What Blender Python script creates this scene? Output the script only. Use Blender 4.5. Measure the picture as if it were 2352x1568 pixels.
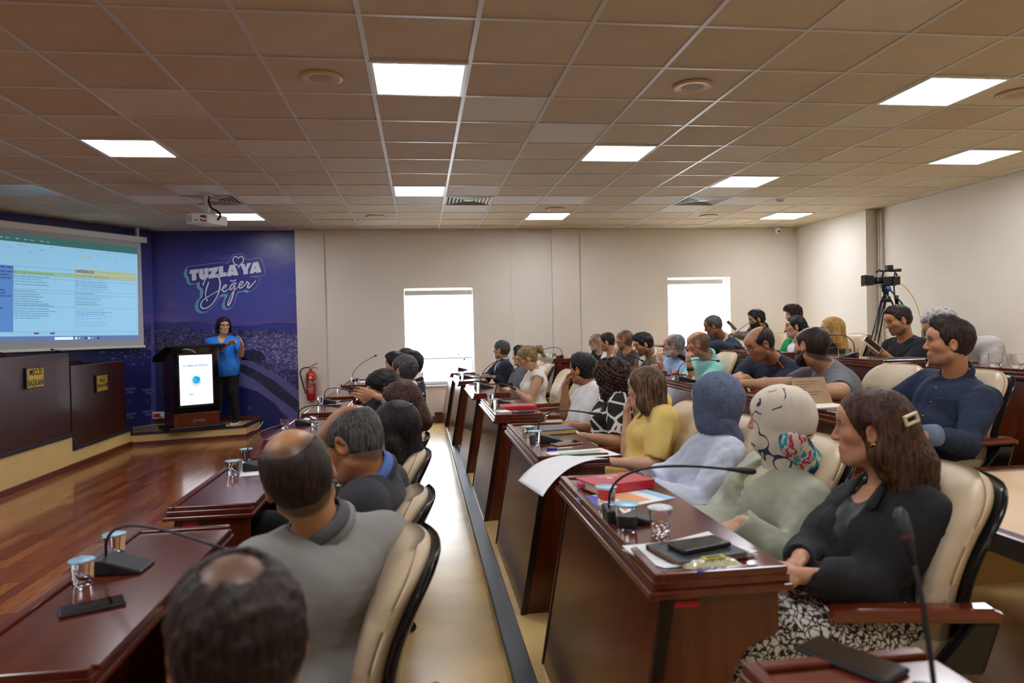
import bpy, bmesh, math, random
import numpy as np
from mathutils import Vector, Matrix
for _o in list(bpy.data.objects): bpy.data.objects.remove(_o)
SC = bpy.context.scene
COL = SC.collection
random.seed(7); RNG = np.random.default_rng(7)
# ---------------------------------------------------------------- camera (calibrated on the 0.6 m ceiling grid)
FPX, YAW, PIT, ROLL, CZ = 1624.87, 0.129184, -0.0184477, -0.0220139, 1.46
CEIL = CZ + 1.581
_F = Vector((math.sin(YAW)*math.cos(PIT), math.cos(YAW)*math.cos(PIT), math.sin(PIT)))
_R0 = Vector((math.cos(YAW), -math.sin(YAW), 0)); _U0 = _R0.cross(_F)
_R = _R0*math.cos(ROLL) + _U0*math.sin(ROLL); _U = _U0*math.cos(ROLL) - _R0*math.sin(ROLL)
cam = bpy.data.cameras.new('camera'); camo = bpy.data.objects.new('camera', cam); COL.objects.link(camo)
cam.sensor_width = 36; cam.lens = FPX*36/2352; cam.clip_start = 0.02; cam.clip_end = 100
camo.matrix_world = Matrix(((_R.x,_U.x,-_F.x,0),(_R.y,_U.y,-_F.y,0),(_R.z,_U.z,-_F.z,CZ),(0,0,0,1)))
cam.dof.use_dof = True; cam.dof.focus_distance = 5.5; cam.dof.aperture_fstop = 3.2
SC.camera = camo
def ray(x, y): return _F + _R*((x-1176)/FPX) + _U*((784-y)/FPX)
def pY(x, y, Y):
    d = ray(x, y); t = Y/d.y; return Vector((d.x*t, Y, CZ+d.z*t))
def pZ(x, y, z):
    d = ray(x, y); t = (z-CZ)/d.z; return Vector((d.x*t, d.y*t, z))
def pX(x, y, X):
    d = ray(x, y); t = X/d.x; return Vector((X, d.y*t, CZ+d.z*t))
# ---------------------------------------------------------------- colour management, sky
SC.view_settings.view_transform = 'Standard'; SC.view_settings.look = 'None'
SC.view_settings.exposure = 0.0; SC.view_settings.gamma = 1; SC.view_settings.use_curve_mapping = False
W = bpy.data.worlds.new('sky'); SC.world = W; W.use_nodes = True
W.node_tree.nodes['Background'].inputs[0].default_value = (0.93, 0.97, 1.0, 1)
W.node_tree.nodes['Background'].inputs[1].default_value = 7.0
LED = 25.0          # emission of the ceiling LED panels
# ---------------------------------------------------------------- materials
def lin(c):
    if isinstance(c, str): c = [int(c[i:i+2], 16)/255 for i in (0, 2, 4)]
    return tuple((v/12.92 if v <= .04045 else ((v+.055)/1.055)**2.4) for v in c)
MATS = {}
def mat(name, col, rough=.5, metal=0, var=.08, scale=6., bump=0., bscale=60., spec=.5, emit=None, estr=0, trans=0, coat=0, alpha=1, stretch=None, sheen=0, sss=0, ior=None):
    if name in MATS: return MATS[name]
    m = bpy.data.materials.new(name); m.use_nodes = True; MATS[name] = m
    nt = m.node_tree; b = nt.nodes['Principled BSDF']; L = nt.links
    c = lin(col)
    b.inputs['Roughness'].default_value = rough; b.inputs['Metallic'].default_value = metal
    b.inputs['Specular IOR Level'].default_value = spec
    b.inputs['Transmission Weight'].default_value = trans; b.inputs['Coat Weight'].default_value = coat
    b.inputs['Coat Roughness'].default_value = .08
    b.inputs['Alpha'].default_value = alpha
    if ior: b.inputs['IOR'].default_value = ior
    if sheen: b.inputs['Sheen Weight'].default_value = sheen
    if emit: b.inputs['Emission Color'].default_value = (*lin(emit), 1); b.inputs['Emission Strength'].default_value = estr
    b.inputs['Base Color'].default_value = (*c, 1)
    if var or bump:
        tc = nt.nodes.new('ShaderNodeTexCoord'); mp = nt.nodes.new('ShaderNodeMapping')
        L.new(tc.outputs['Object'], mp.inputs[0])
        if stretch: mp.inputs['Scale'].default_value = stretch
    if var:
        n = nt.nodes.new('ShaderNodeTexNoise'); n.inputs['Scale'].default_value = scale; n.inputs['Detail'].default_value = 4
        L.new(mp.outputs[0], n.inputs[0])
        r = nt.nodes.new('ShaderNodeMapRange'); r.inputs['From Min'].default_value = .3; r.inputs['From Max'].default_value = .7
        r.inputs['To Min'].default_value = 1-var; r.inputs['To Max'].default_value = 1+var; L.new(n.outputs[0], r.inputs[0])
        x = nt.nodes.new('ShaderNodeVectorMath'); x.operation = 'SCALE'; x.inputs[0].default_value = c; L.new(r.outputs[0], x.inputs['Scale'])
        L.new(x.outputs[0], b.inputs['Base Color'])
    if bump:
        n2 = nt.nodes.new('ShaderNodeTexNoise'); n2.inputs['Scale'].default_value = bscale; n2.inputs['Detail'].default_value = 3
        L.new(mp.outputs[0], n2.inputs[0]); bp = nt.nodes.new('ShaderNodeBump'); bp.inputs['Strength'].default_value = bump; bp.inputs['Distance'].default_value = .01
        L.new(n2.outputs[0], bp.inputs['Height']); L.new(bp.outputs[0], b.inputs['Normal'])
    return m
def wood(name, dark, light, rough=.28, axis=1, scale=1.0, coat=.3):
    """lacquered veneer with long grain"""
    if name in MATS: return MATS[name]
    m = bpy.data.materials.new(name); m.use_nodes = True; MATS[name] = m
    nt = m.node_tree; b = nt.nodes['Principled BSDF']; L = nt.links
    tc = nt.nodes.new('ShaderNodeTexCoord'); mp = nt.nodes.new('ShaderNodeMapping'); L.new(tc.outputs['Object'], mp.inputs[0])
    s = [14*scale]*3; s[axis] = 1.2*scale; mp.inputs['Scale'].default_value = s
    n = nt.nodes.new('ShaderNodeTexNoise'); n.inputs['Scale'].default_value = 3; n.inputs['Detail'].default_value = 6; n.inputs['Distortion'].default_value = .6
    L.new(mp.outputs[0], n.inputs[0])
    cr = nt.nodes.new('ShaderNodeValToRGB'); cr.color_ramp.elements[0].position = .35; cr.color_ramp.elements[1].position = .68
    cr.color_ramp.elements[0].color = (*lin(dark), 1); cr.color_ramp.elements[1].color = (*lin(light), 1)
    L.new(n.outputs[0], cr.inputs[0]); L.new(cr.outputs[0], b.inputs['Base Color'])
    b.inputs['Roughness'].default_value = rough; b.inputs['Coat Weight'].default_value = coat; b.inputs['Coat Roughness'].default_value = .12
    return m
# ---------------------------------------------------------------- mesh builder
class MB:
    def __init__(s): s.v = []; s.f = []; s.m = []
    def add(s, vs, fs, mi=0):
        o = len(s.v); s.v += [tuple(v) for v in vs]; s.f += [tuple(i+o for i in f) for f in fs]; s.m += [mi]*len(fs); return s
    def box(s, lo, hi, mi=0, M=None):
        x0,y0,z0 = lo; x1,y1,z1 = hi
        vs = [Vector(p) for p in ((x0,y0,z0),(x1,y0,z0),(x1,y1,z0),(x0,y1,z0),(x0,y0,z1),(x1,y0,z1),(x1,y1,z1),(x0,y1,z1))]
        if M is not None: vs = [M @ v for v in vs]
        return s.add(vs, [(0,3,2,1),(4,5,6,7),(0,1,5,4),(1,2,6,5),(2,3,7,6),(3,0,4,7)], mi)
    def prism(s, poly, a, b, axis=1, mi=0):
        """closed polygon extruded along axis from a to b; poly in the other two axes in cyclic order"""
        n = len(poly)
        def P(p, t):
            r = [0,0,0]; r[axis] = t
            o = [i for i in range(3) if i != axis]; r[o[0]], r[o[1]] = p; return r
        vs = [P(p, a) for p in poly] + [P(p, b) for p in poly]
        fs = [tuple(range(n)), tuple(range(2*n-1, n-1, -1))] + [((i+1)%n, i, n+i, n+(i+1)%n) for i in range(n)]
        return s.add(vs, fs, mi)
    def tube(s, path, rad, seg=8, mi=0, cap=True):
        path = [Vector(p) for p in path]; n = len(path)
        rs = rad if isinstance(rad, (list, tuple)) else [rad]*n
        T = [(path[min(i+1,n-1)]-path[max(i-1,0)]).normalized() for i in range(n)]
        up = Vector((0,0,1)) if abs(T[0].z) < .9 else Vector((1,0,0))
        A = (up - T[0]*up.dot(T[0])).normalized(); vs = []
        for i in range(n):
            A = (A - T[i]*A.dot(T[i])).normalized(); B = T[i].cross(A)
            for k in range(seg):
                t = 2*math.pi*k/seg; vs.append(path[i] + (A*math.cos(t)+B*math.sin(t))*rs[i])
        fs = [(i*seg+k, i*seg+(k+1)%seg, (i+1)*seg+(k+1)%seg, (i+1)*seg+k) for i in range(n-1) for k in range(seg)]
        if cap: fs += [tuple(range(seg-1,-1,-1)), tuple(range((n-1)*seg, n*seg))]
        return s.add(vs, fs, mi)
    def lathe(s, prof, seg=20, c=(0,0,0), mi=0, M=None):
        vs = []
        for r, z in prof:
            for k in range(seg):
                t = 2*math.pi*k/seg; v = Vector((r*math.cos(t), r*math.sin(t), z))
                vs.append((M @ v if M is not None else v) + Vector(c))
        n = len(prof)
        fs = [(i*seg+k, i*seg+(k+1)%seg, (i+1)*seg+(k+1)%seg, (i+1)*seg+k) for i in range(n-1) for k in range(seg)]
        fs += [tuple(range(seg-1,-1,-1)), tuple(range((n-1)*seg, n*seg))]
        return s.add(vs, fs, mi)
    def grid(s, fn, nu, nv, mi=0, closed=False):
        vs = [fn(i/(nu-1), j/(nv-1)) for j in range(nv) for i in range(nu)]
        fs = [(j*nu+i, j*nu+i+1, (j+1)*nu+i+1, (j+1)*nu+i) for j in range(nv-1) for i in range(nu-1)]
        return s.add(vs, fs, mi)
    def mesh(s, name, mats, smooth=False):
        me = bpy.data.meshes.new(name); me.from_pydata(s.v, [], s.f)
        for m in (mats if isinstance(mats, (list, tuple)) else [mats]): me.materials.append(m)
        me.polygons.foreach_set('material_index', s.m)
        if smooth: me.polygons.foreach_set('use_smooth', [True]*len(s.f))
        me.update(); return me
    def build(s, name, mats, parent=None, smooth=False, bevel=0, seg=2, auto=None):
        o = link(name, s.mesh(name, mats, smooth), parent)
        if bevel: bev(o, bevel, seg)
        return o
def bev(o, w, seg=2):
    b = o.modifiers.new('bevel', 'BEVEL'); b.width = w; b.segments = seg; b.limit_method = 'ANGLE'; b.angle_limit = .6; return o
def link(name, me, parent=None, loc=None, rot=None):
    o = bpy.data.objects.new(name, me); COL.objects.link(o)
    if parent is not None: o.parent = parent
    if loc is not None: o.location = loc
    if rot is not None: o.rotation_euler = rot
    return o
def tag(o, label=None, cat=None, group=None, kind=None):
    if label: o['label'] = label
    if cat: o['category'] = cat
    if group: o['group'] = group
    if kind: o['kind'] = kind
    return o
def thing(name, label, cat, loc=(0,0,0), rz=0, group=None):
    o = link(name, None, None, loc, (0,0,rz)); o.empty_display_size = .1
    return tag(o, label, cat, group)
def struct(o): o['kind'] = 'structure'; return o
def copy_tree(o, parent=None):
    c = o.copy(); COL.objects.link(c); c.parent = parent
    for ch in o.children: copy_tree(ch, c)
    return c
def arc(p0, p1, p2, n=12):
    a, b, c = Vector(p0), Vector(p1), Vector(p2)
    return [a*(1-t)**2 + b*2*t*(1-t) + c*t*t for t in [i/(n-1) for i in range(n)]]
def text(name, body, size, mtl, parent, M, extrude=.0004, align='CENTER', squash=1, bold=0, shear=0):
    cu = bpy.data.curves.new('lettering', 'FONT'); cu.body = body; cu.size = size; cu.extrude = extrude; cu.offset = bold
    cu.align_x = align; cu.align_y = 'CENTER'; cu.resolution_u = 2; cu.shear = shear
    to = bpy.data.objects.new('t', cu); dg = bpy.context.evaluated_depsgraph_get(); COL.objects.link(to); dg.update()
    me = bpy.data.meshes.new_from_object(to.evaluated_get(dg)); bpy.data.objects.remove(to); bpy.data.curves.remove(cu)
    me.transform(M @ Matrix.Diagonal((squash,1,1,1))); me.materials.clear(); me.materials.append(mtl)
    return link(name, me, parent)
def frame(o, x, y):
    """matrix with origin o, local x/y along x, y"""
    x = Vector(x).normalized(); y = Vector(y); y = (y - x*x.dot(y)).normalized(); z = x.cross(y)
    return Matrix(((x.x,y.x,z.x,o[0]),(x.y,y.y,z.y,o[1]),(x.z,y.z,z.z,o[2]),(0,0,0,1)))
def poly_bm(pts, mtl_name=None):
    """triangulate a flat polygon given in 2-D: list of (x,y) -> MB-ready verts/faces"""
    from mathutils.geometry import tessellate_polygon
    return [tuple(f) for f in tessellate_polygon([[Vector((p[0],p[1],0)) for p in pts]])]
# ================================================================ THE ROOM
YF, XR = 11.25, 6.38                       # far wall, right wall
LW0 = Vector((-3.96, YF, 0)); LWD = Vector((-.546, -.838, 0)).normalized(); LWN = Vector((.838, -.546, 0)).normalized()   # slanted screen wall
M_wall = mat('wall_paint', 'ded6ca', .75, var=.02, scale=2, bump=.03, bscale=120)
M_wall2 = mat('wall_paint_pillar', 'd9cfc1', .75, var=.02, scale=2)
M_trimw = wood('skirting_mahogany', '4a1c10', '6e2f1c', .3, axis=0)
M_mahog = wood('mahogany', '54200f', '64290f', .26, axis=2, scale=.5)
M_mahog_top = wood('mahogany_top', '562214', '672b19', .2, axis=1, coat=.4, scale=.5)
M_mahog_dark = wood('mahogany_dark', '32110c', '3d1711', .35, axis=2, coat=.15, scale=.5)
M_black = mat('black_plastic', '141416', .35, var=.05)
M_rubber = mat('black_rubber_nosing', '2b2d30', .45, var=.15, scale=20)
M_vinyl = mat('cream_vinyl', 'd2b071', .24, var=.10, scale=3.0, bump=.05, bscale=14)
M_riser = mat('cream_riser', 'd8b878', .4, var=.05, scale=4)
M_steel = mat('brushed_steel', 'b9bcc0', .3, 1, var=.05)
M_white = mat('white_plastic', 'e6e6e2', .4, var=.02)
M_grey = mat('grey_plastic', '8d8f92', .5)
M_red = mat('red_label', 'c41820', .5, var=.03)
# --- floors
fl = MB().box((-8, -3, -.12), (6.6, YF+.2, -.012)).build('floor', M_vinyl); struct(fl)
# cream vinyl aisle sheet behind the first row of chairs
struct(MB().box((-.2, -3, -.012), (.34, YF, 0.0)).build('trim_1', M_vinyl))
# parquet planks, running away from the camera
def plank_mat(i, c):
    return wood('parquet_%d' % i, c[0], c[1], .16, axis=1, scale=1.5, coat=.5)
PM = [plank_mat(i, c) for i, c in enumerate([('844422','9c5829'),('783a1d','904e26'),('8e4e27','a86430'),('6c331b','864822'),('965428','ae6a34')])]
PW, PL = .085, .62
pmesh = [MB().box((-PW/2+.0008, -PL/2+.0008, -.012), (PW/2-.0008, PL/2-.0008, 0)).mesh('plank', m) for m in PM]
planks = []
for i in range(int(4.2/PW)):
    x = -4.2 + PW*(i+.5)
    if x > -.25: continue
    off = RNG.random()*PL
    for j in range(-3, int(11.3/PL)+1):
        y = j*PL + off
        if y < .2 or y > YF-.32: continue
        planks.append((x, y, int(RNG.choice(5, p=[.3,.22,.2,.13,.15]))))
def vis(p):
    d = Vector((p[0], p[1], -CZ)); u = d.dot(_F)
    if u <= .1: return -1
    sx = 1176+FPX*d.dot(_R)/u; sy = 784-FPX*d.dot(_U)/u
    if not (0 < sx < 1000 and 950 < sy < 1450): return -1
    if p[0] < -3.8 or p[0] > -1.0: return -1
    return 1/u
planks.sort(key=lambda p: -vis(p))
rest = MB()
for k, (x, y, mi) in enumerate(planks):
    if k < 300:
        link('plank', pmesh[mi], fl, (x, y, 0))
    else:
        rest.box((x-PW/2+.0008, y-PL/2+.0008, -.012), (x+PW/2-.0008, y+PL/2-.0008, 0), mi)
rest.box((-8, -3, -.012), (-4.2, 11.0, -.002), 0); rest.box((-4.2, 10.6, -.012), (-.2, YF, -.002), 0); rest.box((-4.2, -3, -.012), (-.2, .0, -.002), 0)
tag(rest.build('parquet', PM, fl), kind='stuff')
# --- raised seating platforms (cream vinyl with black nosing)
def platform(n, x0, z0, z1, nosing=True, y0=-3.0):
    p = MB().box((x0, y0, z0), (6.6, YF-.002, z1)).build('floor_platform_%d' % n, M_vinyl); struct(p)
    if nosing:
        MB().box((x0-.012, y0, z1-.035), (x0+.075, YF-.003, z1+.004)).build('nosing', M_rubber, p, bevel=.004)
    return p
platform(1, .335, -.012, .12); platform(2, 1.72, .12, .29, y0=3.2); platform(3, 3.15, .29, .43, y0=1.0)
# --- far wall with two window openings
wins = [(-.235, .85, .59, 2.125), (4.07, 5.15, .70, 2.24)]
fw = MB()
xs = [-4.4, wins[0][0], wins[0][1], wins[1][0], wins[1][1], 6.6]
for a, b in ((0,1),(2,3),(4,5)): fw.box((xs[a], YF, -.1), (xs[b], YF+.22, CEIL+.3))
for (a, b, z0, z1) in wins: fw.box((a, YF, -.1), (b, YF+.22, z0)); fw.box((a, YF, z1), (b, YF+.22, CEIL+.3))
WFAR = struct(fw.build('wall_far', M_wall))
MB().box((-1.87, YF-.035, 0), (-1.44, YF, CEIL)).build('pilaster', M_wall2, WFAR)
MB().box((2.13, YF-.06, 0), (2.575, YF, CEIL)).build('pilaster', M_wall2, WFAR)
MB().box((1.47, YF-.006, .1), (1.476, YF, CEIL)).build('panel_seam', M_wall2, WFAR)
struct(MB().box((-1.87, YF-.05, 0), (.24, YF-.0355, .1)).build('baseboard_far', M_trimw))
struct(MB().box((.2, YF-.10, 0), (.32, YF-.052, .17)).build('trim_2', M_trimw))
# right wall: nearer part set back behind a boxed column
wr = MB().box((6.52, -3, -.1), (6.7, YF, CEIL+.3)); WR = struct(wr.build('wall_right', M_wall))
MB().box((6.33, 9.36, .2), (6.52, YF, CEIL)).build('column_casing', M_wall, WR)
MB().tube([(6.49, 9.30, .43), (6.49, 9.30, CEIL)], .018, 10).tube([(6.49, 9.25, .43), (6.49, 9.25, CEIL)], .014, 10).build('conduit_pipe', M_wall2, WR, smooth=True)
# slanted wall (mural), left wall, back wall
LW1 = LW0 + LWD*6.2
def slab(name, a, b, n, m, t=.15, z0=-.1, z1=CEIL+.3):
    a = Vector(a); b = Vector(b); n = Vector(n)
    vs = [(p.x, p.y, z) for z in (z0, z1) for p in (a, b, b-n*t, a-n*t)]
    return struct(MB().add(vs, [(0,1,2,3),(7,6,5,4),(0,4,5,1),(1,5,6,2),(2,6,7,3),(3,7,4,0)]).build(name, m))
def nodes(m): return m.node_tree, m.node_tree.nodes['Principled BSDF'], m.node_tree.links
def sky_print():
    m = mat('mural_sky_print', '2b2a6e', .35, var=0); nt, b, L = nodes(m)
    tc = nt.nodes.new('ShaderNodeTexCoord'); sp = nt.nodes.new('ShaderNodeSeparateXYZ'); L.new(tc.outputs['Object'], sp.inputs[0])
    r = nt.nodes.new('ShaderNodeMapRange'); r.inputs[1].default_value = 1.55; r.inputs[2].default_value = 3.05; L.new(sp.outputs[2], r.inputs[0])
    cr = nt.nodes.new('ShaderNodeValToRGB'); e = cr.color_ramp.elements
    e[0].position = 0; e[0].color = (*lin('4a4692'), 1); e[1].position = 1; e[1].color = (*lin('2a1f66'), 1)
    x = e.new(.35); x.color = (*lin('3d4196'), 1); x = e.new(.7); x.color = (*lin('2b3186'), 1)
    L.new(r.outputs[0], cr.inputs[0])
    n = nt.nodes.new('ShaderNodeTexNoise'); n.inputs['Scale'].default_value = 1.3; n.inputs['Detail'].default_value = 5
    mp = nt.nodes.new('ShaderNodeMapping'); mp.inputs['Scale'].default_value = (1, 1, 3); L.new(tc.outputs['Object'], mp.inputs[0]); L.new(mp.outputs[0], n.inputs[0])
    k = nt.nodes.new('ShaderNodeMapRange'); k.inputs[1].default_value = .55; k.inputs[2].default_value = .85; k.inputs[4].default_value = .6; L.new(n.outputs[0], k.inputs[0])
    mx = nt.nodes.new('ShaderNodeMix'); mx.data_type = 'RGBA'; mx.inputs[7].default_value = (*lin('8a6aa8'), 1)
    L.new(k.outputs[0], mx.inputs[0]); L.new(cr.outputs[0], mx.inputs[6]); L.new(mx.outputs[2], b.inputs['Base Color'])
    return m
def cell_print(name, cols, scale, zs=1.0, rand=1.0):
    """printed patchwork: voronoi cells picking from a list of colours"""
    m = mat(name, cols[0], .35, var=0); nt, b, L = nodes(m)
    tc = nt.nodes.new('ShaderNodeTexCoord'); mp = nt.nodes.new('ShaderNodeMapping'); mp.inputs['Scale'].default_value = (1, 1, zs)
    L.new(tc.outputs['Object'], mp.inputs[0]); v = nt.nodes.new('ShaderNodeTexVoronoi'); v.inputs['Scale'].default_value = scale; v.distance = 'CHEBYCHEV'
    v.inputs['Randomness'].default_value = rand
    L.new(mp.outputs[0], v.inputs[0]); n = nt.nodes.new('ShaderNodeTexNoise'); n.inputs['Scale'].default_value = scale*.25; n.inputs['Detail'].default_value = 3
    L.new(mp.outputs[0], n.inputs[0]); sx = nt.nodes.new('ShaderNodeSeparateXYZ'); L.new(v.outputs['Color'], sx.inputs[0])
    a = nt.nodes.new('ShaderNodeMath'); a.operation = 'MULTIPLY_ADD'; a.inputs[1].default_value = .62; L.new(sx.outputs[0], a.inputs[0])
    a2 = nt.nodes.new('ShaderNodeMath'); a2.operation = 'MULTIPLY_ADD'; a2.inputs[1].default_value = .9; a2.inputs[2].default_value = -.27; L.new(n.outputs[0], a2.inputs[0]); L.new(a2.outputs[0], a.inputs[2])
    cr = nt.nodes.new('ShaderNodeValToRGB'); cr.color_ramp.interpolation = 'CONSTANT'; e = cr.color_ramp.elements
    for i, c in enumerate(cols):
        el = e[i] if i < 2 else e.new(i/len(cols)); el.position = i/len(cols); el.color = (*lin(c), 1)
    L.new(a.outputs[0], cr.inputs[0]); L.new(cr.outputs[0], b.inputs['Base Color']); return m
M_sky = sky_print()
M_city = cell_print('mural_city_print', ['1c1a40','221f48','2f2a5c','262350','524f88','37326a','7a77ac','3c3468'], 46, 1.5)
M_tree = cell_print('mural_trees_print', ['20223c','272b45','2e3450','23264a'], 30)
M_road = cell_print('mural_road_print', ['55528a','5c5990','605d96','58558c'], 7)
M_sea = mat('mural_sea_print', '2b3590', .35, var=.1, scale=3); M_deep = mat('mural_deep_water_print', '161f5c', .35, var=.12, scale=3)
M_hill = mat('mural_hill_print', '343676', .35, var=.1)
M_roof = cell_print('mural_houses_print', ['6f6ca6','4a3f6a','8583b8','3f3b70','5f5c96','35305e'], 30, 1.8)
WS = slab('wall_left_slanted', LW0 - LWD*.0, LW1, LWN, M_sky)
WL = slab('wall_left', LW1, (LW1.x, -3, 0), (1,0,0), M_wall); slab('wall_back', (LW1.x, -3, 0), (6.6, -3, 0), (0,1,0), M_wall)
# --- printed mural: flat sheets of print laid on the far wall and the slanted wall
mur = link('mural', None); tag(mur, 'blue dusk city mural printed on the wall behind the speaker', 'mural')
MY = YF - .004
def print_far(name, pts, m, k):
    P = [pY(x, y, MY - .0006*k) for x, y in pts]
    P = [Vector((min(p.x, -1.872), p.y, p.z)) if True else p for p in P]
    return MB().add(P, poly_bm([(p.x, p.z) for p in P])).build(name, m, mur)
print_far('sky_print', [(335,500),(690,500),(690,770),(335,770)], M_sky, 0)
print_far('hill_print', [(335,745),(370,738),(400,741),(440,737),(470,741),(500,746),(540,748),(580,747),(620,741),(650,740),(690,742),(690,770),(335,770)], M_hill, 1)
print_far('sea_print', [(335,752),(350,750),(480,749),(690,746),(690,775),(335,775)], M_sea, 2)
print_far('city_print', [(335,760),(400,754),(480,756),(560,755),(620,757),(690,760),(690,985),(335,985)], M_city, 3)
print_far('houses_print', [(575,775),(620,768),(690,766),(690,850),(640,842),(590,826),(560,800)], M_roof, 4)
print_far('bay_print', [(335,802),(395,800),(430,808),(480,830),(480,990),(335,990)], M_deep, 4)
print_far('trees_print', [(550,818),(560,806),(580,802),(600,808),(612,822),(598,832),(576,828),(555,826)], M_tree, 5)
print_far('road_print', [(540,812),(560,822),(600,840),(640,862),(690,896),(690,990),(660,955),(620,925),(580,905),(540,890)], M_road, 5)
print_far('trees_print', [(545,832),(580,846),(630,874),(690,922),(690,950),(640,914),(590,874),(560,858),(545,850)], M_tree, 6)
print_far('deep_water_print', [(480,870),(545,884),(590,898),(630,925),(662,965),(690,1000),(480,1000)], M_deep, 7)
M_pale = mat('pale_print', '8f90bd', .4, var=0)
def on_slant(x, y, off=.004):
    d = ray(x, y); t = ((LW0 + LWN*off).dot(LWN))/d.dot(LWN); return Vector((d.x*t, d.y*t, CZ+d.z*t))
def print_sl(name, pts, m, k):
    P = [on_slant(x, y, .004+.0006*k) for x, y in pts]
    return MB().add(P, poly_bm([((p-LW0).dot(LWD), p.z) for p in P])).build(name, m, mur)
print_sl('city_print', [(-260,742),(100,744),(347,748),(347,815),(200,810),(-260,800)], M_city, 1)
print_sl('bay_print', [(-260,800),(200,806),(347,803),(347,1010),(-260,1010)], M_deep, 2)
bm = MB()
for i in range(46):
    x = 225+RNG.random()*118; y = 802+RNG.random()*34; w = 1.5+RNG.random()*5; hh = .8+RNG.random()*1.6
    P = [on_slant(a, b, .0062) for a, b in ((x,y),(x+w,y),(x+w*.8,y+hh),(x+w*.2,y+hh))]; bm.add(P, [(0,1,2,3)])
tag(bm.build('boats_print', M_pale, mur), kind='stuff')
# small repeated logo lettering on the lower mural
for (x, y) in ((298,893),(298,951),(340,895),(340,945),(388,905)):
    if x < 345: c = on_slant(x, y, .006); c2 = on_slant(x+10, y, .006); up = (0,0,1)
    else: c = pY(x, y, MY-.006); c2 = c+Vector((1,0,0))
    Mx = frame(c, (c2-c), (0,.0,1)) @ Matrix.Rotation(.1, 4, 'Z')
    text('lettering', "TUZLA'YA", .042, M_pale, mur, Mx, bold=.001)
    text('lettering', "Değer", .045, M_pale, mur, Mx @ Matrix.Translation((.01,-.045,0)), shear=.4)
for (x, y) in ((297,921),(338,921),(385,930),(470,900),(573,937)):
    if x < 345: c = on_slant(x, y, .006); c2 = on_slant(x+10, y, .006)
    else: c = pY(x, y, MY-.006); c2 = c+Vector((1,0,0))
    Mx = frame(c, (c2-c), (0,0,1)); ring = MB()
    for r0, r1 in ((.036,.031),(.02,.0)):
        n = 20; vs = [Mx @ Vector((r*math.cos(2*math.pi*k/n), r*math.sin(2*math.pi*k/n), 0)) for r in (r0, r1) for k in range(n)]
        ring.add(vs, [(k,(k+1)%n,n+(k+1)%n,n+k) for k in range(n)])
    ring.build('emblem_print', M_pale if x > 345 and x < 400 else mat('faint_print','4a4c86',.4,var=0), mur)
# big logo (traced at the wall plane)
LG = link('wall_logo', None); tag(LG, "large white and teal TUZLA'YA Değer lettering on the blue mural", 'sign')
M_logo = mat('logo_white', 'd4d6e0', .4, var=0); M_teal = mat('logo_teal', '5aa3bd', .4, var=0); M_navy = mat('logo_navy', '2c3180', .4, var=.05); M_line = mat('logo_line', '9fa3cc', .4, var=0)
LGS = 200/2091
def lg(x, y, k): return pY(420+x*LGS, 575+y*LGS, MY-.006-.0008*k)
def flat(name, pts, m, k): P = [lg(x, y, k) for x, y in pts]; return MB().add(P, poly_bm([(p.x, p.z) for p in P])).build(name, m, LG)
def stroke(name, pts, w, m, k, closed=False, n=6):
    """smooth catmull-rom ribbon through pts; w width or list of widths"""
    pts = [Vector((p[0], p[1])) for p in pts]; N = len(pts); ws = w if isinstance(w, list) else [w]*N; out = []; wo = []
    rng = N if closed else N-1
    for i in range(rng):
        p = [pts[(i+j) % N] if closed else pts[max(0, min(N-1, i+j))] for j in (-1,0,1,2)]
        for s in range(n):
            t = s/n; a = (p[1]*2+(p[2]-p[0])*t+(p[0]*2-p[1]*5+p[2]*4-p[3])*t*t+(-p[0]+p[1]*3-p[2]*3+p[3])*t**3)*.5
            out.append(a); wo.append(ws[i]*(1-t)+ws[(i+1)%N]*t)
    if not closed: out.append(pts[-1]); wo.append(ws[-1])
    V = []; K = len(out)
    for i in range(K):
        a = out[(i-1)%K] if closed else out[max(0,i-1)]; b = out[(i+1)%K] if closed else out[min(K-1,i+1)]
        d = (b-a).normalized(); nn = Vector((-d.y, d.x))*wo[i]/2; V += [out[i]+nn, out[i]-nn]
    fs = [(2*i, 2*i+1, (2*i+3) % (2*K), (2*i+2) % (2*K)) for i in range(K if closed else K-1)]
    k += .12*len(LG.children)
    return MB().add([lg(v.x, v.y, k) for v in V], fs).build(name, m, LG)
teal = [(95,425),(50,450),(20,540),(30,640),(80,680),(90,780),(160,830),(330,800),(335,900),(410,960),(405,1130),(320,1220),(285,1330),(310,1450),(420,1515),(560,1490),(720,1360),(850,1180),(900,1110),(1000,1110),(980,1190),(930,1310),(960,1410),(1050,1440),(1160,1390),(1260,1200),(1310,1030),(1440,985),(1530,1020),(1600,995),(1700,930),(1400,500),(400,500)]
flat('teal_shadow', teal, M_teal, 0)
outl = [(105,430),(150,385),(980,285),(1045,340),(1080,285),(1135,262),(1160,150),(1240,92),(1320,98),(1400,72),(1480,110),(1525,215),(1820,180),(1880,215),(1975,500),(1965,570),(1920,600),(1600,630),(1760,628),(1840,660),(1845,730),(1750,880),(1650,965),(1590,985),(1500,945),(1440,975),(1310,1000),(1250,1200),(1180,1340),(1100,1400),(1030,1380),(1000,1290),(1020,1180),(1080,1050),(930,1058),(870,1120),(740,1330),(560,1470),(440,1470),(365,1390),(365,1300),(400,1180),(465,1105),(475,930),(400,870),(400,760),(330,790),(210,795),(150,740),(140,640),(95,590)]
flat('outline_fill', outl, M_navy, 1)
stroke('outline', outl, 9, M_line, 2, closed=True, n=3)
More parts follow.
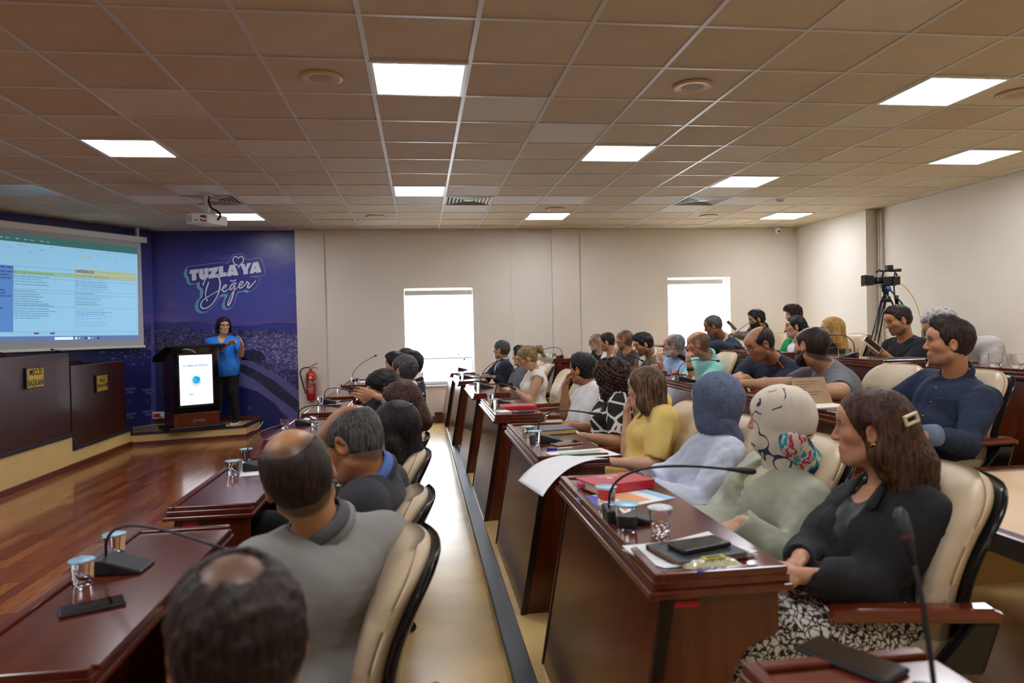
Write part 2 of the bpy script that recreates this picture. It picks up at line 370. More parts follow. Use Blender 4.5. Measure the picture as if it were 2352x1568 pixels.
for gl in ([(165,470),(375,447),(370,540),(320,546),(325,712),(218,726),(212,560),(155,567)],
           [(385,447),(490,434),(492,580),(515,578),(508,432),(612,420),(612,600),(560,680),(470,705),(405,670),(388,600)],
           [(620,430),(850,390),(840,480),(750,580),(850,560),(835,645),(615,680),(625,620),(705,490),(625,510)],
           [(862,385),(968,372),(970,535),(1055,520),(1045,615),(865,645)],
           [(1125,352),(1245,338),(1335,590),(1215,606),(1205,580),(1170,585),(1165,612),(1055,622)],
           [(1375,330),(1480,316),(1505,420),(1545,308),(1645,292),(1560,455),(1562,565),(1455,578),(1450,480)],
           [(1685,290),(1805,268),(1888,520),(1765,538),(1755,515),(1715,520),(1705,545),(1600,555)]):
    flat('letter', gl, M_logo, 3)
for hole in ([(1185,450),(1205,500),(1168,505)], [(1742,380),(1758,430),(1728,435)]): flat('letter_counter', hole, M_navy, 4)
stroke('heart', [(1325,360),(1240,320),(1205,230),(1230,155),(1290,150),(1328,185),(1380,145),(1440,165),(1455,240),(1400,320),(1350,370),(1338,420)], 26, M_logo, 5)
stroke('script_letter', [(480,840),(540,690),(650,590),(760,570),(850,640),(895,760),(880,920),(820,1100),(700,1290),(560,1385),(460,1380),(430,1300),(470,1210),(560,1140),(700,1050),(860,965),(960,920)], [34,22,26,30,34,38,34,26,26,28,34,32,24,18,18,18,18], M_logo, 6, n=8)
stroke('script_letter', [(622,750),(590,850),(555,960),(545,1080),(570,1170),(590,1215)], [24,36,30,20,20,40], M_logo, 6)
stroke('script_letter', [(930,935),(1010,890),(1050,840),(1010,830),(960,900),(960,970),(1010,985),(1100,920)], [18,22,28,26,34,34,28,18], M_logo, 6)
stroke('script_letter', [(1290,800),(1240,780),(1160,840),(1130,920),(1160,940),(1210,880),(1245,820),(1230,960),(1190,1120),(1130,1270),(1090,1320),(1085,1260),(1140,1110),(1230,960),(1330,880)], [28,26,32,34,26,20,22,30,34,36,34,26,18,16,18], M_logo, 6, n=8)
stroke('script_letter', [(1135,718),(1200,735),(1285,705)], 24, M_logo, 6)
stroke('script_letter', [(1330,880),(1430,800),(1440,750),(1390,760),(1350,850),(1370,900),(1430,880),(1540,780)], [18,24,28,28,34,32,26,20], M_logo, 6)
stroke('script_letter', [(1520,740),(1560,770),(1590,790),(1555,860),(1570,900),(1640,850),(1755,720)], [34,24,34,34,34,26,16], M_logo, 6)
# --- ceiling: T-bar grid with mineral tiles, each tile its own piece
GX, GY, G = -.2664, 3.6286, .6
ce = MB().box((-8, -3, CEIL+.03), (6.7, YF+.2, CEIL+.1)).build('ceiling', mat('ceiling_void', '777066', .9)); struct(ce)
M_tile = [mat('ceiling_tile_%d' % i, c, .9, var=.05, scale=3, bump=.06, bscale=220) for i, c in enumerate(('c5b499','c0ad92','c8b89f','cdc1ac'))]
M_tileW = mat('ceiling_tile_newer', 'd9d4cc', .9, var=.05, scale=40, bump=.15, bscale=160)
M_tbar = mat('ceiling_tbar', 'c4c2bc', .4, var=.02)
LIGHTS = [(0,1),(-4,4),(3,4),(0,7),(-4,10),(3,10),(6,6),(9,10),(6,1),(9,4)]
OFFL = [(-7,7)]
VENTS = [(1,8),(6,8),(-4,8)]
SPK = [(-1,1),(3,1),(7,1),(-1,10),(3,9),(7,10)]
NEWT = {(1,2),(0,8),(2,8),(1,7),(1,9),(5,8),(7,8),(6,7),(6,9),(-5,8),(-3,8),(-4,7),(-4,9),(3,8),(2,3)}
tm = {}
def tile_mesh(m, w, d):
    k = (m.name, round(w,3), round(d,3))
    if k not in tm: tm[k] = MB().box((.013, .013, 0), (w-.013, d-.013, .015)).mesh('ceiling_tile', m)
    return tm[k]
cells = []
for c in range(-9, 12):
    for r in range(-1, 13):
        x, y = GX+c*G, GY+r*G; w = min(G, 6.51-x); d = min(G, YF-y)
        if w < .05 or d < .05 or (c, r) in LIGHTS or (c, r) in OFFL or (c, r) in VENTS: continue
        cells.append((c, r, x, y, w, d))
cells.sort(key=lambda t: (t[0] < -6 and t[1] < 6, t[0] > 9 and t[1] < 2))
rest = MB()
for k, (c, r, x, y, w, d) in enumerate(cells):
    m = M_tileW if (c, r) in NEWT else M_tile[int(RNG.choice(4, p=[.4,.3,.2,.1]))]
    if k < 290: link('ceiling_tile', tile_mesh(m, w, d), ce, (x, y, CEIL+.004+RNG.random()*.003))
    else: rest.box((x+.013, y+.013, CEIL+.004), (x+w-.013, y+d-.013, CEIL+.019))
BACKL = [(-4,-2),(3,-2),(0,-5),(6,-5),(9,-2),(-4,-8),(3,-8),(-7,1),(-7,-5),(-10,4),(-10,-2)]
for c in range(-13, 12):
    for r in range(-11, -1 if c > -10 else 10):
        x, y = GX+c*G, GY+r*G
        if (c, r) in BACKL or y < -3: continue
        w = min(G, 6.51-x)
        if w > .05: rest.box((x+.013, y+.013, CEIL+.004), (x+w-.013, y+G-.013, CEIL+.019))
tag(rest.build('ceiling_tiles_far', M_tile[0], ce), kind='stuff')
tb = MB()
for c in range(-13, 12):
    x = GX+c*G
    if x < 6.5: tb.box((x-.013, -3, CEIL), (x+.013, YF, CEIL+.028))
for r in range(-11, 13):
    y = GY+r*G
    if y > -3: tb.box((-7.9, y-.0125, CEIL+.0005), (6.51, y+.0125, CEIL+.027))
tb.box((-8, YF-.02, CEIL-.001), (6.52, YF, CEIL+.02)); tb.box((6.5, -3, CEIL-.001), (6.52, YF, CEIL+.02))
tb.build('ceiling_grid', M_tbar, ce)
M_led = mat('led_diffuser', 'ffffff', .4, var=0, emit='f2f6ff', estr=LED)
M_ledoff = mat('led_diffuser_off', 'c8d4e4', .15, var=0)
M_ledf = mat('led_frame', 'dcdcd8', .35, var=0)
pan = MB().box((.03,.03,-.004), (G-.03, G-.03, .004)).mesh('diffuser', M_led)
pano = MB().box((.03,.03,-.004), (G-.03, G-.03, .004)).mesh('diffuser', M_ledoff)
fr = MB()
for a in ((.008,.008,G-.008,.03),(.008,G-.03,G-.008,G-.008),(.008,.03,.03,G-.03),(G-.03,.03,G-.008,G-.03)): fr.box((a[0],a[1],-.006), (a[2],a[3],.01))
fr = fr.mesh('frame', M_ledf)
LLAB = {(0,1):'lit ceiling panel between the two largest round ceiling speakers', (-4,4):'lit ceiling panel over the open parquet floor', (3,4):'lit ceiling panel over the row of desks by the step', (0,7):'lit ceiling panel beside a square air vent', (-4,10):'lit ceiling panel next to the projector, near the mural', (3,10):'lit ceiling panel near the far wall above the wall pilaster', (6,6):'lit ceiling panel in front of an air vent and a paler tile', (9,10):'lit ceiling panel beside the dome camera', (6,1):'lit ceiling panel beside a round speaker near the right wall', (9,4):'lit ceiling panel close to the right wall'}
def led(c, r, on=True):
    t = thing('ceiling_light', LLAB.get((c,r), 'lit square ceiling panel further back over the audience') if on else 'unlit square ceiling panel reflecting blue light near the screen', 'ceiling light', (GX+c*G, GY+r*G, CEIL), 0, 'square ceiling light panels')
    link('frame', fr, t); link('diffuser', pan if on else pano, t)
for c, r in LIGHTS: led(c, r)
for c, r in BACKL: led(c, r)
led(*OFFL[0], on=False)
# ceiling air vents: nested square louvres
M_vent = mat('vent_white', 'd6d2c8', .4, var=.03); M_vdark = mat('vent_dark', '1c1a18', .8)
VL = {(1,8):'square ceiling air vent beside a lit panel above the aisle', (6,8):'square ceiling air vent above the rear rows', (-4,8):'square ceiling air vent behind the projector'}
for c, r in VENTS:
    t = thing('air_vent', VL[(c,r)], 'air vent', (GX+(c+.5)*G, GY+(r+.5)*G, CEIL), 0, 'square ceiling vents')
    MB().box((-.285,-.285,.012), (.285,.285,.02)).build('backing', M_vdark, t)
    for k in range(6):
        o = .285-.045*k; i = o-.012; b = MB(); z0, z1 = -.004+.001*k, .014
        for s in range(4):
            R = Matrix.Rotation(math.pi/2*s, 4, 'Z')
            vs = [R @ Vector(p) for p in ((-o,-o,z0),(o,-o,z0),(i-.018,-i+.018,z1),(-i+.018,-i+.018,z1),(-o+.01,-o+.01,z0-.002),(o-.01,-o+.01,z0-.002))]
            b.add(vs, [(0,1,2,3),(0,4,5,1)])
        b.build('louvre', M_vent, t)
    MB().box((-.04,-.04,0), (.04,.04,.012)).build('centre_plate', M_vent, t)
M_spk = mat('speaker_grille', 'a89a88', .7, var=.1, scale=90); M_spr = mat('speaker_rim', 'c8ab82', .5, var=.03)
SL = {(-1,1):'round ceiling speaker over the first row, beside a lit panel', (3,1):'round ceiling speaker with water-stained rim above the middle rows', (7,1):'round ceiling speaker close to the right wall', (-1,10):'round ceiling speaker near the mural and the far wall pilaster', (3,9):'round ceiling speaker next to a lit panel near the far wall', (7,10):'round ceiling speaker near the window over the rear rows'}
for c, r in SPK:
    t = thing('ceiling_speaker', SL[(c,r)], 'speaker', (GX+(c+.5)*G, GY+(r+.5)*G, CEIL), 0, 'round ceiling speakers')
    MB().lathe([(.10,.004),(.13,.004),(.133,-.004),(.115,-.012),(.10,-.008)], 32).build('rim', M_spr, t, smooth=True)
    MB().lathe([(.001,-.010),(.06,-.009),(.10,-.006),(.10,0)], 32).build('grille', M_spk, t, smooth=True)
# water stains as their own rings? (left to the tile material) ; smoke detector, dome camera
t = thing('smoke_detector', 'small white smoke detector on the ceiling over the rear rows', 'detector', (4.63, 8.6, CEIL))
MB().lathe([(.05,.004),(.052,-.012),(.04,-.016),(.04,-.03),(.02,-.045),(.001,-.046)], 20).build('housing', M_white, t, smooth=True)
MB().lathe([(.0405,-.018),(.0405,-.027),(.001,-.027)], 20).build('vent_ring', M_grey, t)
t = thing('dome_camera', 'small white security camera hanging where far wall meets ceiling', 'camera', (5.93, 11.1, CEIL))
MB().lathe([(.05,.0),(.05,-.025),(.045,-.05),(.042,-.08),(.025,-.105),(.001,-.112)], 20).build('housing', M_white, t, smooth=True)
MB().lathe([(.018,0),(.014,-.012),(.001,-.014)], 16, (0,-.04,-.075), M=Matrix.Rotation(-1.2, 4, 'X')).build('lens', M_black, t, smooth=True)
# --- windows
M_pane = mat('window_glass', 'f4f8ff', .02, var=0, trans=1, ior=1.02); M_frame = mat('window_frame_white', 'e8eaec', .4, var=.02)
M_blind = mat('blind_fabric', 'f2f0ec', .9, var=.02); nt, b, L = nodes(M_blind)
tr = nt.nodes.new('ShaderNodeBsdfTranslucent'); tr.inputs[0].default_value = (.95,.95,.93,1); ms = nt.nodes.new('ShaderNodeMixShader'); ms.inputs[0].default_value = .75
L.new(b.outputs[0], ms.inputs[1]); L.new(tr.outputs[0], ms.inputs[2]); L.new(ms.outputs[0], nt.nodes['Material Output'].inputs[0])
M_bbox = mat('blind_cassette', 'd8d4c8', .4, var=.02)
for i, (a, b_, z0, z1) in enumerate(wins):
    w = struct(link('window_%d' % (i+1), None, None, (a, YF+.13, z0))); W_, H_ = b_-a, z1-z0
    f = MB()
    for q in ((0,0,W_,.05),(0,H_-.05,W_,H_),(0,.05,.05,H_-.05),(W_-.05,.05,W_,H_-.05),(.05,.40,W_-.05,.44)): f.box((q[0],0,q[1]), (q[2],.05,q[3]))
    f.build('window_frame', M_frame, w)
    MB().box((.05,.02,.05), (W_-.05,.024,.40)).build('pane', M_pane, w); MB().box((.05,.02,.44), (W_-.05,.024,H_-.05)).build('pane', M_pane, w)
    MB().box((-.02,-.16,-.02), (W_+.02,.0,.0)).build('window_sill', M_frame, w)
    t = thing('roller_blind', ('wide pale roller blind half lowered over the window beside the aisle', 'pale roller blind lowered behind the man in the dark suit')[i], 'blind', (a, YF+.045, z0), 0, 'roller blinds')
    MB().box((.012,-.03,H_-.115), (W_-.012 if i == 0 else W_-.11,.045,H_-.035)).build('cassette', M_bbox, t, bevel=.012)
    bot = .43 if i == 0 else .02
    n = 9; hh = (H_-.1-bot)/n
    for k in range(n):
        MB().box((.02, .012, bot+k*hh), (W_-.02 if i == 0 else W_-.13, .014, bot+(k+1)*hh-(.022 if k % 2 else .002))).build('blind_strip', M_blind, t)
    MB().box((.02,.006,bot-.02), (W_-.02 if i == 0 else W_-.13,.02,bot)).build('bottom_bar', M_frame, t)
# daylight entering through the two windows
for i, (a, b_, z0, z1) in enumerate(wins):
    ld = bpy.data.lights.new('daylight', 'AREA'); ld.shape = 'RECTANGLE'; ld.size = b_-a; ld.size_y = z1-z0; ld.energy = 150; ld.color = (.93,.97,1)
    lo = link('daylight', ld, None, ((a+b_)/2, YF+.5, (z0+z1)/2)); lo.rotation_euler = (-math.pi/2, 0, 0)
# ================================================================ DESKS
M_trim = mat('dark_trim', '1d0f0c', .3, var=.05)
DL, DH = 1.16, .735
def desk_meshes(W_=.345):
    """origin: front top edge at near end, floor level; x to the seats, y away from the camera, sits on z=0"""
    out = {}
    # sloping front panel with dark edge beads
    lean = .12; pt = .03
    f = MB()
    f.add([(0,0.03,.0),(0,DL-.03,.0),(0,DL-.03,.0),(0,.03,0)], [])
    P = [(.03-lean,.0),(.03+pt-lean,.0),(.03+pt,DH-.05),(.03,DH-.05)]
    out['front_panel'] = (MB().prism(P, .02, DL-.02, 1), M_mahog)
    for n, y in enumerate((.012, DL-.03)): out['edge_bead.%d' % n] = (MB().prism([(p[0]-.004, p[1]) for p in P], y, y+.018, 1), M_trim)
    # end panels with the curved cut-out on the seat side
    side = [(.06-lean, 0), (.03+.16, 0), (.03+.17, .42)]
    for k in range(8):
        t = k/7*math.pi/2; side.append((.03+.17+.115*(1-math.cos(t)), .44+.12*math.sin(t)))
    side += [(W_-.02, .585), (W_-.02, DH-.05), (.06, DH-.05)]
    for n, (a, c) in enumerate(((.022,.047), (DL-.047, DL-.022))): out['end_panel.%d' % n] = (MB().prism(side, a, c, 1), M_mahog)
    out['apron'] = (MB().box((.05,.03,DH-.05-.004), (W_-.015, DL-.03, DH-.03)), M_mahog)
    # top with stepped moulding and raised lips at the front and both ends
    t = MB(); t.box((-.018,-.012,DH-.052), (W_+.004, DL+.012, DH-.034)); t.box((-.006,0,DH-.034), (W_, DL, DH-.012)); t.box((.03,.035,DH-.016), (W_+.004, DL-.035, DH-.001))
    out['desk_top'] = (t, M_mahog_top)
    for n, (lo, hi) in enumerate((((0,0,DH-.014),(.026,DL,DH+.007)), ((.026,0,DH-.014),(W_-.005,.028,DH+.007)), ((.026,DL-.028,DH-.014),(W_-.005,DL,DH+.007)))):
        out['lip.%d' % n] = (MB().box(lo, hi), M_mahog_top)
    out['label'] = (MB().box((.05,.0185,DH-.085), (.115,.0215,DH-.07)), M_red)
    return {k: v[0].mesh(k.split('.')[0], v[1]) for k, v in out.items()}
DM = desk_meshes()
def desk(x, y, z, label, group, rz=0):
    t = thing('council_desk', label, 'desk', (x, y, z), rz, group)
    for k, me in DM.items():
        o = link(k.split('.')[0], me, t)
        if k in ('desk_top',) or k.startswith('lip'): bev(o, .004, 2)
        if k == 'label': o['label'] = 'red strip label'
    return t
R1Y = [.06, 1.63, 3.12, 4.95, 6.5, 8.05, 9.75]; R1X = -1.07
R2Y = [.02, 1.63, 3.24, 4.88, 6.56, 8.2, 9.78]; R2X = [.55,.545,.53,.505,.485,.43,.405]
R3Y = [3.05, 4.74, 6.36, 7.7, 9.5]; R3X = [1.93,1.94,1.94,1.94,1.80]
R4Y = [3.1, 4.72, 6.35, 7.9, 9.6]; R4X = [3.31]*5
P1, P2, P3 = .12, .29, .43
d1 = ['first-row desk in front of the man with dark hair and a bald crown', 'first-row desk with a black phone and two sealed cups', 'first-row desk beside the man in the grey suit', 'first-row desk with a crumpled white tissue', 'first-row desk with a key fob and dark folder', 'first-row desk with one cup and a long flat gooseneck microphone', 'first-row desk with white papers nearest the window']
for i, y in enumerate(R1Y): desk(R1X, y, 0, d1[i], 'first row of mahogany desks')
d2 = ['mahogany desk with a large dark phone lying across its raised edge', 'mahogany desk with red book, phone and papers before the woman in the black blazer', 'mahogany desk with a white sheet hanging over its front', 'mahogany desk with a red folder and a dark pen case', 'mahogany desk in front of the woman in the cream sleeveless top', 'mahogany desk with a dark folder before the man in the dark suit', 'mahogany desk of the step row standing against the window']
for i, y in enumerate(R2Y): desk(R2X[i], y, P1, d2[i], 'second row of mahogany desks')
d3 = ['third-row desk carrying an open notebook and a phone', 'third-row desk before the man in the navy T-shirt', 'third-row desk behind the woman in the blue headscarf with a cup and microphone', 'third-row desk before the man in the brown blazer', 'third-row desk end with cups standing near the far wall']
for i, y in enumerate(R3Y): desk(R3X[i], y, P2, d3[i], 'third row of mahogany desks')
d4 = ['rear desk with two clear plastic cups by the right wall', 'rear desk before the man in the black T-shirt', 'rear desk in front of the blonde woman', 'rear desk where the man in the dark suit leans', 'rear desk end shining white by the far window']
for i, y in enumerate(R4Y): desk(R4X[i], y, P3, d4[i], 'rear row of mahogany desks')
# ================================================================ OFFICE CHAIRS
M_leather = mat('beige_leather', 'cbb592', .42, var=.05, scale=5, bump=.06, bscale=40)
M_arm = wood('armrest_mahogany', '5a2210', '74301a', .16, axis=0, coat=.6)
M_shell = mat('black_shell', '101012', .2, var=.05)
def chair_meshes():
    """faces -x; origin on the floor under the seat; backrest top about .92"""
    out = {}
    def profile(z):   # x of the back's rear face against height
        t = (z-.42)/.485; return .20 + .10*t + .035*math.sin(t*math.pi)*-1 + .05*t*t
    def halfw(z):
        t = (z-.42)/.485
        w = .20 + .035*math.sin(min(1, t*1.4)*math.pi*.5)
        if t > .72: w *= math.sqrt(max(.02, 1-((t-.72)/.30)**2.6))
        return w
    def pad(z0, z1, thick, x_off, grow, nu=29, nv=40):
        m = MB()
        def side(front):
            def fn(u, v):
                z = z0+(z1-z0)*v; hw = max(.02, halfw(z)+grow); q = math.sin(math.pi/2*(u*2-1)); tv = max(0, (v-.80)/.20); bv = max(0, (.10-v)/.10)
                e = max(0, 1-abs(q)**7)**.5 * max(0, 1-tv**3)**.5 * max(0, 1-bv**3)**.5; seam = .005*(math.exp(-((z-.60)/.007)**2)+math.exp(-((z-.75)/.007)**2)) if front else 0
                return (profile(z)+x_off-.03*q*q + (-(thick*.62)*e+seam if front else thick*.38*e), q*hw, z)
            return fn
        m.grid(side(True), nu, nv); n0 = len(m.v); m.grid(side(False), nu, nv); fs = []
        for j in range(nv-1):
            for i in (0, nu-1): a, b = j*nu+i, (j+1)*nu+i; fs.append((a, b, b+n0, a+n0))
        for i in range(nu-1): a = (nv-1)*nu+i; fs += [(a, a+1, a+1+n0, a+n0), (i+1, i, i+n0, i+1+n0)]
        m.f += fs; m.m += [0]*len(fs); return m
    out['backrest'] = (pad(.44, .90, .095, -.045, 0), M_leather, True)
    out['back_shell'] = (pad(.38, .885, .040, .004, .006), M_shell, True)
    def seat(u, v):
        a = (u*2-1); b = v*2-1; e = max(0, 1-max(abs(a)**4, abs(b)**4))
        return (-.05 + a*.25, b*.245, .415+.06*e**.35)
    q = MB().grid(seat, 16, 16); n2 = len(q.v); q.grid(lambda u, v: (-.05+(u*2-1)*.25, (v*2-1)*.245, .40), 16, 16)
    fs = [];
    for i in range(15):
        for (a, b) in ((i, i+1), (15*16+i, 15*16+i+1), (i*16, (i+1)*16), (i*16+15, (i+1)*16+15)): fs.append((a, b, b+n2, a+n2))
    q.f += fs; q.m += [0]*len(fs)
    out['seat'] = (q, M_leather, True)
    for n, sg in enumerate((-1, 1)):
        y = sg*.258
        a = MB().prism([(-.20,.552),(-.185,.572),(.22,.582),(.25,.570),(.25,.544),(-.18,.532)], y-.032, y+.032, 1)
        out['armrest.%d' % n] = (a, M_arm, 'b')
        p = MB().prism([(.06,.40),(.20,.40),(.245,.545),(.17,.545)], y-.018, y+.018, 1).box((-.02,min(y,y-sg*.07),.375), (.14,max(y,y-sg*.07),.40))
        out['arm_support.%d' % n] = (p, M_shell, 'b')
    ba = MB().lathe([(.03,.09),(.03,.36),(.06,.38),(.06,.40)], 14, (-.03,0,0))
    for k in range(5):
        t = 2*math.pi*k/5+.3; d = Vector((math.cos(t), math.sin(t), 0)); ba.tube([Vector((-.03,0,.10)), Vector((-.03,0,.07))+d*.27], [.024,.014], 6)
        ba.lathe([(.001,-.022),(.02,-.02),(.024,0),(.02,.02),(.001,.022)], 8, Vector((-.03,0,.025))+d*.27, M=Matrix.Rotation(t, 4, 'Z') @ Matrix.Rotation(math.pi/2, 4, 'X'))
    out['base'] = (ba, M_shell, True)
    return {k: (v[0].mesh(k.split('.')[0], v[1], v[2] is True), v[2]) for k, v in out.items()}
CM = chair_meshes()
def chair(x, y, z, rz, label, group):
    t = thing('office_chair', label, 'chair', (x, y, z), rz, group)
    for k, (me, sm) in CM.items():
        o = link(k.split('.')[0], me, t)
        if sm == 'b': bev(o, .012 if k.startswith('arm') else .006, 2)
    return t
# ================================================================ DAIS, SCREEN, LECTERN
XD = -3.88
M_sill = mat('dais_black_edge', '242428', .4, var=.1, scale=15)
da = MB(); da.box((-7.4, 3.0, -.01), (XD, 8.47, .36)).box((-7.4, 8.47, -.01), (XD, 10.05, .20)); DA = struct(da.build('floor_dais', M_riser))
ed = MB(); ed.box((XD-.05, 3.0, .36), (XD+.018, 8.49, .405)); ed.build('edge_strip', M_sill, DA, bevel=.004)
MB().box((XD-.05, 8.47, .20), (XD+.018, 10.07, .245)).build('edge_strip', M_sill, DA, bevel=.004)
MB().box((XD-.03, 8.455, .20), (XD+.018, 8.49, .36)).build('edge_strip', M_sill, DA, bevel=.004)
MB().box((XD-.03, 10.05, .02), (XD+.018, 10.085, .24)).build('edge_strip', M_sill, DA, bevel=.004)
MB().box((XD, 3.0, 0), (XD+.022, 10.06, .06)).build('skirting', M_trimw, DA)
# stage for the speaker
stp = [(XD-1.2, 10.05), (XD, 10.05), (-2.49, 10.44), (-2.46, 11.2), (-4.9, 11.2)]
st = MB(); st.prism(stp, 0, .145, 2); ST = struct(st.build('floor_stage', M_vinyl))
def strip_along(name, pts, z0, z1, t, m, parent):
    b = MB()
    for (p, q) in zip(pts[:-1], pts[1:]):
        p, q = Vector((*p, 0)), Vector((*q, 0)); d = (q-p).normalized(); n = Vector((d.y, -d.x, 0)); q = q+d*.012
        b.add([Vector((v.x, v.y, z)) for z in (z0, z1) for v in (p+n*t, q+n*t, q-n*.06, p-n*.06)], [(3,2,1,0),(4,5,6,7),(0,1,5,4),(1,2,6,5),(2,3,7,6),(3,0,4,7)])
    return b.build(name, m, parent)
strip_along('edge_strip', stp[1:4], .135, .162, .015, M_sill, ST)
strip_along('riser_face', stp[1:4], .045, .135, .004, M_riser, ST)
strip_along('skirting', stp[1:4], 0, .045, .016, M_trimw, ST)
struct(MB().box((-4.3, YF-.03, .145), (-2.45, YF-.012, .21)).build('baseboard_mural', M_trimw))
# president's and clerk's desks on the dais
M_brass = mat('brass_plate', 'c9a12c', .32, .6, var=.08, scale=30); M_ink = mat('black_ink', '15120c', .6, var=0)
t = thing('podium_desk', "taller dark podium desk with the MECLİS BAŞKANI plate", 'desk', (XD, 7.8, .405), 0, 'podium desks')
MB().box((-.04,-3.2,0), (0,.64,.885)).build('front_panel', M_mahog_dark, t, bevel=.003)
MB().box((-.62,-3.2,.80), (-.04,.63,.83)).build('worktop', M_mahog_dark, t); MB().box((-.62,.60,0), (-.04,.64,.885)).build('end_panel', M_mahog_dark, t)
MB().box((-.64,-3.2,.80), (-.60,.50,.92)).build('rear_ledge', M_mahog_dark, t)
t = thing('podium_desk', "lower dark podium desk with the MECLİS DİVAN KATİBİ plate", 'desk', (XD, 9.2, .245), 0, 'podium desks')
MB().box((-.04,-.73,0), (0,.72,.90)).build('front_panel', M_mahog_dark, t, bevel=.003)
MB().box((-.55,-.73,.80), (-.04,.71,.83)).build('worktop', M_mahog_dark, t); MB().box((-.55,.68,0), (-.04,.72,.90)).build('end_panel', M_mahog_dark, t)
MB().box((-.57,-.55,.80), (-.53,.72,.93)).build('rear_ledge', M_mahog_dark, t)
def plate(label, y0, y1, z0, z1, lines, sz):
    p = thing('name_plate', label, 'sign', (XD, (y0+y1)/2, (z0+z1)/2), 0, 'brass name plates'); w, hgt = (y1-y0)/2, (z1-z0)/2
    MB().box((.001,-w,-hgt), (.022,w,hgt)).build('backing_board', M_black, p, bevel=.003)
    MB().box((.022,-w+.012,-hgt+.012), (.026,w-.012,hgt-.012)).build('brass_face', M_brass, p)
    fr = MB(); a, b = w-.03, hgt-.03
    for q in ((-a,-b,a,-b+.003),(-a,b-.003,a,b),(-a,-b,-a+.003,b),(a-.003,-b,a,b)): fr.box((.026,q[0],q[1]), (.0268,q[2],q[3]))
    fr.build('border_line', M_ink, p)
    for sy in (-1,1):
        for sz_ in (-1,1): MB().lathe([(.006,0),(.005,.003),(.001,.004)], 10, (.026, sy*(w-.022), sz_*(hgt-.022)), M=Matrix.Rotation(math.pi/2,4,'Y')).build('screw', M_steel, p, smooth=True)
    for k, ln in enumerate(lines):
        text('lettering', ln, sz, M_ink, p, frame((.027,0,(.5-k)*sz*1.25), (0,1,0), (0,0,1)), bold=.0015, squash=.82)
plate('larger brass plate reading MECLİS BAŞKANI on the dark podium', 7.53, 7.86, .965, 1.175, ['MECLİS','BAŞKANI'], .085)
plate('smaller brass plate reading MECLİS DİVAN KATİBİ', 9.04, 9.35, .80, 1.01, ['MECLİS','DİVAN KATİBİ'], .05)
# projection screen on the slanted wall
M_scr = mat('screen_fabric', 'c2c3c6', .9, var=.02); M_img = mat('projected_white', '9fc4dc', .8, var=.03, scale=1.2, emit='8ccbf0', estr=.62)
def pm(name, c, s): return mat('projected_'+name, c, .8, var=0, emit=c, estr=s)
S0, S1 = .27, 2.75
def sw(s, z, off=.12): p = LW0 + LWD*s + LWN*off; return Vector((p.x, p.y, z))
SCN = thing('projection_screen', 'white roll-down projection screen showing a spreadsheet', 'screen', sw(1.5, 2.94))
INV = Matrix.Translation(-SCN.location)
def sbox(name, s0, s1, z0, z1, o0, o1, m, bevel=0):
    vs = [sw(s, z, o) for z in (z0, z1) for (s, o) in ((s0,o0),(s1,o0),(s1,o1),(s0,o1))]
    b = MB().add([INV @ v for v in vs], [(3,2,1,0),(4,5,6,7),(0,1,5,4),(1,2,6,5),(2,3,7,6),(3,0,4,7)]).build(name, m, SCN, bevel=bevel)
    return b
sbox('housing', .20, 3.0, 2.83, 2.915, .075, .155, M_white, .012); sbox('end_cap', .19, .215, 2.83, 2.915, .07, .16, M_wall2, .008)
sbox('bracket', .30, .33, 2.91, 3.04, .09, .13, M_white)
sbox('screen_sheet', S0, 2.95, 1.32, 2.86, .115, .12, M_scr); sbox('bottom_bar', S0-.02, 2.97, 1.30, 1.335, .105, .13, M_white, .004)
# projected picture: u 0..1 from its left edge (outside the frame) to its right edge, v 0..1 from bottom
IR0, IL0, IR1, IL1 = (.33,2.755), (2.30,2.775), (.356,1.415), (2.35,1.432)
def iuv(u, v, k):
    a = Vector(IL1)*(1-u)+Vector(IR1)*u; b = Vector(IL0)*(1-u)+Vector(IR0)*u; c = a*(1-v)+b*v; return INV @ sw(c.x, c.y, .1205+.0004*k)
def irect(name, u0, u1, v0, v1, m, k): return MB().add([iuv(u0,v0,k), iuv(u1,v0,k), iuv(u1,v1,k), iuv(u0,v1,k)], [(0,1,2,3)]).build(name, m, SCN)
Q_head = pm('green','4a837f',.35); Q_blue = pm('blue','5f92d8',.5); Q_lime = pm('lime','9fcf9a',.5); Q_sand = pm('sand','b9cba6',.5); Q_bar = pm('taskbar','6a86b8',.45); Q_txt = pm('text','3a4f78',.1); Q_txtb = pm('bold_text','3a3a9a',.15); Q_line = pm('line','6f9cc0',.3); Q_hi = pm('highlight','d8f0ff',.75); Q_red = pm('red_tab','8a4a6a',.3); Q_grey = pm('grey_text','7fa0bd',.3)
irect('projected_image', 0, 1, 0, 1, M_img, 0); irect('title_bar', 0, 1, .925, 1, Q_head, 1); irect('task_bar', 0, 1, 0, .05, Q_bar, 1)
irect('side_column', .03, .145, .09, .70, Q_blue, 1); irect('green_band', .145, .535, .63, .665, Q_lime, 1); irect('sand_band', .535, .985, .63, .72, Q_sand, 1)
irect('search_box', .40, .52, .012, .04, Q_hi, 2); irect('tab', .27, .30, .068, .085, Q_red, 2); irect('tab', .37, .40, .068, .085, Q_red, 2); irect('ribbon_swatch', .58, .63, .83, .85, Q_sand, 2)
for v in (.09,.33,.46,.49,.60,.63,.655,.70): irect('rule_line', .03, .985, v, v+.0022, Q_line, 2)
for u in (.145,.535,.985): irect('rule_line', u, u+.0012, .09, .70, Q_line, 2)
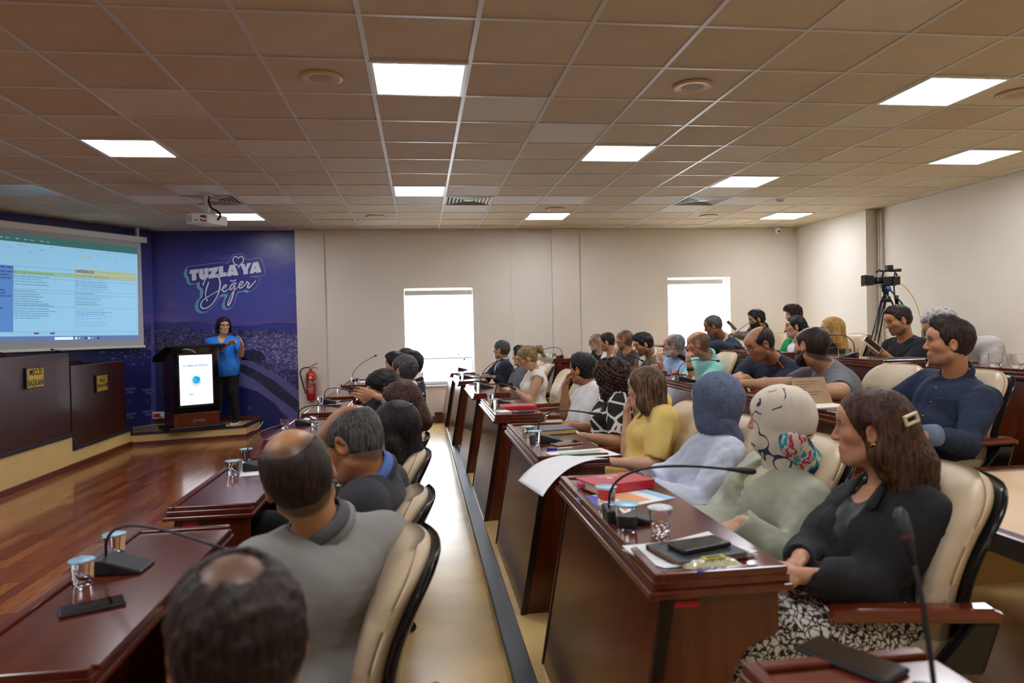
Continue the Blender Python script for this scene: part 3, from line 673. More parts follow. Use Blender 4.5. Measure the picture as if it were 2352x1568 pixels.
def itext(s, u, v, sz, m, bold=0, al='LEFT'):
    o = iuv(u, v, 4); x = iuv(u+.02, v, 4)-o; y = iuv(u, v+.02, 4)-o
    text('lettering', s, sz, m, SCN, frame(o, x, y), extrude=0, align=al, bold=bold)
for s, u, v in (('STRATEJİK AMAÇ',.034,.685),('STRATEJİK HEDEF',.034,.645),('PERFORMANS',.034,.615),('GÖSTERGELERİ',.034,.585),('SORUMLU',.034,.475),('İŞBİRLİĞİ',.034,.447),('MÜDÜRLÜKLER',.034,.42),('RİSKLER',.034,.31)): itext(s, u, v, .028, Q_txtb, .0006)
for s, v in (('SA.2 Çevre dostu ulaşım ve yeşil alanlar oluşturmak',.645),('SH.2.1 Çeşitlilik, sürdürülebilir ulaşım çözümleri',.612),('İmkan Oranları Yapılan Yol Oranı (%)',.585),('Ücretsiz Ulaşım Hizmeti Alan Öğrenci Sayısı',.562),('Yayaların Ayrılmış Alanlarda Erişilebilirlik Sayısı',.535),('FEN İŞLERİ MÜDÜRLÜĞÜ',.473),('BASIN VE YAYIN MÜDÜRLÜĞÜ',.442),('DESTEK HİZMETLERİ MÜDÜRLÜĞÜ',.42),('PLAN VE PROJE MÜDÜRLÜĞÜ',.398),('HALKLA İLİŞKİLER MÜDÜRLÜĞÜ',.376),('KADIN VE AİLE HİZMETLERİ MÜDÜRLÜĞÜ',.354),('KÜLTÜR, SANAT VE SOSYAL İŞLER MÜDÜRLÜĞÜ',.337),('Altyapı eksikliklerinin bulunması, yol açıklarının',.31),('Modernizasyon sürecinde uzun süreli maliyetlerin artması',.287),('Yatırım ulaşım eğilim maliyetiyle bütçe sapması',.265),('Öğrencilere yönelik hizmetin talebinin azalması',.243),('Yapılan hizmet kapsamının artması',.221)): itext(s, .15, v, .022, Q_txt)
itext('DEĞİŞİKLİK', .54, .692, .045, Q_txtb, .001)
for s, v, m in (('SA.2 Çevre dostu ulaşım ve yeşil alanlar oluşturmak',.648,Q_txt),('SH.2.1 Çeşitlilik, güvenlik ve trafik eğitimi',.618,Q_grey),('PG2.1.1 İmkan Oranları Yapılan Yol Oranı (%)',.588,Q_txt),('PG2.1.2 Okullarına Ücretsiz Ulaşım Öğrenci Sayısı',.566,Q_txt),('PG2.1.3 Yayaların Ayrılmış Alanlarda Erişilebilirlik',.545,Q_txt),('PG2.1.4 Belediye Tarafından Yapılan Otopark Sayısı',.524,Q_grey),('PG2.1.5 İlçe Bisiklet Ulaşım Entegrasyonu',.505,Q_grey),('FEN İŞLERİ MÜDÜRLÜĞÜ',.473,Q_txt),('BASIN YAYIN VE HALKLA İLİŞKİLER MÜDÜRLÜĞÜ',.445,Q_grey),('DESTEK HİZMETLERİ MÜDÜRLÜĞÜ',.423,Q_txt),('EMLAK VE İSTİMLAK MÜDÜRLÜĞÜ',.402,Q_grey),('PLAN VE PROJE MÜDÜRLÜĞÜ',.381,Q_txt),('ULAŞIM HİZMETLERİ MÜDÜRLÜĞÜ',.36,Q_txt),('Altyapı eksiklik ve kesintilerin ulaşıma etkisi',.31,Q_grey),('Modernizasyon sürecinde uzun süreli maliyetlerin artması',.288,Q_txt),('Yatırım ulaşım eğilim maliyetiyle bütçe sapması',.266,Q_txt),('Talebin mevsimsel düzensizliği ve bütçenin aşılması riski',.244,Q_grey),('Eğitim kapsamındaki hizmetlerin aksaması',.222,Q_grey),('Ulaşım sürelerinin uzaması ve trafik yoğunluğu',.19,Q_grey),('Yatırım maliyetlerinin artması ile bütçe planlaması',.168,Q_grey),('Kaynakların yetersizliği nedeniyle gecikme',.146,Q_grey)): itext(s, .54, v, .022, m)
for u in (.04,.065,.10,.16,.21,.25,.31,.35): itext('Giriş', u, .955, .018, Q_hi)
for k in range(14): itext(('Kes','Yapıştır','Biçim','Sarı','Genel','Ekle','Sil')[k % 7], .05+.065*k, .87+.03*((k*7) % 3-1), .018, Q_txt)
for k in range(17): itext('PG%d' % (k+1), .10+.035*k, .076, .014, Q_grey)
for k in range(8): irect('task_icon', .535+.022*k, .548+.022*k, .016, .036, (Q_hi, Q_lime, Q_blue, Q_txtb)[k % 4], 2)
# lectern with built-in display
LE = thing('lectern', 'black and mahogany lectern with a lit white display on the stage', 'lectern', (-3.19, 10.38, .162), .585, None)
# local: front faces -y, x to the right
MB().box((-.37,-.27,.0), (.37,.28,.055)).build('base', M_black, LE, bevel=.008)
MB().box((-.30,-.23,.055), (.30,.22,.235)).build('plinth', M_mahog, LE, bevel=.003)
MB().prism([(-.20,.235),(.22,.235),(.22,1.02),(.30,1.05),(-.20,1.16)], -.30, .30, 0).build('cabinet', M_mahog_dark, LE)
MB().box((-.305,-.235,.235), (.305,-.20,1.15)).build('front_panel', mat('gloss_black', '08080a', .06, var=0, coat=.6), LE, bevel=.004)
tp = MB(); tp.prism([(-.29,1.145),(-.29,1.18),(.34,1.02),(.38,.95),(.36,.93),(.30,1.0)], -.40, .40, 0); tp.build('slanted_top', M_black, LE, bevel=.006)
M_disp = mat('lectern_display', 'eef4fb', .2, var=0, emit='eaf3ff', estr=1.0)
MB().box((-.235,-.2375,.32), (.235,-.234,1.06)).build('display_bezel', M_black, LE); D_ = MB().box((-.215,-.2395,.35), (.215,-.237,1.03)).build('display', M_disp, LE)
FM = lambda x, z: frame((x,-.2402,z), (1,0,0), (0,0,1))
I_b = mat('display_blue', '1672c4', .4, var=0, emit='1672c4', estr=.5); I_c = mat('display_cyan', '3cc3ea', .4, var=0, emit='3cc3ea', estr=.6); I_g = mat('display_grey', 'a9bccb', .4, var=0, emit='a9bccb', estr=.5)
text('lettering', 'AV. EREN ALİ BİNGÖL', .034, I_b, LE, FM(0,.885), bold=.0008); text('lettering', 'TUZLA BELEDİYE BAŞKANI', .019, I_g, LE, FM(0,.858))
text('lettering', 'TUZLA34000  TUZLATR', .016, I_g, LE, FM(0,.52)); text('lettering', '●●●  /TuzlaBelediyesi', .018, I_g, LE, FM(0,.492))
for x in (-.085,-.065,-.045): MB().lathe([(.008,0),(.008,.0004),(.001,.0005)], 12, (x-.01,-.2402,.492), M=Matrix.Rotation(math.pi/2,4,'X')).build('icon_dot', I_c, LE)
def disc(name, cx, cz, r, a0, a1, m, parent, y=-.2402, n=24):
    vs = [(cx, y, cz)] + [(cx+r*math.cos(a0+(a1-a0)*k/n), y, cz+r*math.sin(a0+(a1-a0)*k/n)) for k in range(n+1)]
    return MB().add(vs, [(0,k+1,k+2) for k in range(n)]).build(name, m, parent)
disc('emblem_sun', 0, .69, .055, 0, 2*math.pi, I_c, LE)
for k, ww in enumerate((.075,.062,.045,.025)): MB().box((-ww,-.2408,.655-.018*k), (ww,-.2403,.661-.018*k)).build('emblem_wave', I_b, LE)
text('lettering', 'TB', .07, I_b, LE, frame((0,-.2412,.695), (1,0,0), (0,0,1)), bold=.001, shear=.3, squash=.8)
s_ = 'TUZLA BELEDİYESİ'
for k, ch in enumerate(s_):
    a = math.pi*(1.02-1.04*k/(len(s_)-1)); text('lettering', ch, .02, I_b, LE, frame((.078*math.cos(a),-.2404,.69+.078*math.sin(a)), (math.sin(a),0,-math.cos(a)), (math.cos(a),0,math.sin(a))), bold=.0004)
text('lettering', 'crea', .075, M_steel, LE, frame((.02,-.2312,.135), (1,0,0), (0,0,1)), extrude=.001, squash=1.25)
MB().tube(arc((-.17,-.2385,1.115),(-.05,-.2385,1.12),(.0,-.2385,1.055)), [.003]+[.011]*10+[.004], 6).build('chrome_swoosh', M_steel, LE, smooth=True)
MB().tube(arc((-.33,.02,1.10),(-.33,-.02,1.30),(-.12,-.12,1.50)), .004, 6).build('gooseneck', M_black, LE, smooth=True); MB().tube(arc((.2,.0,1.12),(.15,0,1.28),(-.05,-.06,1.46)), .004, 6).build('gooseneck', M_black, LE, smooth=True)
MB().tube([(.33,.05,.0),(.36,.12,.1),(.36,.2,.3)], .004, 6).build('cable', M_black, LE)
# wall socket box by the stage
t = thing('socket_box', 'white wall socket box with red outlets and a plug beside the lectern', 'socket', pY(366, 953, YF-.03), 0)
MB().box((-.09,-.03,-.05), (.09,.015,.05)).build('housing', M_white, t, bevel=.005); MB().box((-.07,-.033,-.03), (.035,-.029,.028)).build('red_outlet', M_red, t, bevel=.003)
MB().lathe([(.022,0),(.022,.02),(.012,.035),(.001,.036)], 14, (.045,-.032,-.005), M=Matrix.Rotation(math.pi/2,4,'X')).build('plug', M_white, t, smooth=True)
MB().tube(arc((.045,-.065,-.01),(.03,-.05,-.12),(-.25,-.03,-.11)), .004, 6).build('cord', M_black, t, smooth=True)
# loose white cable on the stage edge
t = MB().tube(arc(pY(604,968,10.96), pY(590,995,10.9), pY(575,985,10.75), 10), .005, 6).build('loose_cable', M_white, None, smooth=True); tag(t, 'thin white cable drooping over the stage edge', 'cable')
# fire extinguisher on the wall
FE = thing('fire_extinguisher', 'red fire extinguisher with black hose hanging on the far wall', 'fire extinguisher', pY(716, 920, YF-.115))
M_fer = mat('extinguisher_red', 'b3121a', .22, var=.03, coat=.4); M_yel = mat('extinguisher_yellow', 'e8b81a', .5, var=0); M_fel = mat('extinguisher_label', '8e1420', .4, var=0); M_pink = mat('label_print', 'd8b4b0', .5, var=0)
MB().lathe([(.03,.0),(.055,.004),(.072,.03),(.075,.05),(.075,.39),(.07,.42),(.05,.445),(.022,.46),(.02,.49),(.001,.49)], 32).build('cylinder', M_fer, FE, smooth=True)
def curved(name, a0, a1, z0, z1, r, m, n=10):
    f = lambda u, v: (r*math.cos(a0+(a1-a0)*u), r*math.sin(a0+(a1-a0)*u), z0+(z1-z0)*v); return MB().grid(f, n, 2).build(name, m, FE, smooth=True)
curved('label', -math.pi/2-.85, -math.pi/2+.85, .10, .33, .0755, M_fel)
for k in range(9): curved('label_print', -math.pi/2-.6, -math.pi/2+(.6 if k % 3 else .3), .305-.022*k, .311-.022*k, .0759, M_pink, 6)
f = lambda u, v: (.0762*math.cos(-math.pi/2+.31*v*math.cos(u*2*math.pi)), .0762*math.sin(-math.pi/2+.31*v*math.cos(u*2*math.pi)), .36+.024*v*math.sin(u*2*math.pi))
MB().grid(f, 20, 3).build('round_sticker', M_yel, FE)
for k, ch in enumerate('SGS'): text('lettering', ch, .034, M_pink, FE, frame((-.03+.03*k,-.0775,.182), (1,0,0), (0,0,1)), bold=.001)
curved('clamp_band', 0, 2*math.pi-.01, .275, .305, .0765, M_steel, 30)
MB().lathe([(.014,.485),(.016,.50),(.012,.52),(.001,.52)], 12).build('valve', M_steel, FE, smooth=True)
MB().tube([(-.01,0,.515),(.05,-.02,.555),(.10,-.03,.575)], .007, 6).tube([(0,0,.51),(.06,-.02,.512),(.11,-.03,.495)], .006, 6).build('handle', M_fer, FE, smooth=True)
MB().tube(arc((-.01,0,.51),(-.2,-.02,.53),(-.145,-.01,.36))+arc((-.145,-.01,.36),(-.12,-.01,.22),(-.09,-.01,.15))[1:], .010, 8).tube([(-.09,-.01,.15),(-.085,-.01,.11)], [.013,.008], 8).build('hose', M_black, FE, smooth=True)
MB().box((-.03,.06,.25), (.03,.114,.33)).build('wall_bracket', M_steel, FE)
# ceiling projector
PJ = thing('projector', 'white ceiling projector on a pole with black cables', 'projector', pZ(475, 446, CEIL))
hd = math.atan2(LWN.y, LWN.x)   # beams toward the screen, along -LWN
MB().box((-.06,-.06,-.012), (.06,.06,0)).build('ceiling_plate', M_wall2, PJ); MB().box((-.022,-.03,-.21), (.022,.03,-.012)).build('pole', M_wall2, PJ, bevel=.004)
MB().tube([(-.16,-.05,-.225),(0,0,-.21),(.15,-.06,-.23)], .008, 6).tube([(-.10,.1,-.225),(0,0,-.21),(.1,.12,-.225)], .008, 6).build('spider_arms', M_wall2, PJ)
RB = Matrix.Rotation(math.radians(-30), 4, 'Z') @ Matrix.Rotation(.05, 4, 'Y')
MB().box((-.16,-.15,-.345), (.17,.15,-.235), M=RB).build('body', M_white, PJ, bevel=.02, seg=3)
MB().box((-.165,-.05,-.33), (-.158,.06,-.26), M=RB).build('lens_window', M_black, PJ)
gr = MB()
for k in range(7): gr.box((-.14+.012*k,-.1515,-.33), (-.134+.012*k,-.1495,-.25), M=RB)
gr.build('side_grille', M_grey, PJ)
pt_ = MB()
for k, (a, b) in enumerate(((-.02,.012),(.0,.012),(.03,.008),(.06,.025))): pt_.box((a,-.152,-.315), (a+b,-.149,-.30), M=RB)
pt_.build('ports', M_black, PJ); MB().box((.105,-.175,-.325), (.155,-.149,-.312), M=RB).build('red_plug', M_red, PJ)
MB().tube(arc((.02,.0,-.02),(.02,-.05,-.16),(.12,-.14,-.2))+arc((.12,-.14,-.2),(.24,-.22,-.26),(.16,-.21,-.32))[1:], .012, 8).build('cable', M_black, PJ, smooth=True)
MB().box((.115,-.2,-.285), (.15,-.149,-.265), M=RB).build('black_plug', M_black, PJ)
# beige-topped table at the end of the third row
t = thing('side_table', 'beige-topped table with mahogany and metal edging behind the black-blazer chair', 'table', (2.55, 2.2, .12))
M_btop = mat('beige_laminate', 'd9b98f', .5, var=.03); TX0, TX1, TY0, TY1 = -.70, .85, -.95, .80
MB().box((TX0+.06,TY0+.05,.60), (TX1,TY1-.06,.632)).build('table_top', M_btop, t)
MB().box((TX0,TY1-.06,.58), (TX1,TY1,.642)).build('edge_rail', M_mahog_top, t, bevel=.004); MB().box((TX0+.02,TY0,.58), (TX0+.06,TY1-.06,.636)).build('edge_rail', M_mahog_top, t, bevel=.003)
MB().box((TX0+.06,TY1-.075,.632), (TX1,TY1-.06,.638)).build('metal_trim', M_steel, t); MB().box((TX0+.06,TY0,.632), (TX0+.07,TY1-.06,.637)).build('metal_trim', M_steel, t); MB().box((TX0,TY0,.57), (TX0+.02,TY1-.06,.637)).build('metal_trim', M_steel, t)
for sx in (TX0+.10, TX1-.12):
    for sy in (TY0+.1, TY1-.14): MB().box((sx,sy,0), (sx+.05,sy+.05,.60)).build('leg', M_shell, t)
# video camera on tripod
TC = pY(2035, 700, 7.35); FZ = P3
TR = thing('tripod', 'black video tripod standing by the right wall', 'tripod', (TC.x, TC.y, FZ)); hz = TC.z-FZ
apex = Vector((0,0,hz+.05))
for k, (a, L_) in enumerate(((200,.62),(320,.55),(80,.6))):
    d = Vector((math.cos(math.radians(a)), math.sin(math.radians(a)), 0)); foot = d*L_; n = Vector((-d.y, d.x, 0))*.022
    lg_ = MB()
    for s in (-1,1): lg_.tube([apex+d*.05+n*s, apex*.45+foot*.55+n*s], .009, 6)
    lg_.tube([apex*.55+foot*.45, foot+Vector((0,0,.01))], .012, 6); o = lg_.build('leg', M_black, TR, smooth=True)
    MB().box((-.03,-.03,-.025), (.03,.03,.025), M=Matrix.Translation(apex*.5+foot*.5)).build('leg_clamp', M_black, TR, bevel=.005)
    MB().tube([Vector((0,0,hz*.42)), apex*.42+foot*.58], .006, 6).build('spreader', M_black, TR)
MB().lathe([(.05,hz+.03),(.055,hz+.06),(.045,hz+.09),(.03,hz+.10),(.03,hz+.14),(.05,hz+.16),(.05,hz+.20),(.03,hz+.22)], 16).build('fluid_head', M_black, TR, smooth=True)
MB().lathe([(.026,0),(.024,.012),(.001,.013)], 16, (0,-.048,hz+.18), M=Matrix.Rotation(math.pi/2,4,'X')).build('blue_badge', mat('badge_blue','2a52c8',.4,var=0), TR, smooth=True)
MB().tube([(.02,-.04,hz+.17),(.10,-.12,hz+.02),(.16,-.18,hz-.16)], [.008,.01,.014], 8).build('pan_handle', M_black, TR, smooth=True)
VC = thing('video_camera', 'black broadcast video camera on the tripod', 'video camera', (TC.x+.02, TC.y, TC.z+.222), math.radians(-8)); VC.scale = (.74,)*3
MB().box((-.09,-.06,.0), (.17,.06,.13)).build('body', M_black, VC, bevel=.012); MB().box((-.14,-.03,-.012), (.12,.03,.0)).build('base_plate', M_shell, VC)
MB().lathe([(.05,-.0),(.052,.06),(.058,.065),(.058,.10),(.05,.105),(.05,.15),(.001,.15)], 24, (-.085,0,.07), M=Matrix.Rotation(-math.pi/2,4,'Y')).build('lens', M_black, VC, smooth=True)
hdp = [(-.24,.0),(-.24,.15),(-.36,.16),(-.36,-.01)]
MB().prism(hdp, -.085, .085, 1).build('lens_hood', M_shell, VC, bevel=.006); MB().box((-.363,-.07,.01), (-.359,.07,.14)).build('hood_opening', mat('lens_dark','050508',.1,var=0), VC)
MB().tube([(-.08,0,.13),(-.06,0,.21),(.10,0,.22),(.15,0,.14)], .014, 8).build('carry_handle', M_black, VC, smooth=True)
MB().box((-.02,-.05,.22), (.07,.04,.30)).build('viewfinder', M_black, VC, bevel=.006); MB().tube([(.05,.03,.22),(.22,.03,.225)], [.02,.026], 10).build('microphone', M_black, VC, smooth=True)
MB().tube([(-.16,.03,.20),(-.10,.03,.23),(-.03,.03,.2)], .016, 8).build('front_grip', M_black, VC, smooth=True)
MB().tube(arc((.08,-.07,.2),(.03,-.09,-.02),(.09,-.07,-.30)), .012, 6).build('hand_strap', M_black, VC, smooth=True)
MB().box((.075,-.085,-.34), (.125,-.065,-.16)).build('strap_pad', M_shell, VC, bevel=.006)
t = MB().tube(arc(TC+Vector((.15,-.02,.24)), TC+Vector((.45,-.05,.1)), TC+Vector((.42,-.05,-.75))), .005, 6).build('yellow_cable', mat('cable_yellow','d8b23a',.5,var=0), None, smooth=True); tag(t, 'thin yellow cable hanging down from the video camera', 'cable')
# ================================================================ PEOPLE: implicit surfaces meshed with surface nets
V3 = lambda *a: np.array(a, np.float32)
def nrm(v): v = np.asarray(v, np.float32); return v/max(1e-9, float(np.linalg.norm(v)))
class Field:
    """rectilinear grid (finer inside the given boxes) holding a signed distance"""
    def __init__(s, lo, hi, h, fine=()):
        s.ax = []
        for a in range(3):
            pts = list(np.arange(lo[a], hi[a]+h, h))
            for (flo, fhi, fh) in fine:
                a0, a1 = max(lo[a], flo[a]), min(hi[a], fhi[a])
                if a1 > a0: pts = [p for p in pts if p < a0-.4*h or p > a1+.4*h] + list(np.arange(a0, a1, fh))
            pts = sorted(pts); q = [pts[0]]
            for p in pts[1:]:
                if p-q[-1] > .35*min([h]+[f[2] for f in fine]): q.append(p)
            s.ax.append(np.array(q, np.float32))
        s.d = np.full([len(a) for a in s.ax], 1.0, np.float32)
    def sub(s, lo, hi):
        sl = []
        for a in range(3):
            i0 = max(0, np.searchsorted(s.ax[a], lo[a])-1); i1 = min(len(s.ax[a]), np.searchsorted(s.ax[a], hi[a])+1)
            if i1 <= i0: return None, None
            sl.append(slice(i0, i1))
        return tuple(sl), (s.ax[0][sl[0]][:,None,None], s.ax[1][sl[1]][None,:,None], s.ax[2][sl[2]][None,None,:])
    def put(s, prim, op='u', k=.02, infl=0.):
        lo, hi = prim.box(infl + k + .03); sl, P = s.sub(lo, hi)
        if sl is None or 0 in s.d[sl].shape: return
        b = prim(P) - infl; a = s.d[sl]
        if op == 'u':
            h = np.clip(.5+.5*(b-a)/k, 0, 1); s.d[sl] = b+(a-b)*(h) - k*h*(1-h)
            s.d[sl] = np.where(h <= 0, b*1 if False else np.minimum(a, b), s.d[sl]) if False else s.d[sl]
        else:
            b = -b; h = np.clip(.5-.5*(b-a)/k, 0, 1); s.d[sl] = b+(a-b)*h + k*h*(1-h)
    def clip(s, n, c, k=.004):
        """keep n.p < c"""
        n = nrm(n); b = (s.ax[0][:,None,None]*n[0]+s.ax[1][None,:,None]*n[1]+s.ax[2][None,None,:]*n[2]) - c
        h = np.clip(.5-.5*(b-s.d)/k, 0, 1); s.d = b+(s.d-b)*h + k*h*(1-h)
    def noise(s, amp, freq, seed=0, warp=None, sharp=False):
        m = np.abs(s.d) < amp*2.5+.012; I = np.nonzero(m)
        if not len(I[0]): return
        p = np.stack([s.ax[a][I[a]] for a in range(3)], 1); r = np.random.default_rng(seed); v = np.zeros(len(p), np.float32)
        for o in range(4):
            w = r.normal(size=3); w *= freq*(1+.7*o)/np.linalg.norm(w)
            if warp is not None: w = w*np.asarray(warp)
            w2 = r.normal(size=3)*freq*.4; q = np.sin(p@w.astype(np.float32) + r.random()*6 + 1.4*np.sin(p@w2.astype(np.float32)+r.random()*6))
            v += (1-2*np.abs(q) if sharp else q)/(1+.6*o)
        s.d[I] += amp*v.astype(np.float32)*.55
    def mesh(s):
        d = s.d; neg = d < 0; n = d.shape; cn = [n[0]-1, n[1]-1, n[2]-1]; st = (cn[1]*cn[2], cn[2], 1)
        acc = None; ids = []; pos = []; fc = []
        for a in range(3):
            sa = [slice(None)]*3; sb = [slice(None)]*3; sa[a] = slice(0,-1); sb[a] = slice(1,None)
            sa, sb = tuple(sa), tuple(sb); I = np.nonzero(neg[sa] != neg[sb])
            if not len(I[0]): continue
            J = list(I); J[a] = I[a]+1; da, db = d[I], d[tuple(J)]; t = da/(da-db)
            p = [s.ax[k][I[k]].astype(np.float64) for k in range(3)]; p[a] = p[a] + t*(s.ax[a][J[a]]-s.ax[a][I[a]])
            p = np.stack(p, 1); o1, o2 = (a+1) % 3, (a+2) % 3; cells = []
            ok = np.ones(len(t), bool)
            for e1, e2 in ((-1,-1),(0,-1),(0,0),(-1,0)):
                c = [I[0].copy(), I[1].copy(), I[2].copy()]; c[o1] = c[o1]+e1; c[o2] = c[o2]+e2
                v = (c[o1] >= 0) & (c[o1] < cn[o1]) & (c[o2] >= 0) & (c[o2] < cn[o2]); ok &= v
                f = c[0]*st[0]+c[1]*st[1]+c[2]; cells.append(f); ids.append(f[v]); pos.append(p[v])
            q = np.stack(cells, 1)[ok]; fl = neg[I][ok]; q[~fl] = q[~fl][:, ::-1]; fc.append(q)
        if not ids: return np.zeros((0,3)), np.zeros((0,4), int)
        ids = np.concatenate(ids); pos = np.concatenate(pos); u, inv = np.unique(ids, return_inverse=True)
        cnt = np.bincount(inv); V = np.stack([np.bincount(inv, pos[:,k])/cnt for k in range(3)], 1)
        F = np.searchsorted(u, np.concatenate(fc)); return V, F
class Cone:
    def __init__(s, a, b, ra, rb=None): s.a, s.b = np.asarray(a, np.float32), np.asarray(b, np.float32); s.ra = ra; s.rb = ra if rb is None else rb
    def box(s, m): r = max(s.ra, s.rb)+m; return np.minimum(s.a, s.b)-r, np.maximum(s.a, s.b)+r
    def __call__(s, P):
        ba = s.b-s.a; L = max(1e-9, float(ba@ba)); q = [P[i]-s.a[i] for i in range(3)]
        t = np.clip((q[0]*ba[0]+q[1]*ba[1]+q[2]*ba[2])/L, 0, 1)
        return np.sqrt((q[0]-ba[0]*t)**2+(q[1]-ba[1]*t)**2+(q[2]-ba[2]*t)**2) - (s.ra+(s.rb-s.ra)*t)
class Ell:
    def __init__(s, c, ax, r): s.c = np.asarray(c, np.float32); s.A = np.stack([np.asarray(a, np.float32) for a in ax]); s.r = np.asarray(r, np.float32)
    def box(s, m): e = np.abs(s.A.T)@s.r + m; return s.c-e, s.c+e
    def __call__(s, P):
        q = [P[i]-s.c[i] for i in range(3)]; k0 = 0; k1 = 0
        for j in range(3):
            v = (q[0]*s.A[j,0]+q[1]*s.A[j,1]+q[2]*s.A[j,2])/s.r[j]; k0 = k0+v*v; k1 = k1+(v/s.r[j])**2
        k0 = np.sqrt(k0); return k0*(k0-1)/np.maximum(np.sqrt(k1), 1e-6)
def relax(V, Q, it=2, w=.5):
    E = np.concatenate([Q[:,[0,1]], Q[:,[1,2]], Q[:,[2,3]], Q[:,[3,0]]]); n = len(V)
    for _ in range(it):
        c = np.bincount(E[:,0], minlength=n)+np.bincount(E[:,1], minlength=n); c[c == 0] = 1
        A = np.stack([np.bincount(E[:,0], V[E[:,1],k], n)+np.bincount(E[:,1], V[E[:,0],k], n) for k in range(3)], 1)/c[:,None]
        V = V*(1-w)+A*w
    return V
def np_mesh(name, V, F, mats, col=None, smooth=True, mi=None):
    me = bpy.data.meshes.new(name); me.vertices.add(len(V)); me.vertices.foreach_set('co', np.asarray(V, np.float32).ravel())
    me.loops.add(F.size); me.loops.foreach_set('vertex_index', F.ravel().astype(np.int32)); me.polygons.add(len(F))
    me.polygons.foreach_set('loop_start', np.arange(0, F.size, 4, dtype=np.int32)); me.polygons.foreach_set('loop_total', np.full(len(F), 4, np.int32))
    me.polygons.foreach_set('use_smooth', np.full(len(F), smooth))
    for m in (mats if isinstance(mats, (list, tuple)) else [mats]): me.materials.append(m)
    if mi is not None: me.polygons.foreach_set('material_index', mi.astype(np.int32))
    if col is not None:
        a = me.color_attributes.new('Col', 'FLOAT_COLOR', 'POINT'); a.data.foreach_set('color', np.concatenate([col, np.ones((len(V),1))], 1).astype(np.float32).ravel())
    me.update(calc_edges=True); return me
def skin_mat():
    m = bpy.data.materials.new('skin'); m.use_nodes = True; nt, b, L = nodes(m)
    a = nt.nodes.new('ShaderNodeAttribute'); a.attribute_name = 'Col'; tc = nt.nodes.new('ShaderNodeTexCoord')
    n = nt.nodes.new('ShaderNodeTexNoise'); n.inputs['Scale'].default_value = 45; n.inputs['Detail'].default_value = 3; L.new(tc.outputs['Object'], n.inputs[0])
    r = nt.nodes.new('ShaderNodeMapRange'); r.inputs[3].default_value = .90; r.inputs[4].default_value = 1.10; L.new(n.outputs[0], r.inputs[0])
    x = nt.nodes.new('ShaderNodeVectorMath'); x.operation = 'SCALE'; L.new(a.outputs[0], x.inputs[0]); L.new(r.outputs[0], x.inputs['Scale'])
    L.new(x.outputs[0], b.inputs['Base Color']); b.inputs['Roughness'].default_value = .42; b.inputs['Specular IOR Level'].default_value = .4
    b.inputs['Subsurface Weight'].default_value = .08; b.inputs['Subsurface Radius'].default_value = (1,.35,.2); b.inputs['Subsurface Scale'].default_value = .008
    return m
M_skin = skin_mat()
def hair_mat(name, dark, light, stretch=(140,140,8), rough=.5):
    if name in MATS: return MATS[name]
    m = mat(name, dark, rough, var=0); nt, b, L = nodes(m)
    tc = nt.nodes.new('ShaderNodeTexCoord'); mp = nt.nodes.new('ShaderNodeMapping'); mp.inputs['Scale'].default_value = stretch; L.new(tc.outputs['Object'], mp.inputs[0])
    n = nt.nodes.new('ShaderNodeTexNoise'); n.inputs['Scale'].default_value = 1; n.inputs['Detail'].default_value = 4; n.inputs['Distortion'].default_value = .4; L.new(mp.outputs[0], n.inputs[0])
    cr = nt.nodes.new('ShaderNodeValToRGB'); cr.color_ramp.elements[0].position = .38; cr.color_ramp.elements[1].position = .68
    cr.color_ramp.elements[0].color = (*lin(dark),1); cr.color_ramp.elements[1].color = (*lin(light),1); L.new(n.outputs[0], cr.inputs[0]); L.new(cr.outputs[0], b.inputs['Base Color'])
    bp = nt.nodes.new('ShaderNodeBump'); bp.inputs['Strength'].default_value = .5; bp.inputs['Distance'].default_value = .004; L.new(n.outputs[0], bp.inputs['Height']); L.new(bp.outputs[0], b.inputs['Normal'])
    b.inputs['Specular IOR Level'].default_value = .28
    return m
def cloth(name, c, rough=.85, var=.05, bump=.12, bscale=300, sheen=.03): return mat('cloth_'+name, c, rough, var=var, scale=9, bump=bump, bscale=bscale, sheen=sheen)
def voro_print(name, cin, cline, scale, width, rough=.8, warp=(1,1,1), noise=0., inv=False):
    m = mat('print_'+name, cin, rough, var=0); nt, b, L = nodes(m); tc = nt.nodes.new('ShaderNodeTexCoord'); mp = nt.nodes.new('ShaderNodeMapping'); mp.inputs['Scale'].default_value = warp
    L.new(tc.outputs['Object'], mp.inputs[0]); v = nt.nodes.new('ShaderNodeTexVoronoi'); v.feature = 'DISTANCE_TO_EDGE'; v.inputs['Scale'].default_value = scale; src = mp.outputs[0]
    if noise:
        n = nt.nodes.new('ShaderNodeTexNoise'); n.inputs['Scale'].default_value = scale*.6; L.new(src, n.inputs[0]); a = nt.nodes.new('ShaderNodeVectorMath'); a.operation = 'MULTIPLY_ADD'; a.inputs[1].default_value = (noise,)*3; L.new(n.outputs['Color'], a.inputs[0]); L.new(src, a.inputs[2]); src = a.outputs[0]
    L.new(src, v.inputs[0]); r = nt.nodes.new('ShaderNodeMapRange'); r.inputs[1].default_value = width*.8; r.inputs[2].default_value = width*1.2; L.new(v.outputs['Distance'], r.inputs[0])
    mx = nt.nodes.new('ShaderNodeMix'); mx.data_type = 'RGBA'; mx.inputs[6].default_value = (*lin(cline),1); mx.inputs[7].default_value = (*lin(cin),1); L.new(r.outputs[0], mx.inputs[0]); L.new(mx.outputs[2], b.inputs['Base Color']); return m
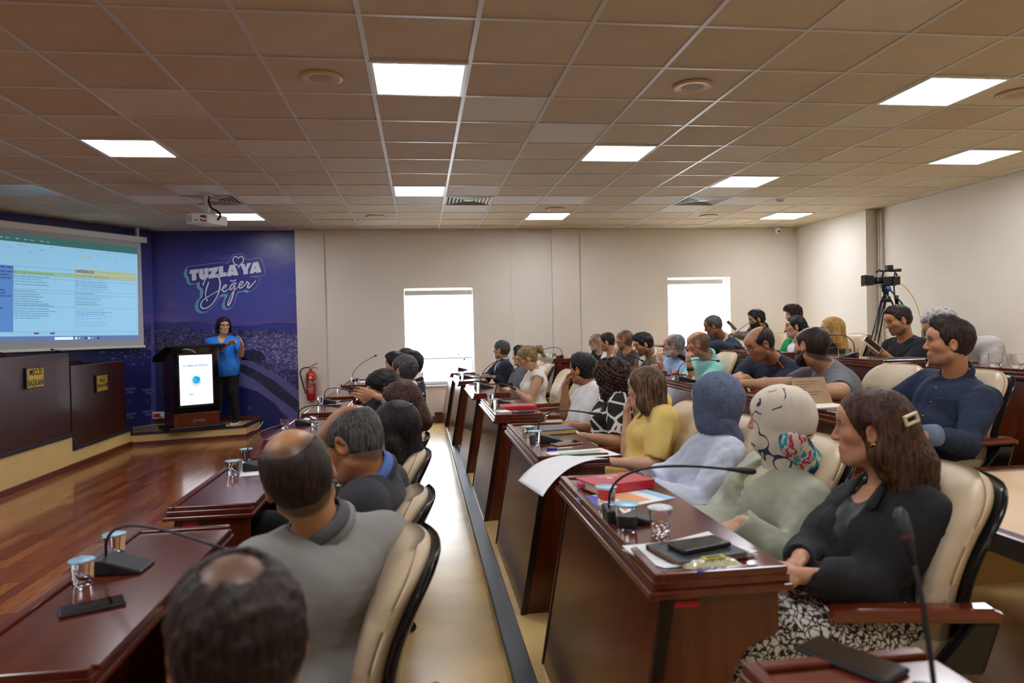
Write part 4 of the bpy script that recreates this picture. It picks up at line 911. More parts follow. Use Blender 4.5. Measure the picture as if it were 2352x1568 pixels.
def noise_print(name, cols, scale, warp=(1,1,1), rough=.8, detail=2, lo=.3, hi=.7):
    m = mat('print_'+name, cols[0], rough, var=0); nt, b, L = nodes(m); tc = nt.nodes.new('ShaderNodeTexCoord'); mp = nt.nodes.new('ShaderNodeMapping'); mp.inputs['Scale'].default_value = warp
    L.new(tc.outputs['Object'], mp.inputs[0]); n = nt.nodes.new('ShaderNodeTexNoise'); n.inputs['Scale'].default_value = scale; n.inputs['Detail'].default_value = detail; L.new(mp.outputs[0], n.inputs[0])
    cr = nt.nodes.new('ShaderNodeValToRGB'); cr.color_ramp.interpolation = 'CONSTANT'; e = cr.color_ramp.elements
    for i, c in enumerate(cols):
        pos = lo+(hi-lo)*i/len(cols) if i else 0; el = e[i] if i < 2 else e.new(pos); el.position = pos; el.color = (*lin(c),1)
    L.new(n.outputs[0], cr.inputs[0]); L.new(cr.outputs[0], b.inputs['Base Color']); return m
def scribble_print(name, base, line, scale=14, band=.018):
    m = mat('print_'+name, base, .75, var=0); nt, b, L = nodes(m); tc = nt.nodes.new('ShaderNodeTexCoord')
    n = nt.nodes.new('ShaderNodeTexNoise'); n.inputs['Scale'].default_value = scale; n.inputs['Detail'].default_value = 1; L.new(tc.outputs['Object'], n.inputs[0])
    n2 = nt.nodes.new('ShaderNodeTexNoise'); n2.inputs['Scale'].default_value = scale*.55; L.new(tc.outputs['Object'], n2.inputs[0])
    a = nt.nodes.new('ShaderNodeMath'); a.operation = 'SUBTRACT'; a.inputs[1].default_value = .5; L.new(n.outputs[0], a.inputs[0]); ab = nt.nodes.new('ShaderNodeMath'); ab.operation = 'ABSOLUTE'; L.new(a.outputs[0], ab.inputs[0])
    lt = nt.nodes.new('ShaderNodeMath'); lt.operation = 'LESS_THAN'; lt.inputs[1].default_value = band; L.new(ab.outputs[0], lt.inputs[0]); gt = nt.nodes.new('ShaderNodeMath'); gt.operation = 'GREATER_THAN'; gt.inputs[1].default_value = .53; L.new(n2.outputs[0], gt.inputs[0])
    mu = nt.nodes.new('ShaderNodeMath'); mu.operation = 'MULTIPLY'; L.new(lt.outputs[0], mu.inputs[0]); L.new(gt.outputs[0], mu.inputs[1])
    mx = nt.nodes.new('ShaderNodeMix'); mx.data_type = 'RGBA'; mx.inputs[6].default_value = (*lin(base),1); mx.inputs[7].default_value = (*lin(line),1); L.new(mu.outputs[0], mx.inputs[0]); L.new(mx.outputs[2], b.inputs['Base Color']); return m
M_eyew = mat('eye_white', 'd8d0c8', .2, var=0); M_iris = mat('eye_iris', '2a1a10', .1, var=0)
UP = V3(0,0,1)
class Person:
    """joints in world coordinates; +f is where the chest faces, +l the person's left"""
    def __init__(s, label, head, hyaw, hips, face=180, neck=None, hpitch=0, hroll=0, hs=1., bw=1., skin='c79a78', belly=0., bust=0., female=False, tier=2, stand=False, zfloor=0., shw=None, group=None, hfwd=0):
        s.female = female; s.tier = tier; s.hs = hs; s.label = label; s.skin = np.array(lin(skin), np.float32)
        s.h = {0:.0085, 1:.0105, 2:.0135, 3:.017}[tier]; s.hh = {0:.0042, 1:.0048, 2:.006, 3:.0085}[tier]
        s.C = np.asarray(head, np.float32); s.H = np.asarray(hips, np.float32); a = math.radians(face); s.f = V3(math.cos(a), math.sin(a), 0); s.l = np.cross(UP, s.f)
        ya, pa, ra = math.radians(hyaw), math.radians(hpitch), math.radians(hroll)
        f = V3(math.cos(ya)*math.cos(pa), math.sin(ya)*math.cos(pa), -math.sin(pa)); l = nrm(np.cross(UP, f)); u = np.cross(f, l)
        s.hf = f; s.hl = l*math.cos(ra)+u*math.sin(ra); s.hu = u*math.cos(ra)-l*math.sin(ra)
        s.N = np.asarray(neck, np.float32) if neck is not None else s.C - s.hu*.170*hs - s.hf*.040*hs
        s.u = nrm(s.N-s.H); s.tf = nrm(s.f - s.u*(s.f@s.u)); s.l = np.cross(s.u, s.tf); s.T = float(np.linalg.norm(s.N-s.H)); s.bw = bw
        s.zf = zfloor; s.stand = stand; sw = shw or (.165 if female else .188); s.sw = sw*bw
        s.S = {1: s.N - s.u*.066 + s.l*s.sw, -1: s.N - s.u*.066 - s.l*s.sw}
        s.B = {}; s.belly = belly; s.bust = bust
        s.root = link('person', None, None, (s.H[0], s.H[1], zfloor)); tag(s.root, label, 'person', group)
        s.off = V3(s.H[0], s.H[1], zfloor); s.hands = []; s.fine = []; s.E = {}; s.Wr = {}
        s.torso()
    def hp(s, f, l, u): return s.C + (s.hf*f + s.hl*l + s.hu*u)*s.hs
    def tp(s, f, l, t): return s.H + s.u*(s.T*t) + s.tf*f + s.l*l
    def torso(s):
        w = s.bw; ax = (s.tf, s.l, s.u); b = s.belly; T = s.T/.5
        fem = s.female
        s.B['torso'] = [Ell(s.tp(0,0,.05), ax, (.125*w+b*.3, (.175 if fem else .165)*w, .125*T)), Ell(s.tp(.015+b*.5,0,.34), ax, (.105*w+b, (.135 if fem else .15)*w+b*.7, .15*T)),
            Ell(s.tp(.005,0,.64), ax, (.115*w+b*.3, (.15 if fem else .172)*w+b*.3, .18*T)), Cone(s.S[1]-s.l*.03, s.S[-1]+s.l*.03, .054*w)]
        s.B['trap'] = [Cone(s.N-s.u*.006, s.S[k]-s.l*k*.06+s.u*.016, .038*w, .038*w) for k in (1,-1)]
        if s.bust: s.B['torso'] += [Ell(s.tp(.075,k*.070,.54), ax, (.05+s.bust, .066, .068)) for k in (1,-1)]
        r = .047 if fem else .058
        s.B['neck'] = [Cone(s.N-s.u*.03, s.hp(-.022,0,-.06), r*1.08, r)]
    def arm(s, side, elbow, wrist, hd=None, hn=None, curl=.5, spread=1., r=1., fine=False, thumb=1., visible=True):
        S = s.S[side]; E = np.asarray(elbow, np.float32); Wt = np.asarray(wrist, np.float32); q = (.88 if s.female else 1.)*r*s.bw**.5
        # keep anatomical lengths
        L1, L2 = (.265,.235) if s.female else (.285,.25)
        D = Wt-S; dist = float(np.linalg.norm(D)); dn = nrm(D); dist = min(max(dist, .12), (L1+L2)*.985); Wt = S + dn*dist
        a_ = (L1*L1-L2*L2+dist*dist)/(2*dist); hh_ = math.sqrt(max(1e-5, L1*L1-a_*a_)); pole = E - S - dn*float((E-S)@dn); pole = nrm(pole) if np.linalg.norm(pole) > 1e-3 else nrm(np.cross(dn, s.l)); E = S + dn*a_ + pole*hh_
        d = nrm(E-S); d2 = nrm(Wt-E)
        s.E[side] = E; s.Wr[side] = Wt
        s.B['uarm%d' % side] = [Cone(S, E, .050*q, .039*q), Ell(S*.6+E*.4, (d, nrm(np.cross(d, V3(.3,.2,.9))), nrm(np.cross(d, np.cross(d, V3(.3,.2,.9))))), (.10,.047*q,.049*q))]
        s.B['farm%d' % side] = [Cone(E, Wt, .041*q, .027*q), Cone(E+d2*.04, E+d2*.12, .041*q, .036*q)]
        hd = nrm(hd) if hd is not None else d2; hn = np.asarray(hn, np.float32) if hn is not None else V3(0,0,-1)
        hn = nrm(hn - hd*(hn@hd)); lat = np.cross(hd, hn)*side   # toward the thumb
        hs = .9 if s.female else 1.; P = []
        P.append(Cone(Wt-hd*.01, Wt+hd*.03*hs, .024*hs, .022*hs)); P.append(Ell(Wt+hd*.052*hs, (hd, lat, hn), (.05*hs,.041*hs,.017*hs)))
        for i, (o, Ls, ph) in enumerate(((.030,.072,.0),(.010,.080,.1),(-.010,.075,.2),(-.029,.060,.3))):
            p = Wt + hd*(.088-.004*i*(i>1))*hs + lat*o*hs; ang = curl*(.9+.15*i)*.75; v = hd
            for j, fr in enumerate((.45,.32,.23)):
                ca, sa = math.cos(ang), math.sin(ang); v2 = nrm(hd*ca + hn*sa + lat*o*1.2*spread*.25); e = p + v2*Ls*fr*hs; P.append(Cone(p, e, .0092*hs-.0009*j, .0086*hs-.0009*j)); p = e; ang += curl*.95
        t0 = Wt + hd*.022*hs + lat*.026*hs; t1 = t0 + nrm(hd*.75+lat*.6*thumb+hn*.3)*.042*hs; t2 = t1 + nrm(hd*.9+lat*.12*thumb+hn*.35*curl)*.032*hs
        P += [Cone(t0, t1, .014*hs, .0115*hs), Cone(t1, t2, .011*hs, .0088*hs)]
        s.B['hand%d' % side] = P
        if fine: c = Wt+hd*.08; s.fine.append((c-.10, c+.10, .006))
        return s
    def rest_arm(s, side, out=.05, fwd=.10, reach=.22, up=.02, **k):
        """relaxed: upper arm down, forearm forward"""
        S = s.S[side]; E = S - UP*.255 + s.f*fwd + s.l*side*out; Wt = E + s.f*reach + UP*up - s.l*side*.09
        return s.arm(side, E, Wt, **k)
    def legs(s, knees=None, spread=.10, fwd=.42, ankle_back=0.0):
        P = []; s.feet = []
        f = s.f
        for k in (1,-1):
            hip = s.H + s.l*k*.085 - UP*.01
            if s.stand: kn = np.array([hip[0], hip[1], s.zf+.47]) + s.l*k*.02 + f*.03; an = np.array([hip[0], hip[1], s.zf+.075]) + s.l*k*.05 - f*.02
            else: kn = s.H + f*fwd + s.l*k*spread + UP*(.045); an = np.array([kn[0], kn[1], s.zf+.08]) - f*ankle_back; 
            r = s.bw; P += [Cone(hip, kn, .088*r, .06*r), Cone(kn, an, .058*r, .038*r)]; s.feet.append((an, k))
        s.B['legs'] = P; return s
    def headprims(s):
        A = (s.hf, s.hl, s.hu); q = s.hs; p = s.hp; E = lambda f, l, u, a, b, c: Ell(p(f,l,u), A, (a*q,b*q,c*q)); fem = s.female
        w = .95 if fem else 1.
        L = [('u',.03,E(-.014,0,.034,.100,.077,.083)), ('u',.03,E(-.035,0,.0,.070,.070,.075)), ('u',.03,E(.028,0,-.028,.060,.059*w,.078)), ('u',.025,E(.038,0,-.078,.042,.046*w,.034)),
             ('u',.02,E(.069,0,-.096,.021,.025*w,.019)), ('u',.02,E(.055,0,.045,.040,.062,.040))]
        for k in (1,-1):
            L += [('u',.02,E(.052,k*.040,-.012,.028,.024,.024)), ('u',.014,Cone(p(.080,k*.012,.024), p(.070,k*.046,.026), .010*q, .008*q)), ('u',.02,Cone(p(.0,k*.052*w,-.062), p(.05,k*.030,-.093), .018*q, .016*q)),
                  ('s',.012,E(.098,k*.031,.007,.020,.019,.011)), ('u',.005,E(.0715,k*.031,.008,.0125,.016,.0125))]
        L += [('u',.010,Cone(p(.084,0,.018), p(.1055,0,-.023), .0068*q, .0088*q)), ('u',.008,E(.0985,0,-.029,.0135,.0140,.0085)), ('u',.014,E(.072,0,-.062,.018,.031,.024)),
              ('u',.007,E(.0865,0,-.0575,.008,.022,.0050)), ('u',.007,E(.0855,0,-.0685,.008,.019,.0058)), ('s',.004,Cone(p(.0965,.021,-.063), p(.0965,-.021,-.063), .0022*q))]
        for k in ((1,-1) if not s.noear else ()):
            el = nrm(s.hl*k*1. - s.hf*.45); ef = nrm(s.hf - el*(s.hf@el)); eu = np.cross(ef, el)
            L += [('u',.008,Ell(p(-.010,k*.078,-.006), (ef, el, eu), (.020*q,.010*q,.033*q))), ('s',.006,Ell(p(-.006,k*.089,-.004), (ef, el, eu), (.011*q,.009*q,.021*q)))]
        return L
    def build_body(s, lips=1., stubble=0., stub_col='3a2c24', brow='1c1410', buzz=None, browt=1., keep=('torso','trap','neck','uarm1','uarm-1','farm1','farm-1','hand1','hand-1'), brow_down=0., cheeks=.0):
        c = s.C; r = .155*s.hs; fine = [(c-r, c+r, s.hh)] + s.fine
        pr = [(kk, x) for kk in keep if kk in s.B for i_, x in enumerate(s.B[kk]) if s.bare or kk != 'torso' or i_ >= 2]
        if 'legs' in s.B and s.bare: pr += [('legs', x) for x in s.B['legs']]
        lo = np.min([x.box(.03)[0] for _, x in pr]+[c-r], 0); hi = np.max([x.box(.03)[1] for _, x in pr]+[c+r], 0)
        F = Field(lo, hi, s.h*1.7, fine)
        for kk, x in pr: F.put(x, 'u', .006 if kk.startswith('hand') else .03, 0)
        for op, k, x in s.headprims(): F.put(x, op, k*s.hs)
        V, Q = F.mesh(); loc = (V-s.C)/s.hs; a, b, d = loc@s.hf, loc@s.hl, loc@s.hu
        col = np.tile(s.skin, (len(V),1)).astype(np.float32); near = (np.abs(a) < .14)&(np.abs(b) < .12)&(d > -.14)&(d < .14)
        def mix(w, c2): nonlocal col; w = (np.clip(w, 0, 1)*near)[:,None]; col = col*(1-w) + np.array(lin(c2) if isinstance(c2, str) else c2, np.float32)*w
        g = lambda x, s_: np.exp(-(x/s_)**2)
        # cheeks, nose and ears a touch redder
        red = s.skin*np.array([1.06,.78,.72], np.float32)
        mix(.5*g(np.hypot(a-.10, d+.028), .025), red); mix(.45*g(np.hypot(np.abs(b)-.048, d+.022), .024)*(a > .03), red); mix(.5*(np.abs(b) > .074)*(d > -.045)*(d < .03)*(a < .02), red)
        if stubble:
            jw = np.clip((-.030-d)/.018, 0, 1)*np.clip((a-.0+.4*np.clip(-d-.05,0,.1))/.02, 0, 1) * (1-g(np.hypot(b/.026, (d+.062)/.010)*.03, .022)); must = g((d+.047)/.009*.01, .01)*(np.abs(b) < .03)*(a > .07)
            mix(stubble*np.clip(jw+must, 0, 1)*(a > -.01)*np.clip((d+.122+.25*np.clip(.03-a,0,.05))/.015, 0, 1), stub_col)
        if lips: mix(.55*lips*g(np.hypot(b/.023, (d+.063)/.0085), .9)*(a > .07), s.skin*np.array([.88,.52,.50], np.float32))
        # brows, lids
        bd = d - (.030-brow_down) - .004*np.cos(np.abs(b)*40) + .12*np.clip(np.abs(b)-.042,0,1)
        mix(.9*browt*g(bd, .0055*max(.8,browt))*((np.abs(b) > .011)&(np.abs(b) < .054))*(a > .05), brow)
        ex, ey = np.abs(b)-.031, d-.0075
        lid = s.skin*np.array([.62,.50,.46], np.float32); mix(.6*g(np.hypot(ex/.019, ey/.012), 1.)*(a > .05), lid)
        s.eye_paint(mix, a, b, d, g, ex, ey)
        if buzz: # very short hair printed on the scalp
            bc, amt, top, rec = buzz
            m = np.clip((.030-(.86*a-.5*d) )/.010, 0, 1)*np.clip((.050-(.5*a-.87*d))/.012, 0, 1)*(1-g(np.hypot((a+.005)/.03, (d+.006)/.045), .9)*(np.abs(b) > .065))
            tb = np.clip((np.hypot((a-.03)/ (.085+rec), b/(.045+rec*.5)) -1)/.25, 0, 1) if top else 1
            tb = np.where(d > .03, tb, 1); mix(amt*m*tb, bc)
        me = np_mesh('body', V-s.off, Q, M_skin, col); s.body = link('body', me, s.root)
        dm = s.body.modifiers.new('lighten', 'DECIMATE'); dm.ratio = .55; dg = bpy.context.evaluated_depsgraph_get(); m2 = bpy.data.meshes.new_from_object(s.body.evaluated_get(dg)); s.body.modifiers.clear(); s.body.data = m2; bpy.data.meshes.remove(me); m2.name = 'body'
        m2.polygons.foreach_set('use_smooth', [True]*len(m2.polygons)); return s
    eyes = 'open'; noear = False; bare = False
    def eye_paint(s, mix, a, b, d, g, ex, ey):
        if s.eyes == 'open':
            m = (a > .06)*(np.abs(b) < .06); mix(1.2*np.clip(1.25-np.hypot(ex/.0145, ey/.0062), 0, 1)*m, 'c9bfb6'); mix(1.6*np.clip(1.3-np.hypot(ex/.0062, ey/.0066), 0, 1)*m, '1a100c')
            mix(.9*g((ey-.0075-.0*ex)/.0026, 1.)*(np.abs(ex) < .017)*m, '1c120e')
        else: mix(.9*g((ey+.005)/.0028, 1.)*(np.abs(ex) < .016)*(a > .06), '20140f')
    # ------------------------------------------------------------ garments
    def wear(s, name, m, regions, infl=.012, k=.03, clips=(), cuts=(), adds=(), wr=(.007, 26), seed=1, label=None, h=None, warp=None, mi=None):
        pr = [x for r in regions if r in s.B for x in s.B[r]] + list(adds)
        lo = np.min([x.box(infl+.03)[0] for x in pr], 0); hi = np.max([x.box(infl+.03)[1] for x in pr], 0)
        F = Field(lo, hi, h or s.h)
        ar = set(id(x) for r in regions if r[:4] in ('uarm','farm') for x in s.B.get(r, []))
        for x in pr: F.put(x, 'u', (.045 if name == 'jacket' else .026) if id(x) in ar else k, infl)
        if wr: F.noise(wr[0]*.45, wr[1]*2.6, seed, warp, True); F.noise(wr[0]*.9, wr[1]*1.3, seed+7)
        for n, c in clips: F.clip(n, c)
        for x in cuts: F.put(x, 's', .006)
        V, Q = F.mesh()
        if not len(V): return None
        V = relax(V, Q, 2)
        o = link(name, np_mesh(name, V-s.off, Q, m), s.root)
        if label: o['label'] = label
        return o
    def collar_cut(s, r=.062, up=.0, fwd=.012):
        na = nrm(s.hp(-.022,0,-.06)-s.N); return Cone(s.N + na*(.012+up) + s.tf*fwd, s.N + na*.2 + s.tf*(fwd+.01), r, r*1.25)
    def vcut(s, depth=.20, w=.07, top=.075):
        """wedge opening down the chest"""
        n = 6; out = []
        for i in range(n):
            t = i/(n-1); out.append(Cone(s.N + s.tf*(.06+.10*min(1,t*1.6)) - s.u*(depth*t-.02), s.N + s.tf*(.20+.05*t) - s.u*(depth*t-.02), top*(1-t)+w*.15*t))
        return out
    def shirt(s, m, sleeve='short', infl=.011, neck='round', label=None, hem=None, wr=(.007,24), name='shirt', seed=1, k=.03, adds=(), cuts=()):
        reg = ['torso','trap','uarm1','uarm-1']; cl = []
        cu = list(cuts)
        if sleeve == 'long': reg += ['farm1','farm-1']
        F = None
        if neck == 'round': cu += [s.collar_cut(.058 if not s.female else .056, .0)]
        elif neck == 'v': cu += [s.collar_cut(.066)] + s.vcut(.15,.04,.062)
        elif neck == 'deep': cu += [s.collar_cut(.075)] + s.vcut(.13,.06,.085)
        elif neck == 'collar': cu += [s.collar_cut(.058, .01)]
        for sd in (1,-1):
            if sd not in s.E: continue
            S, E, Wt = s.S[sd], s.E[sd], s.Wr[sd]
            if sleeve == 'long': cu += [Cone(Wt+nrm(Wt-E)*.055, Wt+nrm(Wt-E)*.12, .058)] 
            elif sleeve == 'short': d = nrm(E-S); cu += [Cone(E-d*.045+d*.055, E+d*.1, .075)]
            elif sleeve == 'half': d = nrm(E-S); cu += [Cone(E+d*.035, E+d*.1, .075)]
            elif sleeve == 'none': d = nrm(E-S); cu += [Cone(S+d*.055+s.l*sd*.03, S+d*.30+s.l*sd*.03, .075)]
        cl.append((-s.u, -(s.H@s.u) + (hem if hem is not None else .06)))
        o = s.wear(name, m, reg, infl, k, cl, cu, adds, wr, seed, label)
        if neck == 'collar': s.collar(m)
        return o
    def collar(s, m, r=.066, hgt=.032, open_=.8, name='collar'):
        c = MB(); n = 22; na = nrm(s.hp(-.022,0,-.06)-s.N); nf = nrm(s.tf - na*(s.tf@na)); nl = np.cross(na, nf); N0 = s.N + na*.026 + nf*.004
        def fn(u, v):
            a = math.pi + (u-.5)*2*(math.pi-open_*.35); rr = r*(1.0 + (.18 if v > .5 else 0)*abs(v-.5)*2); zz = [hgt*v*2, hgt*(1-(v-.5)*2.2)][v > .5]
            p = N0 + nf*(math.cos(a)*rr*1.05) + nl*math.sin(a)*rr*1.06 + na*(zz - .022*math.cos(a)*.9) ; return p - s.off
        c.grid(fn, n, 7); o = c.build(name, m, s.root, smooth=True); so = o.modifiers.new('thick', 'SOLIDIFY'); so.thickness = .004; return o
    def lapels(s, m, depth=.24, name='lapel'):
        for sd in (1,-1):
            pts = [(.066,.05,.035),(.10,.085,-.03),(.135,.105,-.09),(.14,.07,-.11),(.15,.012,-depth),(.145,.02,-depth*.6),(.12,.045,-.08),(.075,.05,.01)]
            P = [s.N + s.tf*(a*(.92+.5*s.belly)) + s.l*sd*b*s.bw + s.u*c - s.off for a, b, c in pts]
            f = [(0,1,6,7),(1,2,3,6),(6,3,4,5)]
            o = MB().add(P, f if sd > 0 else [x[::-1] for x in f]).build(name, m, s.root, smooth=True); so = o.modifiers.new('thick', 'SOLIDIFY'); so.thickness = .006; so.offset = 0
    def jacket(s, m, shirt_m=None, label=None, depth=.24, infl=.017, wr=(.008,18), seed=3, lap=True, sleeve='long', name='jacket', hem=-.02, topr=.075):
        if shirt_m is not None: s.shirt(shirt_m, 'none', .012, 'collar', wr=None)
        cu = [s.collar_cut(.07)] + s.vcut(depth, .05, topr); reg = ['torso','trap','uarm1','uarm-1'] + (['farm1','farm-1'] if sleeve == 'long' else [])
        for sd in (1,-1):
            if sd not in s.E: continue
            S, E, Wt = s.S[sd], s.E[sd], s.Wr[sd]; d = nrm(Wt-E)
            if sleeve == 'long': cu += [Cone(Wt+d*.048, Wt+d*.12, .06)]
            else: d = nrm(E-S); cu += [Cone(E+d*.03, E+d*.1, .08)]
        o = s.wear(name, m, reg, infl, .035, [(-s.u, -(s.H@s.u)+.07)], cu, (), wr, seed, label)
        if lap: s.lapels(m, depth)
        # stand of the collar around the back of the neck
        c = MB(); na = nrm(s.hp(-.022,0,-.06)-s.N); nf = nrm(s.tf - na*(s.tf@na)); nl = np.cross(na, nf); N0 = s.N + na*.004
        def fn(u, v):
            a = math.pi + (u-.5)*2*2.0; rr = (.062 if not s.female else .058)*(1+.35*v); return N0 + nf*(math.cos(a)*rr+.006) + nl*math.sin(a)*rr*1.1 + na*(.045*(1-v)-.015*math.cos(a)-.004) - s.off
        o2 = c.grid(fn, 18, 4).build('collar', m, s.root, smooth=True); so = o2.modifiers.new('thick', 'SOLIDIFY'); so.thickness = .006
        return o
    def trousers(s, m, infl=.016, name='trousers', wr=(.004,20), shoes=None, skirt=False):
        if 'legs' not in s.B: return
        adds = [s.B['torso'][0]]
        if skirt:
            (a1, k1), (a2, k2) = s.feet; kn = [x.b for x in s.B['legs'][0::2]]; mid = (kn[0]+kn[1])/2; adds += [Cone(s.H+s.f*.05, mid, .13, .12), Cone(mid, mid-UP*.30-s.f*.02, .13, .17), Cone(kn[0], kn[0]-UP*.3, .09,.11), Cone(kn[1], kn[1]-UP*.3, .09,.11), Cone(s.H+s.l*.085, kn[0], .10,.078), Cone(s.H-s.l*.085, kn[1], .10,.078)]
        zc = s.zf+.055
        s.wear(name, m, ['legs'], infl, .03, [((0,0,-1), -zc), (s.u, s.H@s.u+.10)], (), adds, wr, 5, h=max(s.h, .014 if skirt else .022))
        sm = shoes or M_black
        for an, k in s.feet:
            t = s.f*.12; P = [Cone(an-UP*.02, an-UP*.03+t*.3, .042, .04), Cone(an-UP*.035+t*.2, an-UP*.048+t*1.15, .04, .030)]
            lo = np.min([x.box(.02)[0] for x in P], 0); hi = np.max([x.box(.02)[1] for x in P], 0); F = Field(lo, hi, .015)
            for x in P: F.put(x, 'u', .02)
            F.clip((0,0,-1), -(s.zf+.002)); V, Q = F.mesh(); link('shoe', np_mesh('shoe', V-s.off, Q, sm), s.root)
    # ------------------------------------------------------------ hair, scarves, glasses
    def hair(s, m, style='short', t=.010, vol=0., noise=(.003, 90), length=.0, bald=None, part=0, name='hair', hl=.030, adds=(), seed=2, back=0., warp=None, h=None, nape=.05, fringe=0., sharp=False, ears=True):
        A = (s.hf, s.hl, s.hu); q = s.hs; p = s.hp; E = lambda f, l, u, a, b, c: Ell(p(f,l,u), A, (a*q,b*q,c*q))
        pr = [E(-.014,0,.034,.100+t,.077+t,.083+t), E(-.035,0,.0,.070+t,.070+t,.075+t)]
        if vol: pr += [E(.02,0,.085+vol*.3,.075,.062,.04+vol)]
        lo_ = p(0,0,0)-.17*q; hi_ = p(0,0,0)+.17*q; pr2 = []
        if style == 'long' or style == 'bob':
            for k in (1,-1):
                pr2 += [Cone(p(-.02,k*.070,.03), p(-.03,k*.080,-.06-length*.2), .030*q, .036*q)]
                if length > .05: pr2 += [Cone(p(-.03,k*.078,-.06), p(-.045+back,k*.075,-.06-length), .036*q, .030*q)]
            pr2 += [Cone(p(-.065,0,.0), p(-.075+back*.5,0,-.06-length*.9), .06*q, .055*q)]
        pr2 += list(adds)
        for x in pr2: b0, b1 = x.box(.02); lo_ = np.minimum(lo_, b0); hi_ = np.maximum(hi_, b1)
        F = Field(lo_, hi_, h or max(s.hh*1.1, .0050))
        for x in pr: F.put(x, 'u', .02*q)
        # hairline
        n1 = nrm(s.hf*.86 - s.hu*.5); F.clip(n1, float(n1@p(0,0,0)) + hl*q, .012*q)
        if style in ('short','crop'):
            n2 = nrm(s.hf*.5 - s.hu*.87); F.clip(n2, float(n2@p(0,0,0)) + nape*q, .008*q)
        for x in pr2: F.put(x, 'u', .02*q)
        if style != 'short': # open the face again
            F.put(E(.085,0,-.035,.075,.066,.095), 's', .01*q)
        if ears:
            for k in (1,-1): F.put(E(.0,k*.090,-.012,.030,.022,.040), 's', .008*q)
        if bald: F.put(E(bald[0],0,bald[1],bald[2],bald[3],bald[4]), 's', .012*q)
        if noise: F.noise(noise[0], noise[1], seed, warp, sharp); F.noise(min(noise[0]*.6, .003), noise[1]*2.6, seed+3, warp if warp is not None else (1,1,.45), True)
        V, Q = F.mesh()
        if len(V): link(name, np_mesh(name, relax(V, Q, 1)-s.off, Q, m), s.root)
        return s
    def beard(s, m, t=.006, mous=True, low=-.03):
        A = (s.hf, s.hl, s.hu); q = s.hs; p = s.hp; E = lambda f, l, u, a, b, c: Ell(p(f,l,u), A, (a*q,b*q,c*q)); F = Field(p(.03,0,-.06)-.11*q, p(.03,0,-.06)+.11*q, max(s.hh, .0045))
        for x in (E(.028,0,-.028,.060+t,.059+t,.078+t), E(.038,0,-.078,.042+t,.046+t,.034+t), E(.066,0,-.096,.020+t,.024+t,.018+t), E(.078,0,-.062,.018+t*.8,.030+t*.5,.022+t)): F.put(x, 'u', .02)
        for k in (1,-1): F.put(Cone(p(.0,k*.052,-.062), p(.05,k*.030,-.093), (.018+t)*q, (.016+t)*q), 'u', .02)
        n = nrm(s.hu*.92 + s.hf*.38); F.clip(n, float(n@p(.08,0,-.040)), .01)      # upper edge, higher near the ears
        F.clip(-s.hf, -float(s.hf@p(-.004,0,0)), .006); F.put(E(.096,0,-.063,.03,.021,.0085), 's', .005)
        F.noise(.0018, 160, 4)
        V, Q = F.mesh()
        if len(V): link('beard', np_mesh('beard', V-s.off, Q, m), s.root)
        if mous:
            F = Field(p(.09,0,-.05)-.05*q, p(.09,0,-.05)+.05*q, max(s.hh*.8, .004))
            for k in (1,-1): F.put(Cone(p(.097,k*.004,-.047), p(.085,k*.030,-.057), .0068*q, .0045*q), 'u', .006)
            V, Q = F.mesh()
            if len(V): link('moustache', np_mesh('moustache', V-s.off, Q, m), s.root)
        return s
    def glasses(s, m=None, w=.024, hgt=.018, rim=.0017, lens=True):
        m = m or M_black; g = s.root; q = s.hs
        for k in (1,-1):
            ring = [s.hp(.097-.006*abs(math.cos(2*math.pi*i/20)), k*(.033+w*math.cos(2*math.pi*i/20)), .004+hgt*math.sin(2*math.pi*i/20)) - s.off for i in range(21)]
            MB().tube(ring, rim*q, 6, cap=False).build('glasses_rim', m, g, smooth=True)
            if lens: MB().add([Vector(v) for v in ring[:-1]], [tuple(range(20))]).build('lens', MATS.get('lens_glass') or mat('lens_glass', 'f2f6fa', .03, var=0, alpha=.12), g)
            MB().tube([s.hp(.090,k*.057,.010)-s.off, s.hp(.05,k*.078,.012)-s.off, s.hp(-.005,k*.085,.010)-s.off, s.hp(-.025,k*.084,-.012)-s.off], rim*1.05*q, 6).build('glasses_temple', m, g, smooth=True)
        MB().tube([s.hp(.098,.009,.010)-s.off, s.hp(.102,0,.013)-s.off, s.hp(.098,-.009,.010)-s.off], rim*q, 6).build('glasses_bridge', m, g, smooth=True)
        return s
    def scarf(s, m, label=None, tail=None, tail_m=None, seed=4, face=(.128,0,-.010,.088,.057,.084)):
        A = (s.hf, s.hl, s.hu); q = s.hs; p = s.hp; E = lambda f, l, u, a, b, c: Ell(p(f,l,u), A, (a*q,b*q,c*q))
        pr = [E(-.020,0,.034,.116,.095,.098), E(-.05,0,-.01,.086,.088,.09), E(.028,0,-.05,.072,.074,.086), E(.045,0,-.095,.045,.05,.035), Cone(p(-.02,0,-.08), s.N+s.tf*.02+s.u*.01, .078*q, .088*q)]
        F = Field(np.min([x.box(.02)[0] for x in pr], 0), np.max([x.box(.02)[1] for x in pr], 0), s.hh*1.2)
        for x in pr: F.put(x, 'u', .03)
        F.noise(.0026, 42, seed, (1.2,1.2,.7), True); F.noise(.003, 24, seed+9); F.put(E(*face), 's', .006)
        V, Q = F.mesh(); V = relax(V, Q, 2); o = link('headscarf', np_mesh('headscarf', V-s.off, Q, m), s.root)
        if label: o['label'] = label
